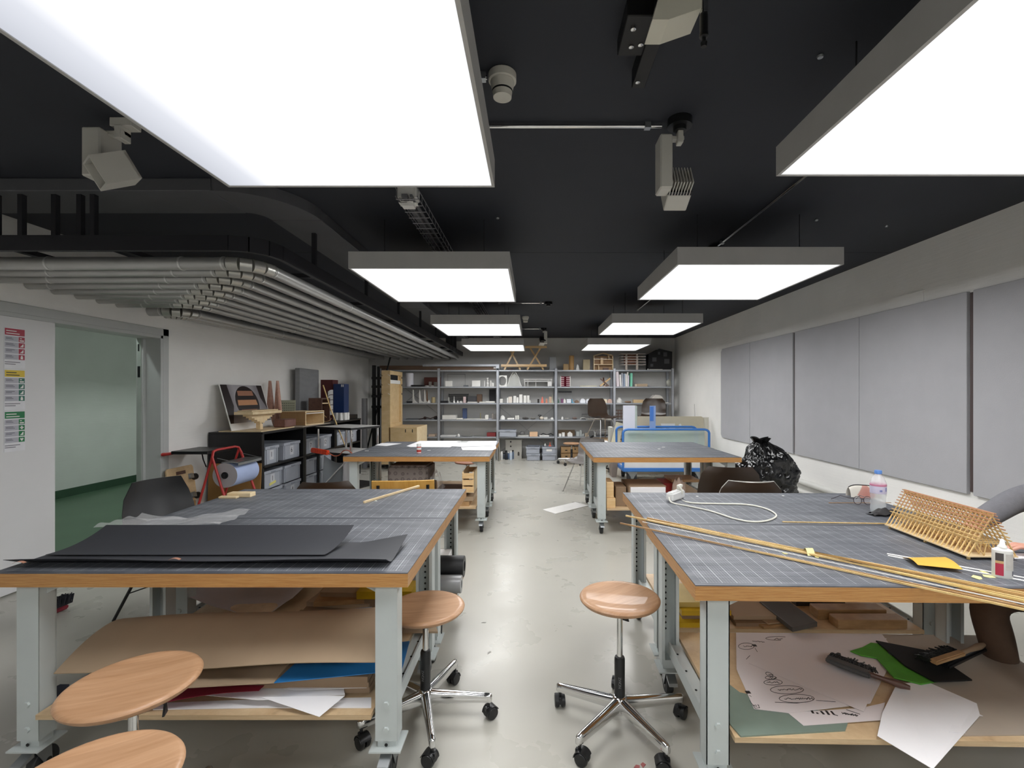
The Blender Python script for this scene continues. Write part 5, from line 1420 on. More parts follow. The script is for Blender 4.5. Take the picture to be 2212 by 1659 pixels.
rb.done('ribbed_base', white_m, t, smooth=40)
for k in range(5):
    z = 1.50 - .085 * k
    MB().surf(lambda a, b: (-3.32 - .075 * a + .0 * b, 7.85 - .004 - .02 * math.sin(a * 2), z - .075 * b + .05 * a * (1 - a) - .03 * a + 0 * b), 6, 4, .004).done('scoop', white_m, t, smooth=60)
MB().box(-3.19, -3.175, 7.858, 7.859, 1.55, 1.59).box(-3.165, -3.15, 7.858, 7.859, 1.55, 1.59).done('white_mark', white_m, t)
t = thing('veneer_curl', 'curled brown veneer strips beside the slatted box', 'veneer', (-3.15, 7.05, CZ))
for k in range(3):
    MB().tube([(-3.2 + .10 * math.cos(q) + .02 * k, 7.1 + .03 * k, CZ + .07 + .055 * math.sin(q) + .0 * k) for q in [.3 + .5 * i + k for i in range(9)]], .006, 5).done('strip', tan_m, t, smooth=60)
MB().tube([P(698, 832, 7.2), P(716, 888, 7.18), P(744, 959, 7.2), (-2.62, 7.25, .004)], .009, 7).one('bamboo_stick', 'long thin bent stick leaning against the black storage units', 'stick', stick_m, smooth=60)
MB().box(-3.5, -3.14, 8.02, 8.46, CZ + .001, CZ + .075).one('black_case', 'flat black case at the far end of the black storage units', 'case', black_m, bevel=.004)
MB().box(-3.5, -3.4, 8.10, 8.3, CZ + .0755, CZ + .085).one('paper_scrap', 'small white scrap on the flat black case', 'paper', white_m)

# ------------------------------------------------------------------ paper roll stand, dolly, boards by the door
red_t = mat('red_tube', 'b3312f', .35, 0, .04)
t = thing('paper_roll_stand', 'red tubular stand holding a thick roll of blue paper', 'roll stand', (-3.1, 4.95, 0))
pl_ = lambda y: [(-3.42, y, .0), (-3.29, y, .42), (-3.225, y, .80)]
ya, yb = 4.72, 5.17
fr_ = [(-2.95, ya, .012), (-3.08, ya, .40), (-3.205, ya, .80), (-3.215, ya + .03, .855), (-3.21, ya + .08, .868), (-3.21, yb - .08, .868), (-3.205, yb - .03, .855), (-3.195, yb, .80), (-3.05, yb, .40), (-2.92, yb, .012)]
MB().tube(fr_, .0125, 10).done('tube_frame', red_t, t, smooth=50)
MB().tube([(-3.45, ya + .03, .012), (-3.21, ya + .02, .83)], .0115, 10).done('rear_leg', red_t, t, smooth=50)
MB().tube([(-3.45, yb - .03, .012), (-3.21, yb - .02, .83)], .0115, 10).done('rear_leg', red_t, t, smooth=50)
MB().box(-3.62, -3.25, ya + .0, yb - .05, .83, .862).done('tray', black_m, t, bevel=.004)
MB().tube([(-3.60, ya + .02, .84), (-3.69, ya - .01, .83), (-3.70, ya + .1, .83), (-3.70, yb - .15, .83), (-3.60, yb - .08, .84)], .011, 8).done('tray_loop', red_t, t, smooth=50)
MB().lathe([(.028, -.19), (.125, -.19), (.125, .19), (.028, .19), (.028, -.19)], 40, TR((-3.10, 4.945, .615), R(90))).done('paper_roll', mat('blue_wiping_paper', 'a9b8dc', .75, 0, .03), t, smooth=40)
MB().lathe([(.036, -.002), (.1245, -.002), (.1245, .0), (.036, .0)], 40, TR((-3.10, 4.753, .615), R(90))).done('roll_end', mat('roll_end_grey', 'a7a2a4', .8, 0, .04), t)
MB().cyl((-3.10, 4.73, .615), (-3.10, 5.16, .615), .018, 12).cyl((-3.10, 4.748, .615), (-3.10, 4.756, .615), .035, 18).done('axle', black_m, t, smooth=40)
MB().box(-3.13, -2.955, 4.745, 5.145, .742, .750, None).box(-2.962, -2.955, 4.745, 5.145, .715, .752).done('tear_bar', steel_m, t, bevel=.001)
for y in (4.742, 5.148): MB().bar((-3.17, y, .79), (-2.96, y, .742), .005, .005).done('tear_bar_arm', steel_m, t)
MB().tube([(-3.45, ya + .2, .83), (-3.40, ya + .15, .76), (-3.30, ya + .05, .70)], .006, 6).done('strap', black_m, t)
MB().sheet([(-3.70, 5.37, 0), (-3.10, 5.36, 0), (-3.09, 5.385, .645), (-3.69, 5.39, .64)], .012).one('brown_board', 'brown fibreboard leaning on the end of the black storage units', 'board', mat('brown_fibreboard', '96713f', .7, 0, .06))
t = thing('wooden_dolly', 'pale wooden dolly with castors leaning upright on the wall by the door', 'dolly', (-3.66, 4.93, 0))
T_ = TR((XL + .10, 4.72, .30), 0, 0, 0) @ MX(((0, 0, 1, 0), (1, 0, 0, 0), (0, 1, 0, 0), (0, 0, 0, 1))) @ MX.Rotation(R(-8), 4, 'X')
pts = [(0, .02), (.02, 0), (.35, 0), (.37, .02), (.37, .36), (.35, .38), (.02, .38), (0, .36)]
MB().prism(pts, .018, T_).done('deck', m_wood('birch_dolly', 'c3a47c', 'd6bb94', (2, 2, 2), 6), t, bevel=.003)
MB().prism([(.12, .30), (.25, .30), (.25, .335), (.12, .335)], .002, T_ @ TR((0, 0, .018))).done('hand_slot', darkwd_m, t)
for (x, y) in ((.06, .26), (.31, .26), (.06, .06), (.31, .06)):
    c = T_ @ V((x, y, .02))
    cs = MB().box(x - .03, x + .03, y - .03, y + .03, .018, .024, T_).box(x - .016, x - .012, y - .02, y + .02, .024, .07, T_).box(x + .012, x + .016, y - .02, y + .02, .024, .07, T_).done('caster', steel_m, t)
    MB().cyl(T_ @ V((x - .011, y - .01, .065)), T_ @ V((x + .011, y - .01, .065)), .034, 18).done('wheel', black_m, cs, smooth=40)
MB().box(XL + .015, XL + .09, 4.70, 5.10, 0, .29).one('plank_box', 'pale crate under the wooden dolly by the wall', 'crate', tan_m)

# ------------------------------------------------------------------ trolley with white tops, power strip, film
t = thing('utility_trolley', 'black trolley with two white shelves and chrome posts', 'trolley', (-2.66, 6.66, 0))
A_, B_, C_ = V((-2.395, 6.22, 0)), V((-3.02, 6.50, 0)), V((-2.20, 6.72, 0))
e1 = (B_ - A_).normalized(); e2 = V((-e1.y, e1.x, 0)); e2 = e2 if e2.y > 0 else -e2
def tp(a, b, z): return A_ + e1 * a + e2 * b + V((0, 0, z))
La, Lb = .66, .56
for z in (.955, .615):
    MB().hexa([tp(0, 0, z), tp(La, 0, z), tp(La, Lb, z), tp(0, Lb, z)], [tp(0, 0, z + .028), tp(La, 0, z + .028), tp(La, Lb, z + .028), tp(0, Lb, z + .028)]).done('tray_edge', blackmetal_m, t)
    MB().hexa([tp(.008, .008, z + .028), tp(La - .008, .008, z + .028), tp(La - .008, Lb - .008, z + .028), tp(.008, Lb - .008, z + .028)], [tp(.008, .008, z + .031), tp(La - .008, .008, z + .031), tp(La - .008, Lb - .008, z + .031), tp(.008, Lb - .008, z + .031)]).done('white_top', mat('white_laminate', 'c9c7c5', .45, 0, .02), t)
for a in (.03, La - .03):
    for b in (.03, Lb - .03):
        MB().cyl(tp(a, b, .643), tp(a, b, .955), .016, 14).done('chrome_post', chrome_m, t, smooth=40)
        MB().cyl(tp(a, b, .07), tp(a, b, .615), .018, 12).done('black_leg', blackmetal_m, t, smooth=40)
        w = MB().box(-.012, .012, -.012, .012, .05, .08, MX.Translation(tp(a, b, 0))).done('caster', steel_m, t)
        MB().cyl(tp(a, b, .035) - V((.012, 0, 0)), tp(a, b, .035) + V((.012, 0, 0)), .035, 16).done('wheel', black_m, w, smooth=40)
MB().hexa([tp(0, 0, .16), tp(La, 0, .16), tp(La, Lb, .16), tp(0, Lb, .16)], [tp(0, 0, .18), tp(La, 0, .18), tp(La, Lb, .18), tp(0, Lb, .18)]).done('bottom_tray', blackmetal_m, t)
t = thing('power_strip', 'orange power strip hooked on the front of the trolley', 'power strip', (-2.8, 6.3, .62))
or_m = mat('orange_plastic', 'e0451e', .4, 0, .03)
q0, q1 = P(674, 972, 6.18), P(709, 978, 6.05)
MB().bar(q0, q1, .05, .058).done('strip_body', or_m, t, bevel=.008, segs=2)
dv = (q1 - q0).normalized()
for k in range(6):
    c = q0 + (q1 - q0) * ((k + .6) / 6.2) + V((0, -.0255, 0))
    MB().bar(c - dv * .0015 + V((0, 0, -.02)), c - dv * .0015 + V((0, 0, .02)), .006, .004).done('socket_slot', mat('dark_orange', '8d2c14', .5), t)
MB().tube(smooth_path([q1, P(722, 985, 5.95), P(733, 983, 5.9), P(742, 974, 5.8), P(752, 973, 5.7), P(760, 979, 5.6)], 5), .006, 6).done('cable', mat('orange_cable', 'c9684a', .45), t, smooth=60)
MB().surf(lambda a, b: (-2.90 + .44 * a, 6.50 + .06 * b - .08 * a, .183 + .40 * b - .10 * b * math.sin(a * 3)), 14, 10, .002).one('plastic_film', 'clear plastic wrapped panels leaning below the orange power strip', 'plastic film', clear('smoky_film', 'c9cdd0', .1, .6, 'd0d4d6'), smooth=50)
MB().bar((-2.86, 6.47, .19), (-2.52, 6.36, .52), .02, .012).one('white_rail', 'white slanting rail in front of the wrapped plastic panels', 'rail', white_m)
MB().surf(lambda a, b: (-2.50 + .085 * (1 - .2 * b) * math.cos(2 * math.pi * a), 6.42 + .05 * math.sin(2 * math.pi * a), .183 + .46 * b + .004 * math.sin(a * 20) * b), 20, 6, .002).one('paper_sack', 'white paper sack standing below the trolley shelf', 'sack', paper_m, smooth=40)

# ------------------------------------------------------------------ plywood case before the shelving
t = thing('plywood_case', 'L-shaped plywood case, tall panel with a low box at its right', 'case', (-2.5, 9.3, 0))
case_m = m_wood('birch_plywood', 'c8ab7c', 'd8be92', (2, 2, 4), 3, rough=.5)
y0, y1 = 8.9, 9.74
MB().box(-2.855, -2.72, y0, y1, .10, 1.876).done('tall_panel', case_m, t, bevel=.003)
fc = MB()
for a in ((y0, y1, 1.80, 1.876), (y0, y1, .80, .86), (y0, y0 + .02, .86, 1.80), (y1 - .12, y1, .86, 1.80)): fc.box(-2.72, -2.69, *a)
fc.done('face_frame', case_m, t)
MB().box(-2.719, -2.700, y0 + .02, y1 - .3, 1.70, 1.795).done('dark_slot', dark_m, t)
MB().box(-2.719, -2.697, y0 + .02, y1 - .13, 1.63, 1.70).done('white_strip', white_m, t)
MB().box(-2.689, -2.19, y0, y1, .10, .80).done('low_box', case_m, t, bevel=.003)
MB().box(-2.19, -2.182, y0, y1, .10, .80).done('end_panel', pale_m, t)
for (x, z) in ((-2.40, .735), (-2.27, .735)): MB().box(x - .008, x + .008, y0 - .002, y0 + .001, z - .03, z + .03).done('slot', dark_m, t)
for (x, z) in ((-2.85, 1.785), (-2.85, 1.61), (-2.85, 1.43), (-2.71, 1.785), (-2.71, 1.61), (-2.71, 1.43)):
    MB().bar((x - .02, y0 - .004, z + .012), (x + .02, y0 - .004, z - .012), .012, .008).done('hook', black_m if x < -2.8 else white_m, t)
for z in (1.76, 1.61, 1.43): MB().box(-2.69, -2.688, y1 - .07, y1 - .02, z - .02, z + .02).done('hook_hole', dark_m, t)
MB().box(-2.80, -2.3, y0 + .1, y1 - .1, .03, .10).done('base', blackmetal_m, t)
for x in (-2.78, -2.3):
    for y in (y0 + .15, y1 - .15): MB().cyl((x - .012, y, .03), (x + .012, y, .03), .03, 14).done('wheel', black_m, t, smooth=40)
# dark corner: grey tube, black stand, hanging cloth, leaning pole
MB().cyl((-3.26, 9.15, 0), (-3.26, 9.15, 1.345), .055, 18).one('grey_tube', 'tall grey tube standing in the dark left corner', 'tube', mat('grey_tube', '77787c', .5), smooth=40)
t = thing('black_stand', 'black upright stand with clamps in the left rear corner', 'stand', (-3.12, 9.4, 0))
MB().box(-3.19, -3.13, 9.37, 9.43, 0, 2.0).done('post', blackmetal_m, t)
MB().box(-3.10, -3.06, 9.40, 9.46, 0, 1.98).done('post', blackmetal_m, t)
for z in (1.72, 1.55, 1.36, 1.15): MB().box(-3.20, -2.98, 9.36, 9.40, z, z + .05).done('clamp', blackmetal_m, t, bevel=.004)
MB().box(-3.30, -2.9, 9.2, 9.6, 0, .02).done('foot', blackmetal_m, t)
MB().surf(lambda a, b: (-3.07 + .17 * a, 9.62 + .03 * math.sin(a * 9), .25 + 1.05 * b), 10, 3, .004).one('dark_cloth', 'dark grey cloth hanging in the left rear corner', 'cloth', mat('dark_grey_cloth', '3c3e42', .9), smooth=60)
MB().tube([P(843, 772, 10.1), P(806, 918, 9.75), (-3.48, 9.7, .004)], .016, 8).one('black_pole', 'long black pole leaning in the left rear corner', 'pole', blackmetal_m, smooth=50)
# ------------------------------------------------------------------ back wall shelving and everything on it
SY0, SY1 = 10.25, 10.68
PX = [-3.32, -2.044, -.765, .503, 1.772, 3.04]
SL = [.50, .872, 1.234, 1.591, 1.952]
t = thing('shelving_unit', 'long grey steel shelving with five bays against the back wall', 'shelving', (-.1, 10.45, 0))
for x in PX:
    for y in (SY0, SY1 - .03):
        MB().box(x - .028, x + .028, y, y + .004, 0, 1.985).box(x - .028, x - .024, y, y + .03, 0, 1.985).box(x + .024, x + .028, y, y + .03, 0, 1.985).done('post', greyshelf_m, t)
for a, b in zip(PX, PX[1:]):
    for z in SL:
        MB().box(a + .03, b - .03, SY0 + .005, SY1, z - .030, z - .001).done('shelf', greyshelf_m, t, bevel=.002)
for (a, b) in ((0, 1), (2, 3)):
    for s in (0, 1):
        q = (PX[a], PX[b]) if s else (PX[b], PX[a])
        MB().bar((q[0], SY1 + .004, .1 if a else .9), (q[1], SY1 + .004, 1.15 if a else 1.9), .02, .003).done('cross_brace', mat('brace_steel', '6f7276', .4, .5), t)
MB().box(-3.36, -.74, SY0 + .1, SY0 + .24, 1.953, 2.052).one('timber_beam', 'long brown timber beam lying on top of the left shelf bays', 'beam', beam_m, bevel=.003)
MB().box(-2.4, -.73, SY0 + .03, SY0 + .095, 2.03, 2.075).box(-.80, -.73, SY0 + .0, SY0 + .095, 1.953, 2.075).one('metal_angle', 'grey metal angle lying along the timber beam', 'metal angle', greyshelf_m)
MB().box(-.86, -.80, SY0 + .096, SY0 + .0995, 1.985, 2.02).one('label_card', 'small white label stuck on the end of the timber beam', 'label', white_m)

COLS = {}
def cm(h, r=.6): return mat('model_' + h, h, r, 0, .05)
def put_item(kind, u0, u1, vt, lev, dy, dep, col, name, label, cat, **k):
    """one thing on a shelf: width and height from the photograph at its own distance, standing on shelf `lev`"""
    Y = SY0 + dy
    zb = (SL[lev] if lev >= 0 else 0) + k.get('lift', 0)
    x0, x1 = (u0 - CX) * Y / F, (u1 - CX) * Y / F
    zt = HC - (vt - CY) * Y / F
    if zt < zb + .008: zt = zb + .012
    w, h, xc = x1 - x0, zt - zb, (x0 + x1) / 2
    m = MB()
    sm, bv = None, 0
    mt = cm(col) if isinstance(col, str) else col
    if kind == 'box': m.box(x0, x1, Y, Y + dep, zb, zt); bv = min(.004, w * .1)
    elif kind == 'cyl': m.cyl((xc, Y + w / 2, zb), (xc, Y + w / 2, zt), w / 2, 20); sm = 40
    elif kind == 'cone': m.cyl((xc, Y + w / 2, zb), (xc, Y + w / 2, zt), w / 2, 14, r2=w * k.get('tip', .12)); sm = 40
    elif kind == 'pyr': m.hexa([(x0, Y, zb), (x1, Y, zb), (x1, Y + dep, zb), (x0, Y + dep, zb)], [(xc - w * .12, Y + dep * .4, zt), (xc + w * .12, Y + dep * .4, zt), (xc + w * .12, Y + dep * .6, zt), (xc - w * .12, Y + dep * .6, zt)])
    elif kind == 'house': m.prism([(x0, zb), (x1, zb), (x1, zb + h * .62), (xc, zt), (x0, zb + h * .62)], dep, MX(((1, 0, 0, 0), (0, 0, 1, Y), (0, 1, 0, 0), (0, 0, 0, 1))))
    elif kind == 'hip': m.prism([(x0, zb), (x1, zb), (x1, zb + h * .6), (xc + w * .22, zt), (xc - w * .22, zt), (x0, zb + h * .6)], dep, MX(((1, 0, 0, 0), (0, 0, 1, Y), (0, 1, 0, 0), (0, 0, 0, 1))))
    elif kind == 'fin': m.prism([(x0, zb), (x1, zb), (x1 - w * .1, zb + h * .07), (x0 + w * .55, zb + h * .13), (x0 + w * .33, zb + h * .3), (x0 + w * .22, zb + h * .85), (x0 + w * .14, zt), (x0 + w * .04, zb + h * .9)], dep, MX(((1, 0, 0, 0), (0, 0, 1, Y), (0, 1, 0, 0), (0, 0, 0, 1))))
    elif kind == 'flare': m.lathe([(w * .5, 0), (w * .46, h * .1), (w * .2, h * .3), (w * .1, h * .6), (w * .09, h)], 18, TR((xc, Y + w / 2, zb))); sm = 40
    elif kind == 'dome': m.lathe([(w * .5, 0), (w * .48, h * .4), (w * .36, h * .75), (w * .16, h * .95), (0, h)], 18, TR((xc, Y + w / 2, zb))); sm = 50
    elif kind == 'lump': m.blob((xc, Y + dep / 2, zb + h * .5), (w * .5, dep * .5, h * .52), 3, .25, 2, u0, flat=zb); sm = 60
    elif kind == 'baluster': m.lathe([(w * .5, 0), (w * .5, h * .08), (w * .25, h * .14), (w * .5, h * .3), (w * .45, h * .42), (w * .2, h * .52), (w * .42, h * .68), (w * .18, h * .82), (w * .5, h * .93), (w * .5, h)], 18, TR((xc, Y + w / 2, zb))); sm = 40
    elif kind == 'bottle': m.lathe([(w * .5, 0), (w * .5, h * .5), (w * .22, h * .78), (w * .2, h), (0, h)], 18, TR((xc, Y + w / 2, zb))); sm = 40
    elif kind == 'ring':                                   # square plate with round opening
        n = 24
        o = [(xc + w / 2 * max(-1, min(1, 1.5 * math.cos(a))), zb + h / 2 + h / 2 * max(-1, min(1, 1.5 * math.sin(a)))) for a in [2 * math.pi * i / n for i in range(n)]]
        q = [(xc + w * .42 * math.cos(a), zb + h / 2 + h * .42 * math.sin(a)) for a in [2 * math.pi * i / n for i in range(n)]]
        A = [[m.bm.verts.new((p[0], yy, p[1])) for p in pp] for yy in (Y, Y + dep) for pp in (o, q)]
        for i in range(n):
            j = (i + 1) % n
            m.bm.faces.new((A[0][i], A[0][j], A[1][j], A[1][i])); m.bm.faces.new((A[2][j], A[2][i], A[3][i], A[3][j]))
            m.bm.faces.new((A[0][j], A[0][i], A[2][i], A[2][j])); m.bm.faces.new((A[1][i], A[1][j], A[3][j], A[3][i]))
    elif kind == 'wire':
        r = k.get('r', .004)
        for yy in (Y, Y + dep):
            m.tube([(x0, yy, zb + r), (x1, yy, zb + r), (x1, yy, zt), (x0, yy, zt)], r, 5, closed=True)
        if dep > .03:
            for x in (x0, x1):
                for z in (zb + r, zt): m.cyl((x, Y, z), (x, Y + dep, z), r, 5)
    elif kind == 'arch':
        pts = [(x0, zb), (x1, zb)] + [(xc + w / 2 * math.cos(R(q)), zb + h * math.sin(R(q))) for q in range(0, 181, 15)][0:] + [(x0 + w * .06, zb)]
        out = [(xc + w / 2 * math.cos(R(q)), zb + h * math.sin(R(q))) for q in range(0, 181, 15)]
        inn = [(xc + w * .43 * math.cos(R(q)), zb + h * .8 * math.sin(R(q))) for q in range(180, -1, -15)]
        m.prism(out + inn, dep, MX(((1, 0, 0, 0), (0, 0, 1, Y), (0, 1, 0, 0), (0, 0, 0, 1))))
    elif kind == 'boat': m.surf(lambda a, b: (x0 + w * (a if True else 0) + (w * .18 * (1 - b)) * (1 - a) , Y + dep * (.5 + (b - .5)), zb + h * .15 + h * .85 * abs(2 * b - 1) ** 1.6 + h * .1 * (1 - a)), 14, 12, .004); sm = 60
    g = k.get('group')
    return m.one(name, label, cat, mt, g, smooth=sm, bevel=bv), (x0, x1, Y, zb, zt)
def face(par, x0, x1, Y, z0, z1, m=dark_m, name='opening'):        # a dark opening on a model's front
    return MB().box(x0, x1, Y - .001, Y + .003, z0, z1).done(name, m, par)
I = put_item
W_, WH = 'e4e3df', 'd6d4cf'
B1, B2, B3, B4, B5 = 'first', 'second', 'third', 'fourth', 'fifth'
def L(s): return s
# upper shelf (under the top board)
I('cyl', 874, 891, 806, 3, .03, .1, 'dcdce4', 'paper_roll', 'white paper roll standing beside the plywood case on the upper shelf', 'roll')
I('box', 888, 913, 831.5, 3, .02, .2, '1a1a1c', 'flat_tray', 'flat black tray right of the white paper roll', 'tray')
I('box', 916, 952, 815, 3, .33, .03, '5f342c', 'red_board', 'dark red brown panel leaning at the back of the first bay', 'panel')
I('box', 926, 932, 824.5, 3, .16, .06, '8d8882', 'model_block', 'small grey block before the dark red panel', 'model')
I('box', 936.5, 943, 825, 3, .16, .06, '7d7873', 'model_block', 'second small grey block before the dark red panel', 'model')
I('lump', 916, 926, 832.5, 3, .05, .1, WH, 'white_plate', 'small white plate under the dark red panel', 'model')
I('lump', 929, 937, 832.5, 3, .05, .1, WH, 'white_plate', 'smaller white plate beside the post in the first bay', 'model')
o, q = I('box', 961.5, 976.5, 823, 3, .05, .14, W_, 'white_box_model', 'white box model with a black slit in its front', 'model')
face(o, -.012, .018, -.07, .02, .125)
I('wire', 967, 1005, 808.5, 3, .36, .006, '6e6f70', 'wire_frame', 'thin grey square frame leaning at the back of the second bay', 'frame')
I('box', 1001, 1011, 832, 3, .2, .05, '74787c', 'flat_tray', 'tiny grey slab on the upper shelf of the second bay', 'model')
o, q = I('box', 1019, 1037.5, 822, 3, .06, .16, W_, 'crown_model', 'white arched pavilion model with a red zigzag crown', 'model')
w = (q[1] - q[0])
MB().prism([(-w * .55, .11), (-w * .62, .185), (-w * .3, .16), (0, .185), (w * .3, .16), (w * .62, .185), (w * .5, .10), (w * .3, .12), (0, .135), (-w * .3, .12)], .012, MX(((1, 0, 0, 0), (0, 0, 1, -.092), (0, 1, 0, 0), (0, 0, 0, 1)))).done('red_crown', cm('b04a42'), o)
MB().prism([(w * .3 * math.cos(R(a)), .0 + .12 * math.sin(R(a))) for a in range(0, 181, 15)], .006, MX(((1, 0, 0, 0), (0, 0, 1, -.086), (0, 1, 0, .001), (0, 0, 0, 1)))).done('arch', cm('c9c3bd'), o)
I('cyl', 1045.5, 1047.5, 822, 3, .08, .03, W_, 'white_post', 'thin white post on the upper shelf of the second bay', 'model')
I('baluster', 1050.5, 1055.5, 816, 3, .06, .05, W_, 'white_baluster', 'tall turned white baluster on the upper shelf', 'model')
I('cyl', 1058.5, 1061.5, 822, 3, .06, .03, W_, 'white_column', 'slim white column right of the turned baluster', 'model')
I('box', 1062.5, 1067, 827, 3, .06, .04, W_, 'white_block', 'short white block at the end of the second bay', 'model')
o, _ = I('ring', 1075.5, 1095, 811, 3, .06, .04, W_, 'ring_model', 'white square plate with a large round opening', 'model')
t = thing('tent_model', 'translucent white tent-like model with curved ribs', 'model', (P(1111, 835, 10.35).x, 10.35, SL[3]))
xc_ = P(1111, 835, 10.35).x
MB().surf(lambda a, b: (xc_ + (2 * a - 1) * (.155 * (1 - b) ** .7 + .012), 10.36 + .02 * math.cos(3 * (2 * a - 1)), SL[3] + .005 + .30 * b * (1 - .08 * abs(2 * a - 1))), 14, 10, .003).done('skin', cm('b9bab6'), t, smooth=60)
for s in (-1, 1):
    MB().tube([(xc_ + s * .165, 10.34, SL[3] + .004), (xc_ + s * .13, 10.34, SL[3] + .07), (xc_ + s * .10, 10.34, SL[3] + .19), (xc_ + s * .02, 10.34, SL[3] + .325)], .006, 6).done('rib', white_m, t, smooth=50)
t = thing('pavilion_model', 'long white pavilion model with flat floating roof', 'model', (P(1161, 835, 10.33).x, 10.33, SL[3]))
xa, xb = P(1131, 835, 10.31).x, P(1193, 835, 10.31).x
MB().box(xa, xb, 10.31, 10.5, SL[3] + .155, SL[3] + .165).done('roof', white_m, t)
MB().box(xa + .02, xb - .01, 10.31, 10.5, SL[3] + .105, SL[3] + .115).done('ceiling_slab', white_m, t)
for f in (0, .12, .42, .88, 1): MB().box(xa + .022 + (xb - xa - .04) * f - .004, xa + .022 + (xb - xa - .04) * f + .006, 10.31, 10.33, SL[3] + .0, SL[3] + .155).done('column', white_m, t)
MB().box(xa + .02, xb - .01, 10.47, 10.48, SL[3], SL[3] + .104).done('rear_wall', cm('9b9a95'), t)
MB().box(xb - .1, xb - .015, 10.315, 10.33, SL[3] + .01, SL[3] + .104).done('side_wall', white_m, t)
t = thing('folded_facade', 'red and white folded facade model like an open book', 'model', (P(1221, 835, 10.35).x, 10.35, SL[3]))
xm = P(1221, 835, 10.45).x
rdm = cm('7a1730')
for s in (-1, 1):
    T_ = TR((xm, 10.46, SL[3] + .001), 0, 0, R(-58 * s if s > 0 else 180 + 58))
    MB().box(0, .19, -.012, 0, 0, .225, T_).done('wing', rdm, t)
    for k in range(5): MB().box(.06, .19, -.016 if s > 0 else .001, -.0125 if s > 0 else .004, .02 + .042 * k, .04 + .042 * k, T_).done('white_band', cm('e4c9cc'), t)
    MB().box(.1901, .196, -.014, .002, 0, .225, T_).done('white_edge', white_m, t)
I('box', 1253, 1290, 833.5, 3, .08, .1, 'd8cfae', 'flat_tray', 'flat pale yellow frame lying on the upper shelf of the fourth bay', 'model')
t = thing('crossed_joint', 'model of three crossed timber sticks in light and dark wood', 'model', (P(1306, 835, 10.34).x, 10.34, SL[3]))
a = lambda u, v, y: P(u, v, y)
MB().bar(a(1296, 834, 10.32), a(1318, 817, 10.36), .035, .03).done('stick', pine_m, t)
MB().bar(a(1297, 818, 10.33), a(1315, 834, 10.30), .032, .03).done('stick', darkwd_m, t)
MB().bar(a(1303.5, 816.5, 10.28), (a(1306, 828, 10.4).x, 10.44, SL[3] + .02), .03, .03).done('stick', darkwd_m, t)
MB().bar((a(1306, 834, 10.33).x, 10.35, SL[3] + .016), (a(1312, 834, 10.33).x, 10.40, SL[3] + .016), .03, .03).done('stick', cm('d8b9a0'), t)
# books and magazines, fifth bay
bk = [(1332, 1338, 803, 'd9cfd3', -3), (1339.5, 1343, 809.5, 'e6e4e0', -4), (1343.8, 1346, 806, 'b9bec8', -2), (1346.8, 1350.5, 807.5, '8f9db0', 0), (1351, 1354, 808, 'e9e7e4', 0), (1354.3, 1356, 804, 'efece6', 2), (1356.5, 1359, 811, 'd5cede', 0), (1361.5, 1366, 806, '7fcdb0', 1)]
bl_ = ['thick pinkish white book leaning at the left of the row', 'slim cream book second in the leaning row', 'thin grey magazine third in the row of books', 'blue grey binder in the middle of the row of books', 'white book right of the blue grey binder', 'thin tall white booklet near the mint green book', 'pale lilac book left of the mint green one', 'mint green folder at the right end of the books']
for (u0, u1, vt, h, tl), l in zip(bk, bl_):
    Y = SY0 + .03
    x0, x1 = (u0 - CX) * Y / F, (u1 - CX) * Y / F
    ht = HC - (vt - CY) * Y / F - SL[3]
    T_ = TR((x0, Y, SL[3] + .0012), 0, R(tl), 0)
    b = thing('book', l, 'book', (x0, Y, SL[3]), group='books and magazines on the upper shelf')
    MB().box(0, .0015, 0, .21, 0, ht, T_).box(x1 - x0 - .0015, x1 - x0, 0, .21, 0, ht, T_).box(0, x1 - x0, -.002, .0, 0, ht, T_).done('cover', cm(h, .4), b)
    MB().box(.0016, x1 - x0 - .0016, .001, .206, .003, ht - .003, T_).done('pages', paper_m, b)
o, q = I('box', 1376, 1399, 829, 3, .06, .16, 'b8a389', 'plinth_model', 'beige plinth model carrying a stepped grey block', 'model')
w = q[1] - q[0]
MB().box(-w * .48, w * .5, -.075, .075, .061, .16).box(-w * .28, w * .30, -.075, .075, .16, .185).done('grey_block', cm('a9a6aa'), o)
I('box', 1372, 1376, 829.5, 3, .05, .05, 'd3c3ae', 'model_block', 'small beige cube left of the stepped grey block', 'model')
I('box', 1400, 1424, 833.4, 3, .1, .2, '9a9a9c', 'paper_stack', 'flat grey papers on the right of the upper shelf', 'paper')
I('box', 1405, 1432, 834.2, 3, .0, .09, 'c5c5c4', 'paper_stack', 'pale papers reaching over the upper shelf edge', 'paper')
I('lump', 1441, 1451, 820, 3, .08, .12, 'bfc0b4', 'crumpled_model', 'crumpled pale model against the last post', 'model')
# second shelf from the top
for i, (a_, b_) in enumerate(((891, 902), (905, 916), (916, 926))):
    I('fin', a_, b_, 841.5, 2, .05 + .02 * i, .02, WH, 'spire_section', ('white spire section farthest left beside the plywood case', 'white spire section in the middle of the three', 'white spire section right of the three before the brown one')[i], 'model', group='white spire sections on the shelf')
I('fin', 921, 930, 842, 2, .2, .02, '8a6a52', 'spire_section', 'brown spire section behind the white ones', 'model')
I('pyr', 923, 929, 864, 2, .03, .06, W_, 'white_cone', 'tiny white pyramid beside the white spire sections', 'model')
I('cyl', 931, 940, 858, 2, .05, .1, 'b3a47f', 'drum_model', 'beige drum at the right of the first bay', 'model')
I('box', 878, 889, 867, 2, .1, .2, '232323', 'flat_tray', 'black tray beside the plywood case on the second shelf', 'tray')
o, q = I('box', 950, 967.5, 866, 2, .04, .2, '1d1d1f', 'black_model', 'black tilted slab model with white inserts', 'model')
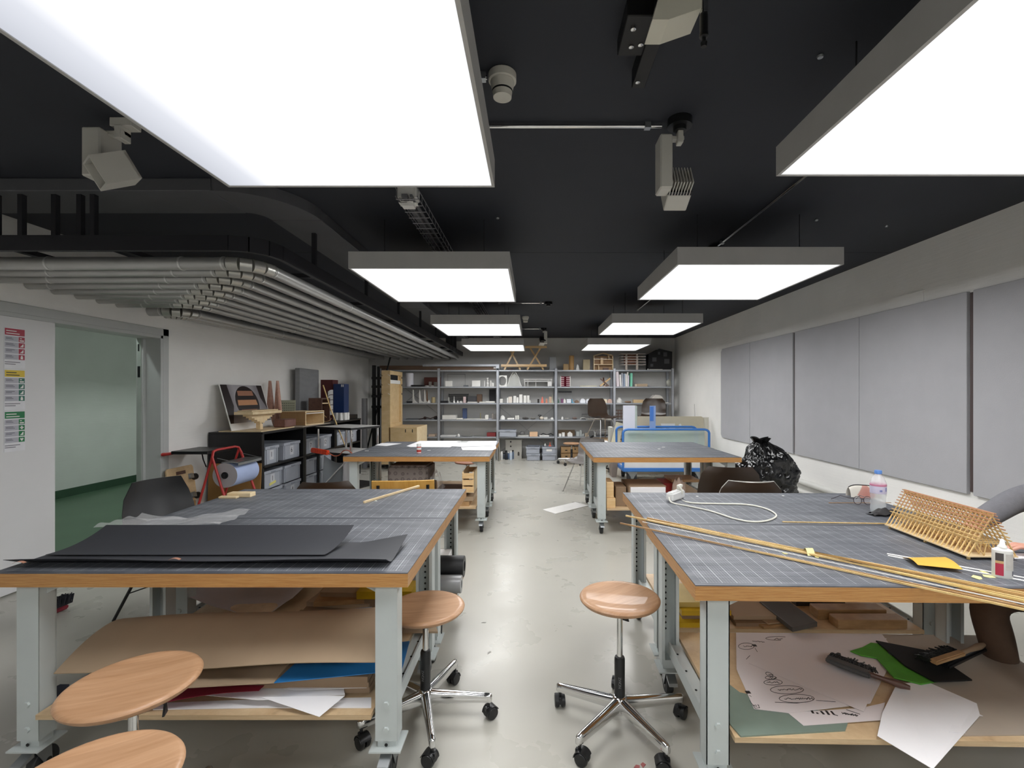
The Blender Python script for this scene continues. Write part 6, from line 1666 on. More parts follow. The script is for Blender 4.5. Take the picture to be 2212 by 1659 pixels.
MB().hexa([(-.08, -.06, .04), (.02, -.06, .04), (.02, .06, .04), (-.08, .06, .04)], [(-.06, -.04, .135), (-.0, -.04, .11), (-.0, .04, .11), (-.06, .04, .135)]).done('black_shard', cm('2a2b2d'), o)
MB().hexa([(.03, -.06, .04), (.085, -.06, .04), (.085, .06, .04), (.03, .06, .04)], [(.05, -.05, .09), (.09, -.05, .11), (.09, .05, .11), (.05, .05, .09)]).done('grey_shard', cm('8f9496'), o)
face(o, -.05, -.0, -.1, .01, .032, white_m, 'white_insert')
I('fin', 968, 977, 857, 2, .12, .02, 'b3b4ae', 'grey_fin', 'thin grey fin beside the flared white tower', 'model')
I('flare', 977, 983.5, 856, 2, .05, .1, W_, 'flared_tower', 'white tower with a flared foot in the second bay', 'model')
I('pyr', 986, 991, 865, 2, .05, .05, W_, 'white_cone', 'small white pyramid right of the flared tower', 'model')
I('house', 992.5, 999, 866, 2, .05, .08, WH, 'white_block', 'low white block beside the pinkish tower', 'model')
t = thing('louvre_model', 'dark slatted frame leaning behind the small white towers', 'model', (P(988, 866, 10.6).x, 10.6, SL[2]))
xa, xb = P(965, 866, 10.6).x, P(1011, 866, 10.6).x
for k in range(5): MB().box(xa + .05, xb, 10.6, 10.612, SL[2] + .012 + .04 * k, SL[2] + .036 + .04 * k).done('slat', cm('4a4a4a'), t)
for x in (xa + .04, xb): MB().box(x, x + .012, 10.598, 10.616, SL[2], SL[2] + .205).done('frame_side', cm('505050'), t)
I('box', 1000.5, 1006, 857, 2, .05, .07, 'c9b3b3', 'pink_tower', 'pinkish white upright block in the second bay', 'model')
I('box', 1010, 1031, 856.5, 2, .25, .1, '47474a', 'dark_box', 'dark grey low box behind white trays', 'box')
I('box', 1030, 1041, 851.5, 2, .22, .1, '5f4a3a', 'brown_box', 'brown upright box at the back of the second bay', 'box')
for (u0, u1, vt, l) in ((1009, 1030, 866.3, 'long low white terrain model left of the brown box'), (1035, 1050, 866, 'white tray model below the brown box'), (1048.5, 1069, 865, 'white stepped tray model before the black board')):
    o, q = I('box', u0, u1, vt + 1.8, 2, .03, .16, WH, 'terrain_model', l, 'model')
    MB().blob((0.01, 0, .028), ((q[1] - q[0]) * .3, .06, .022), 2, .4, 3, u0).done('relief', white_m, o)
I('box', 1057, 1071, 841, 2, .37, .02, '222226', 'black_board', 'black board leaning at the right of the second bay', 'board')
I('box', 1079.5, 1086, 861.5, 2, .05, .1, 'd4d2cc', 'white_box_model', 'small white box at the left of the third bay', 'model')
tw = [(1095, 1098, 859), (1098.5, 1106, 856.8), (1109, 1115, 855.2), (1115.5, 1120, 858), (1121.5, 1128.5, 852), (1131, 1137.5, 854.3), (1138.5, 1143.5, 854), (1142, 1146, 864)]
lw = ['slimmest white tower at the left of the tower row', 'second white tower from the left, slightly beige', 'third white tower from the left, stepped', 'low white tower before the tallest one', 'tallest white tower in the middle of the row', 'white tower right of the tallest, with a notch', 'slim white tower second from the right end', 'shortest white tower at the right end of the row']
for i, (a_, b_, v_) in enumerate(tw):
    o, q = I('box', a_, b_, v_, 2, .05 + .015 * (i % 3), .07, W_ if i != 1 else 'd9d0c6', 'white_tower', lw[i], 'model', group='white tower models in the third bay')
    w = q[1] - q[0]
    if i in (1, 3, 5): MB().box(w * .1, w * .5, -.045, -.035, 0, (q[4] - q[3]) * .6).done('front_wing', white_m, o)
I('cyl', 1161, 1165, 862, 2, .05, .05, '2e2a28', 'dark_cup', 'small dark cup in the third bay', 'model')
I('pyr', 1168.5, 1174.5, 857, 2, .05, .07, 'e0705a', 'coral_obelisk', 'coral red obelisk in the third bay', 'model')
I('cone', 1178, 1183.5, 861, 2, .05, .06, 'd98d72', 'coral_cone', 'smaller coral cone right of the obelisk', 'model')
I('box', 1186, 1191.5, 857, 2, .05, .06, 'c9ac94', 'beige_block', 'upright beige block near the third post', 'model')
I('fin', 1192, 1197, 852, 2, .06, .015, 'c4c5ac', 'pale_leaf', 'pale greenish leaf-shaped model beside the post', 'model')
MB().box(P(1204, 845, 10.6).x, P(1235, 845, 10.6).x, 10.6, 10.604, SL[2], SL[2] + .26).one('acrylic_sheet', 'clear acrylic sheet with dark upper edge leaning in the fourth bay', 'acrylic sheet', clear('grey_acrylic', 'c4c6c8', .08, .7))
MB().box(P(1206, 845, 10.596).x, P(1235, 845, 10.596).x, 10.592, 10.599, SL[2] + .225, SL[2] + .262).one('dark_strip', 'dark strip along the top of the acrylic sheet', 'strip', cm('4b4c4e'))
hs = [('pyr', 1204.5, 1208.5, 862, '4a6a58', 'tiny dark green pyramid at the left of the small house row'), ('box', 1212, 1217, 861.5, '7a5070', 'purple block in the small house row'), ('house', 1217.5, 1222, 861, W_, 'narrow white house next to the purple block'),
      ('box', 1224.5, 1233.5, 862, 'dfe2e8', 'white cube in the small house row'), ('fin', 1235, 1241.5, 861.5, '5b9fbe', 'blue peaked block in the small house row'), ('house', 1242, 1250.5, 864, '7d6452', 'brown low house in the small house row'),
      ('hip', 1253, 1264.5, 861.5, 'e3e6ec', 'white house with chamfered roof'), ('hip', 1266, 1275, 862, 'e6e8ee', 'second white house with chamfered roof, slightly smaller'), ('box', 1275.5, 1281.5, 862.5, 'cda892', 'beige block right of the white houses'),
      ('box', 1282, 1284, 863, '6b2230', 'thin dark red slab in the small house row'), ('dome', 1288, 1300.5, 862.5, '8e1f3c', 'crimson rounded model in the small house row'), ('hip', 1303.5, 1311.5, 862, 'e0d2b8', 'cream house near the right end of the row'), ('hip', 1312.5, 1322, 862, 'c4a698', 'pinkish beige house at the right end of the row')]
for kd, a_, b_, v_, h_, l_ in hs: I(kd, a_, b_, v_, 2, .05, .09, h_, 'small_house', l_, 'model', group='row of small house models')
I('bottle', 1333, 1345, 859, 2, .06, .1, W_, 'bottle_model', 'white bottle-shaped house model in the fifth bay', 'model')
I('lump', 1350, 1365, 866.5, 2, .06, .14, '9c8068', 'brown_dish', 'low brown model beside the stack of slats', 'model')
t = thing('slat_stack', 'stack of thin wooden slats on the fifth bay second shelf', 'slats', (P(1379, 871, 10.35).x, 10.35, SL[2]))
for k in range(4):
    xa, xb = P(1368.5, 871, 10.3).x, P(1390, 871, 10.3).x
    MB().box(xa, xb, 10.29, 10.42, SL[2] + .018 * k + .001, SL[2] + .018 * k + .0165).done('slat', pine_m if k % 2 else pale_m, t, bevel=.001)
MB().box(P(1398, 871, 10.2).x, P(1444, 871, 10.2).x, 10.2, 10.5, SL[2] + .0, SL[2] + .014).one('white_board', 'white board under the gabled white house model', 'board', white_m)
o, q = I('hip', 1408, 1432.5, 853, 2, -.0, .2, 'd3cfc8', 'gabled_house', 'white gabled house model with a black door slot', 'model', lift=.0145)
face(o, -.012, .015, -.1, .045, .115)
MB().box(-.10, -.085, -.02, .0, .1, .26).done('chimney', cm('8f8f8c'), o)
# middle shelf
I('box', 876, 912, 904.5, 1, .08, .2, '5a5c5f', 'glass_tray', 'flat dark glass tray beside the plywood case', 'tray')
MB().tube([P(905, 906, 10.28), P(920, 902, 10.3), P(930, 904, 10.29), P(944, 899, 10.3)], .012, 6).one('dark_twig', 'dark twig with a knob lying on the third shelf', 'twig', cm('3a2a28'), smooth=50)
I('lump', 914, 921, 900, 1, .05, .06, '3a2724', 'dark_lump', 'small dark brown knob on the third shelf', 'model')
I('lump', 936, 944.5, 899, 1, .05, .06, '1c1b1d', 'dark_lump', 'black knob at the end of the dark twig', 'model', lift=.0)
I('box', 955, 985, 897, 1, .06, .2, WH, 'cushion_model', 'white cushion-like box model on the third shelf', 'model')
I('box', 985.5, 999, 903.5, 1, .03, .14, 'e2dfd8', 'white_slab', 'low white slab left of the blue block', 'model')
I('box', 999, 1008, 882, 1, .16, .09, '3f4f72', 'blue_block', 'upright slate blue block on the third shelf', 'model')
I('box', 1001, 1047, 904.8, 1, .03, .12, WH, 'white_slab', 'long low white slab before the blue block', 'model')
I('box', 1047.5, 1055, 896.5, 1, .04, .08, 'dcdad4', 'white_box_model', 'small white cube at the end of the long slab', 'model')
I('cyl', 1037, 1038.5, 892, 1, .2, .02, 'a59a6a', 'thin_post', 'thin olive post behind the long white slab', 'model')
for (a_, b_, v_, h_, l_) in ((1062, 1066, 893, '86807a', 'grey frame strip beside the second post'), (1067, 1070, 894, '6e6a66', 'dark grey strip touching the second post'), (1056, 1064, 904, 'a8a6b4', 'lilac grey slab beside the second post')):
    I('box', a_, b_, v_, 1, .08, .06, h_, 'model_block', l_, 'model')
I('dome', 1080, 1091, 897.5, 1, .05, .1, W_, 'rounded_house', 'white rounded house at the left of the third bay', 'model')
I('box', 1096, 1111, 903, 1, .04, .1, W_, 'white_slab', 'low white box right of the rounded house', 'model')
I('box', 1113, 1116.5, 897.5, 1, .05, .05, 'd9d8d2', 'white_column', 'left of two short white columns on the third shelf', 'model')
I('box', 1117.5, 1121, 897.5, 1, .05, .05, 'd9d8d2', 'white_column', 'right of two short white columns on the third shelf', 'model')
I('lump', 1128, 1142, 901.5, 1, .05, .14, '55524f', 'dark_lump', 'dark grey lumpy model in the third bay', 'model')
I('lump', 1145.5, 1157, 902, 1, .06, .12, '77746f', 'dark_lump', 'lighter grey lumpy model right of the dark one', 'model')
t = thing('mushroom_model', 'black mushroom-shaped model on a thin stem', 'model', (P(1166, 907, 10.34).x, 10.34, SL[1]))
MB().cyl((P(1166, 907, 10.34).x, 10.34, SL[1]), (P(1166, 907, 10.34).x, 10.34, SL[1] + .08), .012, 10).done('stem', black_m, t)
MB().lathe([(.01, .07), (.042, .08), (.036, .098), (0, .106)], 18, TR((P(1166, 907, 10.34).x, 10.34, SL[1]))).done('cap', black_m, t, smooth=50)
I('lump', 1166, 1174.5, 900, 1, .02, .06, 'd3c8b8', 'cream_lump', 'cream lump before the black mushroom', 'model')
I('box', 1175, 1183, 901, 1, .04, .09, 'c9c8c2', 'white_box_model', 'grey white box right of the cream lump', 'model')
I('house', 1189.5, 1195.5, 901.5, 1, .04, .06, W_, 'white_block', 'small white wedge at the end of the third bay', 'model')
I('box', 1182.5, 1189, 905.5, 1, .02, .08, W_, 'white_slab', 'flat white slab before the small wedge', 'model')
I('dome', 1212, 1217.5, 900, 1, .05, .06, W_, 'white_dome', 'little white dome in the fourth bay', 'model')
I('lump', 1219, 1231, 903, 1, .06, .1, 'a8a5a0', 'grey_lump', 'grey lump right of the little white dome', 'model')
I('lump', 1237, 1247, 901, 1, .06, .1, '7a6a62', 'brown_lump', 'brown grey lump in the middle of the fourth bay', 'model')
I('arch', 1253, 1268, 902, 1, .02, .14, 'e0e0dc', 'vault_model', 'low white vault model in the fourth bay', 'model')
I('wire', 1258, 1274, 895, 1, .22, .12, '6a6b6c', 'wire_frame', 'thin wire box frame behind the white vault', 'model', r=.003)
I('wire', 1281, 1304, 896.5, 1, .2, .14, '6a6b6c', 'wire_frame', 'larger wire box frame right of the first one', 'model', r=.003)
I('box', 1270, 1322, 904.5, 1, -.02, .14, 'd8d6cf', 'white_slab', 'long pale boards reaching over the third shelf edge', 'boards')
t = thing('lattice_model', 'dark brown lattice model in the fifth bay', 'model', (P(1336, 906, 10.4).x, 10.4, SL[1]))
xa, xb = P(1329, 906, 10.38).x, P(1342, 906, 10.38).x
for k in range(3): MB().box(xa + (xb - xa) * k / 2 - .007, xa + (xb - xa) * k / 2 + .007, 10.38, 10.394, SL[1], SL[1] + .2).done('post', darkwd_m, t)
for z in (.05, .12, .19): MB().box(xa - .02, xb + .02, 10.366, 10.379, SL[1] + z, SL[1] + z + .02).done('bar', darkwd_m, t)
# lower shelf
I('box', 925, 940, 938.5, 0, .04, .2, 'c3ad98', 'beige_box', 'flat beige box on the lowest shelf of the first bay', 'box')
I('box', 950, 983, 941, 0, .03, .25, 'dcdcda', 'paper_stack', 'white papers on the lowest shelf of the second bay', 'paper')
I('dome', 986.5, 993, 937.5, 0, .05, .06, W_, 'white_cup', 'white upturned cup on the lowest shelf', 'model')
I('lump', 996, 1020, 941, 0, .06, .2, '96968f', 'paper_stack', 'grey crumpled papers on the lowest shelf', 'paper')
I('box', 1022, 1050, 942, 0, .08, .2, '85857f', 'paper_stack', 'flat grey papers left of the dark red box', 'paper')
I('box', 1051.5, 1071, 935, 0, .06, .2, '7a2526', 'red_box', 'dark red flat box on the lowest shelf', 'box')
o = crate(0, 0, .38, '', 'grey blue crate on the lowest shelf of the third bay', x1=.15, d=.3, h=.15, group='grey crates under the back shelving')
o.location = (P(1097, 943, 10.32).x, 10.34, SL[0] + .001); o.rotation_euler.z = R(-90)
I('lump', 1122, 1134, 932, 0, .12, .14, '6c6c6a', 'grey_dome', 'dark grey dome right of the crate', 'model')
I('box', 1118, 1142, 941, 0, .03, .15, 'c4c3be', 'white_slab', 'pale slab before the dark grey dome', 'model')
o, q = I('box', 1144, 1161.5, 933.5, 0, .05, .16, 'd9b491', 'peach_box', 'peach coloured box model with two white turrets', 'model')
for x in (-.045, .02): MB().box(x, x + .04, -.03, .05, .104, .16).done('turret', cm('ded6ca'), o, bevel=.002)
I('box', 1165, 1186, 941, 0, .02, .16, 'dedddb', 'white_book', 'white book lying on the lowest shelf of the third bay', 'book')
MB().tube([(P(1166, 938, 10.5).x, 10.5, SL[0] + .01), (P(1173, 934, 10.5).x, 10.5, SL[0] + .05), (P(1182, 940, 10.5).x, 10.5, SL[0] + .02), (P(1190, 936, 10.5).x, 10.5, SL[0] + .05), (P(1196, 941, 10.5).x, 10.5, SL[0] + .012)], .010, 6).one('cable_coil', 'dark wavy cable behind the white book', 'cable', rubber_m, smooth=60)
I('box', 1206, 1242, 929, 0, .3, .08, '7f6a52', 'brown_crate', 'brown wooden crate behind the small white houses', 'crate')
for kd, a_, b_, v_, l_ in (('box', 1207, 1212.5, 937, 'small white cube at the left of the lowest fourth shelf'), ('box', 1214, 1220, 934.5, 'taller white cube beside the small white cube'), ('house', 1226, 1236.5, 932.5, 'white gabled house before the brown crate')):
    I(kd, a_, b_, v_, 0, .04, .07, W_, 'small_house', l_, 'model')
for a_, b_, v_, l_ in ((1245, 1252, 932.5, 'left block of grey acrylic models'), (1252.5, 1257, 930, 'tallest block of grey acrylic models'), (1257.5, 1262, 937, 'lowest block of grey acrylic models')):
    I('box', a_, b_, v_, 0, .06, .08, 'b4bab9', 'acrylic_block', l_, 'model')
I('box', 1264, 1269, 935.5, 0, .05, .06, 'd3c2ac', 'cream_block', 'cream block with a slit on the lowest shelf', 'model')
I('box', 1269.5, 1272.5, 940, 0, .05, .05, 'd0bfa8', 'cream_block', 'low cream block right of the taller cream one', 'model')
t = thing('rabbit_figure', 'small white forked figure on the lowest shelf', 'figure', (P(1285.5, 944, 10.33).x, 10.33, SL[0]))
xc_ = P(1285.5, 944, 10.33).x
m = MB().lathe([(.024, 0), (.02, .02), (.012, .05), (.016, .07)], 12, TR((xc_, 10.33, SL[0])))
for s in (-1, 1): m.tube([(xc_ + s * .006, 10.33, SL[0] + .06), (xc_ + s * .02, 10.33, SL[0] + .115)], .009, 8)
m.done('figure_body', white_m, t, smooth=60)
I('boat', 1288, 1330, 929.5, 0, .08, .22, 'c9c9c8', 'boat_hull', 'grey white boat hull model on the lowest shelf', 'model')
# standing on the floor under the shelving
t = thing('house_facade', 'tall pale house facade board with dark windows under the shelf', 'model', (P(1110, 988, 10.4).x, 10.4, 0))
xa, xb = P(1092, 988, 10.4).x, P(1127, 988, 10.4).x
fm_ = cm('b3b0a8')
MB().box(xa, xb, 10.4, 10.42, 0, .41).done('facade', fm_, t)
MB().box(xa - .02, xb + .02, 10.385, 10.43, .41, .425).done('cornice', fm_, t)
for z in (.36, .26): MB().box(xa + .10, xa + .13, 10.398, 10.401, z, z + .032).done('window', dark_m, t)
MB().box(xa + .10, xa + .18, 10.398, 10.401, .12, .16).done('window', dark_m, t)
xw = xb - .07
MB().prism([(-.02, .07), (.02, .07), (.02, .13), (.014, .15), (0, .16), (-.014, .15), (-.02, .13)], .003, MX(((1, 0, 0, xw), (0, 0, 1, 10.398), (0, 1, 0, 0), (0, 0, 0, 1)))).done('door', cm('3d3834'), t)
sp = [(1083.5, 975, 'c9c9c6', 'white spray can beside the far left bench'), (1089, 978, '3c4656', 'dark blue spray can in the group of cans'), (1093.5, 973, '20242c', 'black topped spray can in the group of cans'), (1098, 976, '5d6f8d', 'blue spray can at the right of the carton'), (1103.5, 974, 'b8c4d2', 'pale blue spray can right of the carton'), (1108, 972, '55657a', 'slate spray can with black cap')]
for i, (u, v, h, l) in enumerate(sp):
    c = G(u, 993 - (i % 2) * 2, 0)
    t = thing('spray_can', l, 'spray can', (c.x, c.y, 0), group='spray cans under the back shelving')
    hh = HC - (v - CY) * c.y / F
    MB().lathe([(.03, 0), (.031, .004), (.031, hh * .76), (.022, hh * .84)], 16, TR((c.x, c.y, 0))).done('can', cm(h, .35), t, smooth=40)
    MB().lathe([(.024, hh * .82), (.025, hh * .84), (.024, hh), (0, hh)], 16, TR((c.x, c.y, 0))).done('cap', black_m if i in (2, 5, 1) else white_m, t, smooth=40)
for k, (u, rz, z, l) in enumerate(((1152, -90, 0, 'lower grey crate left on the floor under the shelving'), (1152, -93, .148, 'upper grey crate left on the floor under the shelving'), (1185, -90, 0, 'lower grey crate right on the floor under the shelving'), (1185, -88, .148, 'upper grey crate with white label on the floor'))):
    o = crate(0, 0, .30, '', l, x1=.2, d=.4, h=.145, group='grey crates under the back shelving')
    o.location = (P(u, 993, 10.32).x, 10.32, z + .0005); o.rotation_euler.z = R(rz)
    if k == 3: MB().box(.1885, .19, -.06, .06, .05, .1).done('label_plate', white_m, o)
xb = P(1177.5, 970, 10.3).x
MB().lathe([(.02, 0), (.02, .03), (.008, .045), (.006, .06), (0, .06)], 14, TR((xb, 10.28, .2945))).one('white_bottle', 'small white bottle standing on the right grey crate', 'bottle', white_m, smooth=45)
xb = P(1188, 970, 10.3).x
MB().lathe([(.034, 0), (.03, .012), (.012, .02), (.008, .07), (.003, .085), (0, .085)], 14, TR((xb, 10.28, .2945))).one('red_funnel', 'small orange red cone standing on the right grey crate', 'cone', cm('c4553a'), smooth=45)
for k, (x, l) in enumerate(((-.745, 'thin grey board leaning on the second shelf post'), (-.715, 'second thin board leaning on the second shelf post'))):
    MB().hexa([(x, 10.05, 0), (x + .012, 10.05, 0), (x + .012, 10.4, 0), (x, 10.4, 0)], [(x - .02, 10.12, .40 + .05 * k), (x - .008, 10.12, .40 + .05 * k), (x - .008, 10.4, .40 + .05 * k), (x - .02, 10.4, .40 + .05 * k)]).one('leaning_board', l, 'board', cm('9b988f'))
t = None
for k in range(2):
    t = thing('drawer_crate', ('lower', 'upper')[k] + ' brown wooden drawer crate behind the low stool', 'crate', (P(1240, 988, 10.35).x, 10.4, .135 * k), group='brown drawer crates under the shelving')
    xa, xb = P(1212, 988, 10.3).x, P(1268, 988, 10.3).x
    MB().box(xa, xb, 10.33, 10.62, .135 * k + .001, .135 * k + .128).done('crate_body', m_wood('brown_crate_wood', '9a7a52', 'ae8e66', (2, 3, 3), 5, rough=.5), t, bevel=.002)
    MB().box(xa + .005, xb - .005, 10.318, 10.329, .135 * k + .008, .135 * k + .12).done('front_board', m_wood('brown_crate_wood', '9a7a52', 'ae8e66'), t, bevel=.002)
    for x in (xa + .09,): MB().box(x, x + .05, 10.315, 10.319, .135 * k + .055, .135 * k + .075).done('grip_hole', dark_m, t)
# on top of the shelving
t = thing('trestle', 'pine trestle with two crossed leg pairs on top of the shelving', 'trestle', (P(1132, 800, 10.4).x, 10.4, SL[4]))
tx = lambda u: P(u, 800, 10.4).x
zt_ = HC - (748 - CY) * 10.4 / F
z4 = SL[4] + .001
for (b0, b1, t0, t1) in ((1090, 1124, 1098, 1116), (1139, 1174, 1143, 1170)):
    MB().bar((tx(b0), 10.36, z4 + .01), (tx(t1), 10.36, zt_), .035, .05, (0, 1, 0)).done('leg', pine_m, t)
    MB().bar((tx(b1), 10.40, z4 + .01), (tx(t0), 10.40, zt_), .035, .05, (0, 1, 0)).done('leg', pine_m, t)
MB().box(tx(1083), tx(1181), 10.30, 10.34, z4 + .07, z4 + .125).done('rail', pine_m, t, bevel=.002)
MB().box(tx(1083), tx(1181), 10.30, 10.34, zt_ - .05, zt_).done('rail', pine_m, t, bevel=.002)
MB().box(tx(1086), tx(1178), 10.42, 10.45, z4 + .07, z4 + .12).done('rail', tan_m, t, bevel=.002)
I('box', 1096, 1108, 797, 4, .02, .1, '4a3634', 'dark_box', 'small dark box under the pine trestle', 'box')
o, q = I('box', 1187, 1202, 771, 4, .06, .2, '86888a', 'tower_model', 'grey tower model perforated with square black holes', 'model')
w, h = q[1] - q[0], q[4] - q[3]
for i, (a_, b_) in enumerate(((.38, .86), (.62, .86), (.18, .68), (.36, .68), (.72, .68), (.18, .48), (.6, .48), (.78, .5), (.4, .26), (.72, .26))):
    MB().box(-w / 2 + w * a_ - .009, -w / 2 + w * a_ + .009, -.1005, -.098, h * b_ - .009, h * b_ + .009).done('hole', dark_m, o)
MB().box(-w * .2, w * .15, -.1005, -.098, .01, .045).done('hole', dark_m, o)
MB().box(w / 2 - .018, w / 2 - .0, -.1008, -.098, h * .8, h * .92).done('hole', dark_m, o)
for f in (.3, .55, .75): MB().box(w / 2 - .002, w / 2 + .0005, -.04, -.01, h * f, h * f + .025).done('hole', dark_m, o)
o, q = I('box', 1217, 1228.5, 786, 4, .1, .1, 'a68a60', 'stone_model', 'sandy block model topped with a pale disc', 'model')
w = q[1] - q[0]
MB().cyl((0, -.02, .14), (0, .02, .14), .055, 20).done('back_panel', tan_m, o, smooth=40)
MB().cyl((.0, -.03, .185), (.0, -.018, .185), .036, 20).done('disc', cm('c9bda6'), o, smooth=40)
MB().prism([(.04 * math.cos(R(a)), .035 * math.sin(R(a))) for a in range(0, 181, 20)], .004, MX(((1, 0, 0, .01), (0, 0, 1, -.053), (0, 1, 0, .012), (0, 0, 0, 1)))).done('arch', darkwd_m, o)
o, q = I('cyl', 1229.5, 1240.5, 768, 4, .08, .1, 'b08a58', 'round_tower', 'round wooden tower model with a dark dome and finial', 'model')
h, r = q[4] - q[3], (q[1] - q[0]) / 2
MB().lathe([(r * 1.01, h * .70), (r * 1.03, h * .71), (r * 1.03, h * .73), (r * 1.01, h * .74)], 20).done('ring_band', pine_m, o, smooth=40)
MB().lathe([(r, h), (r * .98, h + .03), (r * .6, h + .07), (r * .22, h + .10), (r * .18, h + .12), (r * .3, h + .125), (.004, h + .16), (0, h + .18)], 20).done('dome', cm('4a4638'), o, smooth=45)
I('pyr', 1244, 1252, 787, 4, .06, .06, 'cfcfca', 'white_cone', 'white folded pyramid right of the round tower', 'model')
o, q = I('box', 1259.5, 1274.5, 776.5, 4, .08, .07, 'a99b7c', 'organ_model', 'beige block model with oval holes and a round ring', 'model')
w, h = q[1] - q[0], q[4] - q[3]
for a_, b_ in ((.18, .66), (.5, .66), (.82, .66), (.8, .3)):
    MB().lathe([(.0, -.001), (.012, -.001), (.012, .003), (0, .003)], 14, TR((-w / 2 + w * a_, -.036, h * b_), R(90)) @ MX.Diagonal((1, 2, 1, 1))).done('oval', cm('eadfbe'), o, smooth=40)
MB().lathe([(.018, -.004), (.034, -.004), (.034, .004), (.018, .004)], 20, TR((-w / 2 + w * .3, -.038, h * .27), R(90))).done('ring', cm('dccfc4'), o, smooth=40)
t = thing('section_model', 'open wooden section model of a gabled house with three floors', 'model', (tx(1302), 10.35, SL[4]))
xa, xb = tx(1281.5), tx(1323)
zg = HC - (763 - CY) * 10.4 / F; ze = HC - (769 - CY) * 10.4 / F
xm = (xa + xb) / 2
for x in (xa, xb - .016): MB().box(x, x + .016, 10.30, 10.46, z4, ze).done('side_wall', pale_m, t)
MB().bar((xa, 10.38, ze), (xm, 10.38, zg), .16, .012, (0, 0, 1)).done('roof_half', pale_m, t)
MB().bar((xb, 10.38, ze), (xm, 10.38, zg), .16, .012, (0, 0, 1)).done('roof_half', pale_m, t)
for f in (.34, .68): MB().box(xa + .016, xb - .016, 10.30, 10.46, z4 + (ze - z4) * f * 1.05, z4 + (ze - z4) * f * 1.05 + .014).done('floor_plate', pale_m, t)
MB().box(xa + .016, xb - .016, 10.455, 10.46, z4, ze).done('back_panel', tan_m, t)
MB().box(xm - .06, xm - .0, 10.34, 10.40, z4 + .12, z4 + .27).done('chimney', pine_m, t)
MB().box(xa + .10, xa + .112, 10.30, 10.45, z4, z4 + .105).done('inner_wall', pale_m, t)
MB().box(xb - .1, xb - .09, 10.30, 10.45, z4 + .235, ze + .02).done('inner_wall', pale_m, t)
MB().box(xm, xm + .12, 10.33, 10.4, z4, z4 + .045).done('dark_insert', darkwd_m, t)
t = thing('slab_tower_model', 'model of five stacked thin slabs on two pale piers', 'model', (tx(1364), 10.4, SL[4]))
for k in range(5):
    MB().box(tx(1340), tx(1393), 10.30, 10.58, HC - (787 - 5.8 * k - CY) * 10.3 / F - .012, HC - (787 - 5.8 * k - CY) * 10.3 / F).done('slab', cm('d8cfc8'), t, bevel=.001)
zt5 = HC - (763.8 - CY) * 10.3 / F
for u in (1352, 1375): MB().box(tx(u) - .02, tx(u) + .02, 10.33, 10.38, z4, zt5 - .013).done('pier', cm('cbbfb4'), t)
MB().box(tx(1350), tx(1377), 10.44, 10.52, z4 + .12, zt5 - .013).done('core', redwd_m, t)
t = thing('black_house_model', 'black gabled house model with square window holes', 'model', (tx(1425), 10.4, SL[4]))
xa, xb = tx(1400), tx(1451)
zl, zr_, zg = HC - (766 - CY) * 10.4 / F, HC - (760 - CY) * 10.4 / F, HC - (753.5 - CY) * 10.4 / F
xg = tx(1423)
bhm = cm('101014')
MB().prism([(xa, z4), (xb, z4), (xb, zr_), (xg, zg), (xa, zl)], .03, MX(((1, 0, 0, 0), (0, 0, 1, 10.36), (0, 1, 0, 0), (0, 0, 0, 1)))).done('front', bhm, t)
MB().prism([(xa, z4), (xb, z4), (xb, zr_), (xg, zg), (xa, zl)], .01, MX(((1, 0, 0, 0), (0, 0, 1, 10.6), (0, 1, 0, 0), (0, 0, 0, 1)))).box(xa, xa + .01, 10.39, 10.6, z4, zl).box(xb - .01, xb, 10.39, 10.6, z4, zr_).done('shell', bhm, t)
for (u0, v0, u1, v1) in ((1409, 772, 1418, 781), (1421, 760, 1426, 766), (1433, 761, 1441, 770), (1435, 775.5, 1446, 785.5), (1405, 786, 1411, 792)):
    c = [HC - (v - CY) * 10.36 / F for v in (v1, v0)]
    MB().box(P(u0, 0, 10.36).x, P(u1, 0, 10.36).x, 10.357, 10.361, c[0], c[1]).done('window', cm('4c4c4f'), t)
MB().box(tx(1400), tx(1428), 10.28, 10.35, z4, z4 + .02).one('white_strip', 'pale flat strip before the black house model', 'strip', cm('b9b7b0'))
MB().box(tx(1428), tx(1447), 10.27, 10.35, z4, z4 + .009).one('white_strip', 'second pale strip near the end of the top shelf', 'strip', cm('a9a8a4'))
MB().blob((tx(1397.5), 10.3, z4 + .014), (.016, .014, .014), 2, .2).one('white_bead', 'tiny white knob left of the black house model', 'model', white_m, smooth=60)
# ------------------------------------------------------------------ blue sheet trolley and boards at the right rear
t = thing('sheet_trolley', 'blue tubular trolley holding clear sheets behind the far right bench', 'trolley', (2.15, 7.9, 0))
bl_m = mat('blue_enamel', '3f79c4', .38, 0, .03)
xa, xb = 1.455, 2.845
for y in (7.62, 8.22):
    pts = [(xa, y, .20), (xa, y, .80)] + [(xa + .08 - .08 * math.cos(R(a)), y, .80 + .06 * math.sin(R(a))) for a in (30, 60, 90)] + [(xb - .08 + .08 * math.sin(R(a)), y, .80 + .06 * math.cos(R(a))) for a in (0, 30, 60)] + [(xb, y, .80), (xb, y, .20)]
    MB().tube(pts, .019, 10).done('hoop', bl_m, t, smooth=45)
MB().box(xa, xb, 7.62, 7.66, .175, .235).box(xa, xb, 8.18, 8.22, .175, .235).box(xa, xa + .04, 7.66, 8.18, .175, .235).box(xb - .04, xb, 7.66, 8.18, .175, .235).done('base_frame', bl_m, t, bevel=.005)
MB().box(xa + .04, xb - .04, 7.66, 8.18, .20, .23).done('base_board', white_m, t)
MB().box(xa + .03, xb - .03, 7.645, 7.66, .236, .36).done('front_panel', white_m, t)
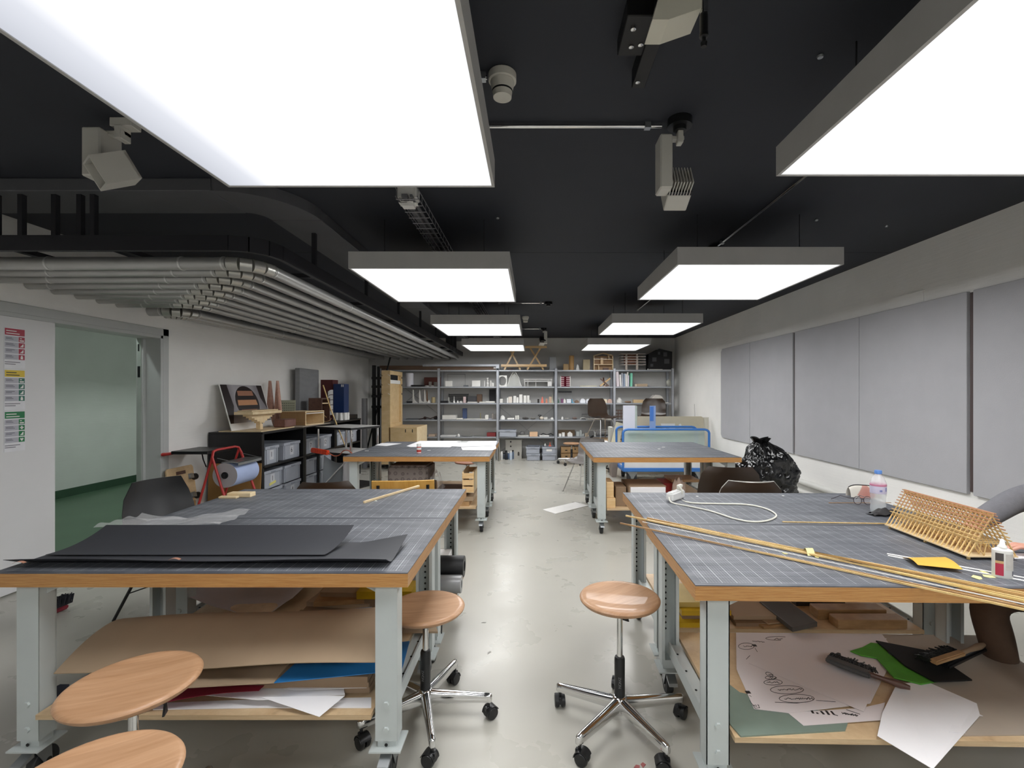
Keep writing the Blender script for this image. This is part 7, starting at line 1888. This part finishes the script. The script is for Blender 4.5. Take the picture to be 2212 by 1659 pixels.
for x in (xa + .16, xb - .14):
    for y in (7.68, 8.16):
        cs = MB().hexa([(x - .012, y - .03, .05), (x + .012, y - .03, .05), (x + .012, y + .03, .05), (x - .012, y + .03, .05)], [(x - .085, y - .035, .174), (x + .085, y - .035, .174), (x + .085, y + .035, .174), (x - .085, y + .035, .174)]).done('caster', steel_m, t, bevel=.002)
        MB().cyl((x - .07, y + .04, .075), (x - .03, y + .04, .075), .075, 20).cyl((x + .03, y + .04, .075), (x + .07, y + .04, .075), .075, 20).done('wheel', rubber_m, cs, smooth=40)
acr = clear('acrylic_clear', 'e6efec', .06, .62, 'e2ece8')
MB().box(1.49, 2.80, 7.70, 7.706, .24, .842).one('acrylic_sheet', 'large clear acrylic sheet standing in the blue trolley', 'acrylic sheet', acr)
MB().box(1.56, 2.62, 7.74, 7.746, .24, .80).one('acrylic_sheet', 'second clear acrylic sheet behind the first in the blue trolley', 'acrylic sheet', acr)
MB().box(1.51, 1.71, 7.90, 7.91, .24, 1.24).one('acrylic_sheet', 'tall milky acrylic strip rising left above the blue trolley', 'acrylic sheet', clear('milky_acrylic', 'e4e6f2', .2, .12))
MB().box(1.712, 1.745, 7.905, 7.912, .24, 1.235).one('acrylic_sheet', 'narrow clear strip right of the milky acrylic strip', 'acrylic sheet', acr)
MB().box(1.955, 2.055, 7.90, 7.906, .24, 1.235).one('acrylic_sheet', 'clear strip with blue protective film above the trolley', 'acrylic sheet', clear('bluish_acrylic', 'a9c4ee', .1, .45, 'c4d6f4'))
MB().box(1.957, 2.02, 7.895, 7.899, .98, 1.22).one('protective_film', 'blue printed film on the clear strip above the trolley', 'film', clear('blue_film', '4f86d8', .3, .25))
oc = [(1.73, 2.20, 7.98, .42, .74, 'd8b0a0', 'd0745a', 'orange acrylic offcut at the left behind the clear sheets'), (1.84, 2.13, 7.94, .40, .70, 'c4e0b0', '9ccf8c', 'light green acrylic offcut low behind the clear sheets'),
      (1.92, 2.12, 7.96, .62, .78, '8fc8c0', '5fae9e', 'teal acrylic offcut behind the green ones'), (2.02, 2.22, 7.93, .45, .745, 'b6e6c4', '8adba6', 'mint acrylic offcut in the middle of the trolley'), (2.20, 2.48, 7.92, .50, .76, 'a4ded8', '66c4bc', 'turquoise acrylic offcut right of the middle'), (2.06, 2.30, 7.9, .40, .66, '9fd6cc', '53b0a2', 'dark turquoise acrylic offcut low in the middle')]
for x0, x1, y, z0, z1, tn, h, l in oc:
    c = ((x0 + x1) / 2, (z0 + z1) / 2)
    MB().prism([(x0, .24), (x1, .24), (x1 + .01, z1 - .03), (x0 - .02, z1)], .006, MX(((1, 0, 0, 0), (0, 0, 1, y), (0, 1, 0, 0), (0, 0, 0, 1)))).one('acrylic_offcut', l, 'acrylic sheet', clear('tint_' + h, h, .12, .25, tn), 'coloured acrylic offcuts in the blue trolley')
MB().box(2.22, 2.46, 7.885, 7.89, .70, .755).one('white_strip', 'white strip on the turquoise offcut in the trolley', 'strip', white_m)
bg = mat('beige_board', 'c9c0a8', .6, 0, .03)
bgy = 8.45
xa, xb = P(1368, 900, bgy).x, P(1520, 900, bgy).x
pl = [(xa, 0), (xb, 0), (xb, .98), (xb - .015, 1.01), (xb - .04, 1.03), (xa, 1.03)]
MB().prism(pl, .02, MX(((1, 0, 0, 0), (0, 0, 1, bgy), (0, 1, 0, 0), (0, 0, 0, 1)))).one('beige_board', 'large beige board standing behind the blue trolley', 'board', bg)
MB().box(xb - .02, P(1531, 900, bgy + .06).x, bgy + .06, bgy + .08, 0, 1.01).one('beige_board', 'pale board peeking out right of the large beige board', 'board', mat('pale_board', 'd8d5c8', .6, 0, .02))
q = lambda u, v: (P(u, v, bgy).x, P(u, v, bgy).z)
MB().prism([q(1427, 915), q(1458, 915), q(1458, 927), q(1446, 926), q(1443, 919), q(1437, 927), q(1431, 926)], .002, MX(((1, 0, 0, 0), (0, 0, 1, bgy - .0021), (0, 1, 0, 0), (0, 0, 0, 1)))).one('white_label', 'white cut paper stuck on the large beige board', 'label', white_m)
MB().prism([q(1466, 917), q(1470, 915), q(1472, 918), q(1472, 922), q(1467, 923)], .002, MX(((1, 0, 0, 0), (0, 0, 1, bgy - .0021), (0, 1, 0, 0), (0, 0, 0, 1)))).one('white_label', 'small round white label on the large beige board', 'label', white_m)
MB().hexa([P(1319, 960, 8.2), P(1338, 960, 8.2), P(1338, 960, 8.25), P(1319, 960, 8.25)], [P(1331, 911, 8.3), P(1346, 915, 8.3), P(1346, 915, 8.35), P(1331, 911, 8.35)]).one('cream_board', 'cream board leaning left of the blue trolley', 'board', mat('cream_board', 'd9d2b4', .6, 0, .03))
MB().hexa([(1.36, 8.12, 0), (1.44, 8.12, 0), (1.44, 8.4, 0), (1.36, 8.4, 0)], [(1.36, 8.12, .56), (1.50, 8.12, .55), (1.50, 8.4, .55), (1.36, 8.4, .56)]).one('grey_box', 'grey box supporting the leaning cream board', 'box', mat('warm_grey_box', '8c8078', .7))
MB().box(P(1318, 925, 8.5).x, P(1325, 925, 8.5).x, 8.5, 8.75, 0, .83).one('pale_post', 'pale upright plank left of the leaning cream board', 'plank', mat('pale_plank', 'bfbfb8', .6))
t = thing('office_chair', 'white seated office chair with black base behind the far right bench', 'chair', (1.28, 8.35, 0))
MB().box(1.08, 1.42, 8.65, 9.0, .50, .545).done('seat', mat('white_seat', 'dcdcdc', .5), t, bevel=.015, segs=3)
MB().cyl((1.25, 8.83, .1), (1.25, 8.83, .50), .02, 12).done('column', blackmetal_m, t)
MB().bar((1.09, 8.7, .5), (1.05, 8.68, .62), .02, .03).bar((1.05, 8.68, .62), (1.12, 8.7, .66), .02, .03).done('armrest', blackmetal_m, t)
for k in range(5):
    a = R(72 * k + 15)
    e = V((1.25 + .28 * math.cos(a), 8.83 + .28 * math.sin(a), .06))
    MB().bar((1.25, 8.83, .10), e, .035, .025).done('leg', blackmetal_m, t)
    MB().cyl(e + V((-.02, 0, -.033)), e + V((.02, 0, -.033)), .027, 14).done('wheel', black_m, t, smooth=40)
MB().tube([P(1480, 850, 10.6), P(1483, 900, 10.62), (3.1, 10.55, .0045)], .018, 8).one('wooden_pole', 'reddish wooden pole leaning in the right rear corner', 'pole', redwd_m, smooth=50)
for k, (u, v, l) in enumerate(((1500, 873, 'thin white rod leaning on the right wall'), (1510, 880, 'second thin white rod leaning on the right wall'))):
    p = P(u, v, 9.2)
    MB().cyl((p.x, 9.2, p.z), (p.x + .03, 9.15, .0), .008, 8).one('thin_rod', l, 'rod', cm('c9c9c6'), smooth=50)

# ------------------------------------------------------------------ black refuse sack
t = thing('refuse_sack', 'large shiny black refuse sack against the right wall', 'refuse sack', (2.50, 5.0, 0))
def sackf(a, b):
    th = 2 * math.pi * a
    prof = [(0, .20), (.12, .27), (.3, .28), (.5, .30), (.68, .30), (.82, .25), (.92, .17), (.97, .10), (1, .06)]
    for (b0, r0), (b1, r1) in zip(prof, prof[1:]):
        if b0 <= b <= b1: r = r0 + (r1 - r0) * (b - b0) / (b1 - b0)
    d = V((math.cos(th), math.sin(th), b * 3))
    n1 = NZ.noise(d * 2.2 + V((3, 1, 0)))
    n2 = abs(NZ.noise(d * 4.5 + V((0, 7, 2))))
    n3 = abs(NZ.noise(d * 10))
    r *= 1 + .16 * n1 - .16 * n2 + .07 * n3
    z = .004 + .93 * b - .05 * n2 * (b > .05) + .05 * n1 * b
    return (2.47 + r * math.cos(th) - .05 * (b > .85) * (b - .85) * 8, 4.98 + r * .9 * math.sin(th), max(.004, z))
mb = MB()
NU, NV = 110, 64
gg = [[mb.bm.verts.new(sackf(i / NU, j / NV)) for j in range(NV + 1)] for i in range(NU)]
for i in range(NU):
    for j in range(NV): mb.bm.faces.new((gg[i][j], gg[(i + 1) % NU][j], gg[(i + 1) % NU][j + 1], gg[i][j + 1]))
mb.bm.faces.new([gg[i][0] for i in range(NU)][::-1]); mb.bm.faces.new([gg[i][NV] for i in range(NU)])
bagm = mat('black_bin_film', '0d0d0e', .2, 0, .1, 10, .25, 16, (1, 1, 1), .6)
mb.done('sack', bagm, t, smooth=75)
MB().surf(lambda a, b: (2.40 + .05 * (1 + b * .9) * math.cos(2 * math.pi * a) + .015 * math.sin(a * 31), 4.98 + .05 * (1 + b * .8) * math.sin(2 * math.pi * a), .915 + .055 * b + .012 * math.sin(a * 25)), 40, 5, .001).done('neck', bagm, t, smooth=60)

# ------------------------------------------------------------------ seated person at the right end of the bench
def skin(name, pts, edges, parent, m, sub=2, root=0, smooth=True):
    me = bpy.data.meshes.new(name)
    me.from_pydata([p[:3] for p in pts], edges, [])
    o = bpy.data.objects.new(name, me)
    COL.objects.link(o)
    md = o.modifiers.new('skin', 'SKIN')
    md.use_smooth_shade = True
    sv = me.skin_vertices[0].data
    for i, p in enumerate(pts):
        r = p[3] if isinstance(p[3], tuple) else (p[3], p[3])
        sv[i].radius = r
        sv[i].use_root = (i == root)
    o.modifiers.new('sub', 'SUBSURF').levels = sub
    dg = bpy.context.evaluated_depsgraph_get()
    dg.update()
    e = bpy.data.meshes.new_from_object(o.evaluated_get(dg))
    bpy.data.objects.remove(o)
    o = bpy.data.objects.new(name, e)
    COL.objects.link(o)
    e.materials.clear(); e.materials.append(m)
    for p in e.polygons: p.use_smooth = True
    o0 = ORG[parent.name]
    for v in e.vertices: v.co -= o0
    o.parent = parent
    ORG[o.name] = o0
    return o
pt = thing('person', 'seated person in grey sweater and olive black vest, forearms on the bench', 'person', (2.52, 2.0, 0))
skin_m = mat('skin_tone', 'd09a86', .5, 0, .05, 20)
swe = mat('grey_knit', '75757a', .9, 0, .06, 60, .3, 200)
tro = mat('brown_trousers', '5a4638', .85, 0, .08, 30, .2, 120)
ves = mat('olive_vest', '8f7a2a', .8, 0, .06, 30)
# body: pelvis, spine, neck, head, arms and legs as one skinned figure (metres, facing -x)
B = [(2.50, 2.0, .53, (.13, .15)), (2.49, 2.0, .68, (.11, .14)), (2.45, 2.0, .84, (.11, .15)), (2.42, 2.0, .97, (.10, .15)), (2.38, 2.0, 1.06, .055), (2.34, 2.0, 1.13, (.065, .06)), (2.31, 2.0, 1.20, (.095, .075)), (2.31, 2.0, 1.27, (.085, .072)), (2.33, 2.0, 1.325, .04)]
E = [(0, 1), (1, 2), (2, 3), (3, 4), (4, 5), (5, 6), (6, 7), (7, 8)]
def add(ps, frm):
    i = frm
    for p in ps:
        B.append(p); E.append((i, len(B) - 1)); i = len(B) - 1
    return i
# arms: shoulder, elbow on the bench, wrist, palm
hR = add([(2.40, 2.19, .985, .055), (2.29, 2.25, .93, .046), (2.135, 2.23, .845, .040), (2.00, 2.15, .838, .033), (1.955, 2.10, .832, .024), (1.92, 2.065, .828, (.030, .016))], 3)
hL = add([(2.40, 1.81, .985, .055), (2.32, 1.78, .93, .046), (2.22, 1.80, .855, .040), (2.10, 1.84, .838, .033), (2.035, 1.862, .832, .024), (1.995, 1.875, .828, (.030, .016))], 3)
lk = add([(2.46, 2.10, .52, .085), (2.16, 2.11, .55, .068), (2.02, 2.11, .52, .060), (2.06, 2.09, .32, .050), (2.10, 2.09, .12, .034), (2.08, 2.09, .05, .034), (1.95, 2.09, .03, .028)], 0)
rk = add([(2.46, 1.90, .52, .085), (2.18, 1.90, .54, .068), (2.07, 1.90, .50, .060), (2.20, 1.98, .33, .050), (2.33, 2.04, .14, .034), (2.34, 2.05, .05, .034), (2.22, 2.03, .03, .028)], 0)
skin('body', B, E, pt, skin_m, 2)
# fingers: five separate skinned chains rooted in each palm
def hand(pc, dirv, sidev, parent):
    d, s = V(dirv).normalized(), V(sidev).normalized()
    pc = V(pc)
    for k, (off, ln) in enumerate(((-.024, .062), (-.008, .070), (.008, .068), (.023, .054))):
        b = pc + s * off
        skin('finger', [tuple(b) + (.0085,), tuple(b + d * .03) + (.0085,), tuple(b + d * (.03 + ln * .5) + V((0, 0, .004))) + (.0078,), tuple(b + d * (.03 + ln * .85) + V((0, 0, -.008))) + (.007,), tuple(b + d * (.03 + ln) + V((0, 0, -.016))) + (.006,)], [(0, 1), (1, 2), (2, 3), (3, 4)], parent, skin_m, 1)
    b = pc - d * .02 - s * .02
    skin('thumb', [tuple(b) + (.010,), tuple(b - s * .022 + d * .02) + (.010,), tuple(b - s * .03 + d * .048 + V((0, 0, -.004))) + (.0085,), tuple(b - s * .028 + d * .065 + V((0, 0, -.008))) + (.007,)], [(0, 1), (1, 2), (2, 3)], parent, skin_m, 1)
hand((1.92, 2.065, .828), (-.7, -.7, 0), (.7, -.7, 0), pt)
hand((1.995, 1.875, .828), (-.95, .3, 0), (.3, .95, 0), pt)
# clothes
S = [(2.50, 2.0, .56, (.145, .165)), (2.49, 2.0, .68, (.125, .155)), (2.45, 2.0, .84, (.125, .165)), (2.42, 2.0, .97, (.112, .165)), (2.385, 2.0, 1.045, .068)]
Es = [(0, 1), (1, 2), (2, 3), (3, 4)]
B, E = S, Es
add([(2.40, 2.19, .985, .068), (2.29, 2.25, .93, .060), (2.135, 2.23, .853, .052), (2.03, 2.165, .845, .044), (1.985, 2.13, .838, .034)], 3)
add([(2.40, 1.81, .985, .068), (2.32, 1.78, .93, .060), (2.22, 1.80, .863, .052), (2.12, 1.835, .845, .044), (2.065, 1.855, .838, .034)], 3)
skin('sweater', B, E, pt, swe, 2)
MB().surf(lambda a, b: (2.46 - .06 * b + .150 * math.cos(R(45 + 270 * a)) * (1 - .1 * b), 2.0 + .19 * math.sin(R(45 + 270 * a)), .55 + .46 * b), 24, 8, .012).done('vest', ves, pt, smooth=60)
MB().surf(lambda a, b: (2.455 - .06 * b + .165 * math.cos(R(150 + 60 * a)) * (1 - .1 * b), 2.0 + .2 * math.sin(R(150 + 60 * a)), .55 + .44 * b), 10, 6, .006).done('vest_lining', black_m, pt, smooth=60)
B = [(2.50, 2.0, .53, (.15, .17)), (2.50, 2.0, .60, (.14, .16))]; E = [(0, 1)]
add([(2.46, 2.10, .52, .10), (2.16, 2.11, .55, .083), (2.02, 2.11, .51, .076), (2.06, 2.09, .32, .066), (2.10, 2.09, .12, .060)], 0)
add([(2.46, 1.90, .52, .10), (2.18, 1.90, .54, .083), (2.07, 1.90, .49, .076), (2.20, 1.98, .33, .066), (2.31, 2.035, .17, .060)], 0)
skin('trousers', B, E, pt, tro, 2)
for (x, y, z) in ((2.09, 2.09, .045), (2.34, 2.05, .045)):
    skin('shoe', [(x + .03, y, z + .01, (.042, .045)), (x - .06, y, z, (.045, .04)), (x - .15, y - .005, z - .008, (.04, .032)), (x - .19, y - .005, z - .012, (.03, .024))], [(0, 1), (1, 2), (2, 3)], pt, black_m, 2)
MB().blob((2.345, 2.0, 1.265), (.105, .092, .085), 4, .08, 6, 2).done('hair', mat('dark_hair', '2a211c', .7, 0, .15, 60), pt, smooth=70)
for s in (-1, 1):
    MB().blob((2.228, 2.0 + s * .032, 1.205), (.010, .014, .009), 2, 0).done('eye', mat('eye_white', 'e8e6e2', .3), pt, smooth=70)
    MB().blob((2.220, 2.0 + s * .032, 1.205), (.004, .006, .006), 2, 0).done('pupil', ink_m, pt, smooth=70)
    MB().blob((2.33, 2.0 + s * .078, 1.195), (.022, .010, .030), 2, .1).done('ear', skin_m, pt, smooth=70)
MB().blob((2.215, 2.0, 1.18), (.020, .014, .022), 2, 0).done('nose', skin_m, pt, smooth=70)
MB().blob((2.232, 2.0, 1.145), (.008, .024, .006), 2, 0).done('mouth', mat('lip_tone', 'a8655a', .5), pt, smooth=70)
c6 = make_chair('shell_chair', brown_m, chrome_m, hgt=.82)
c6.location = (2.50, 2.0, 0); c6.rotation_euler.z = R(-90)
c6['label'] = 'brown shell chair on which the person sits'
MB().box(1.98, 2.28, 1.50, 1.9, 0, .004).one('white_sheet', 'white printed sheet on the floor beneath the seated person', 'paper', paper_m)
for o in bpy.data.objects:
    if o.parent is None and o.get('category') and not o.get('kind'):
        o['kind'] = 'thing'
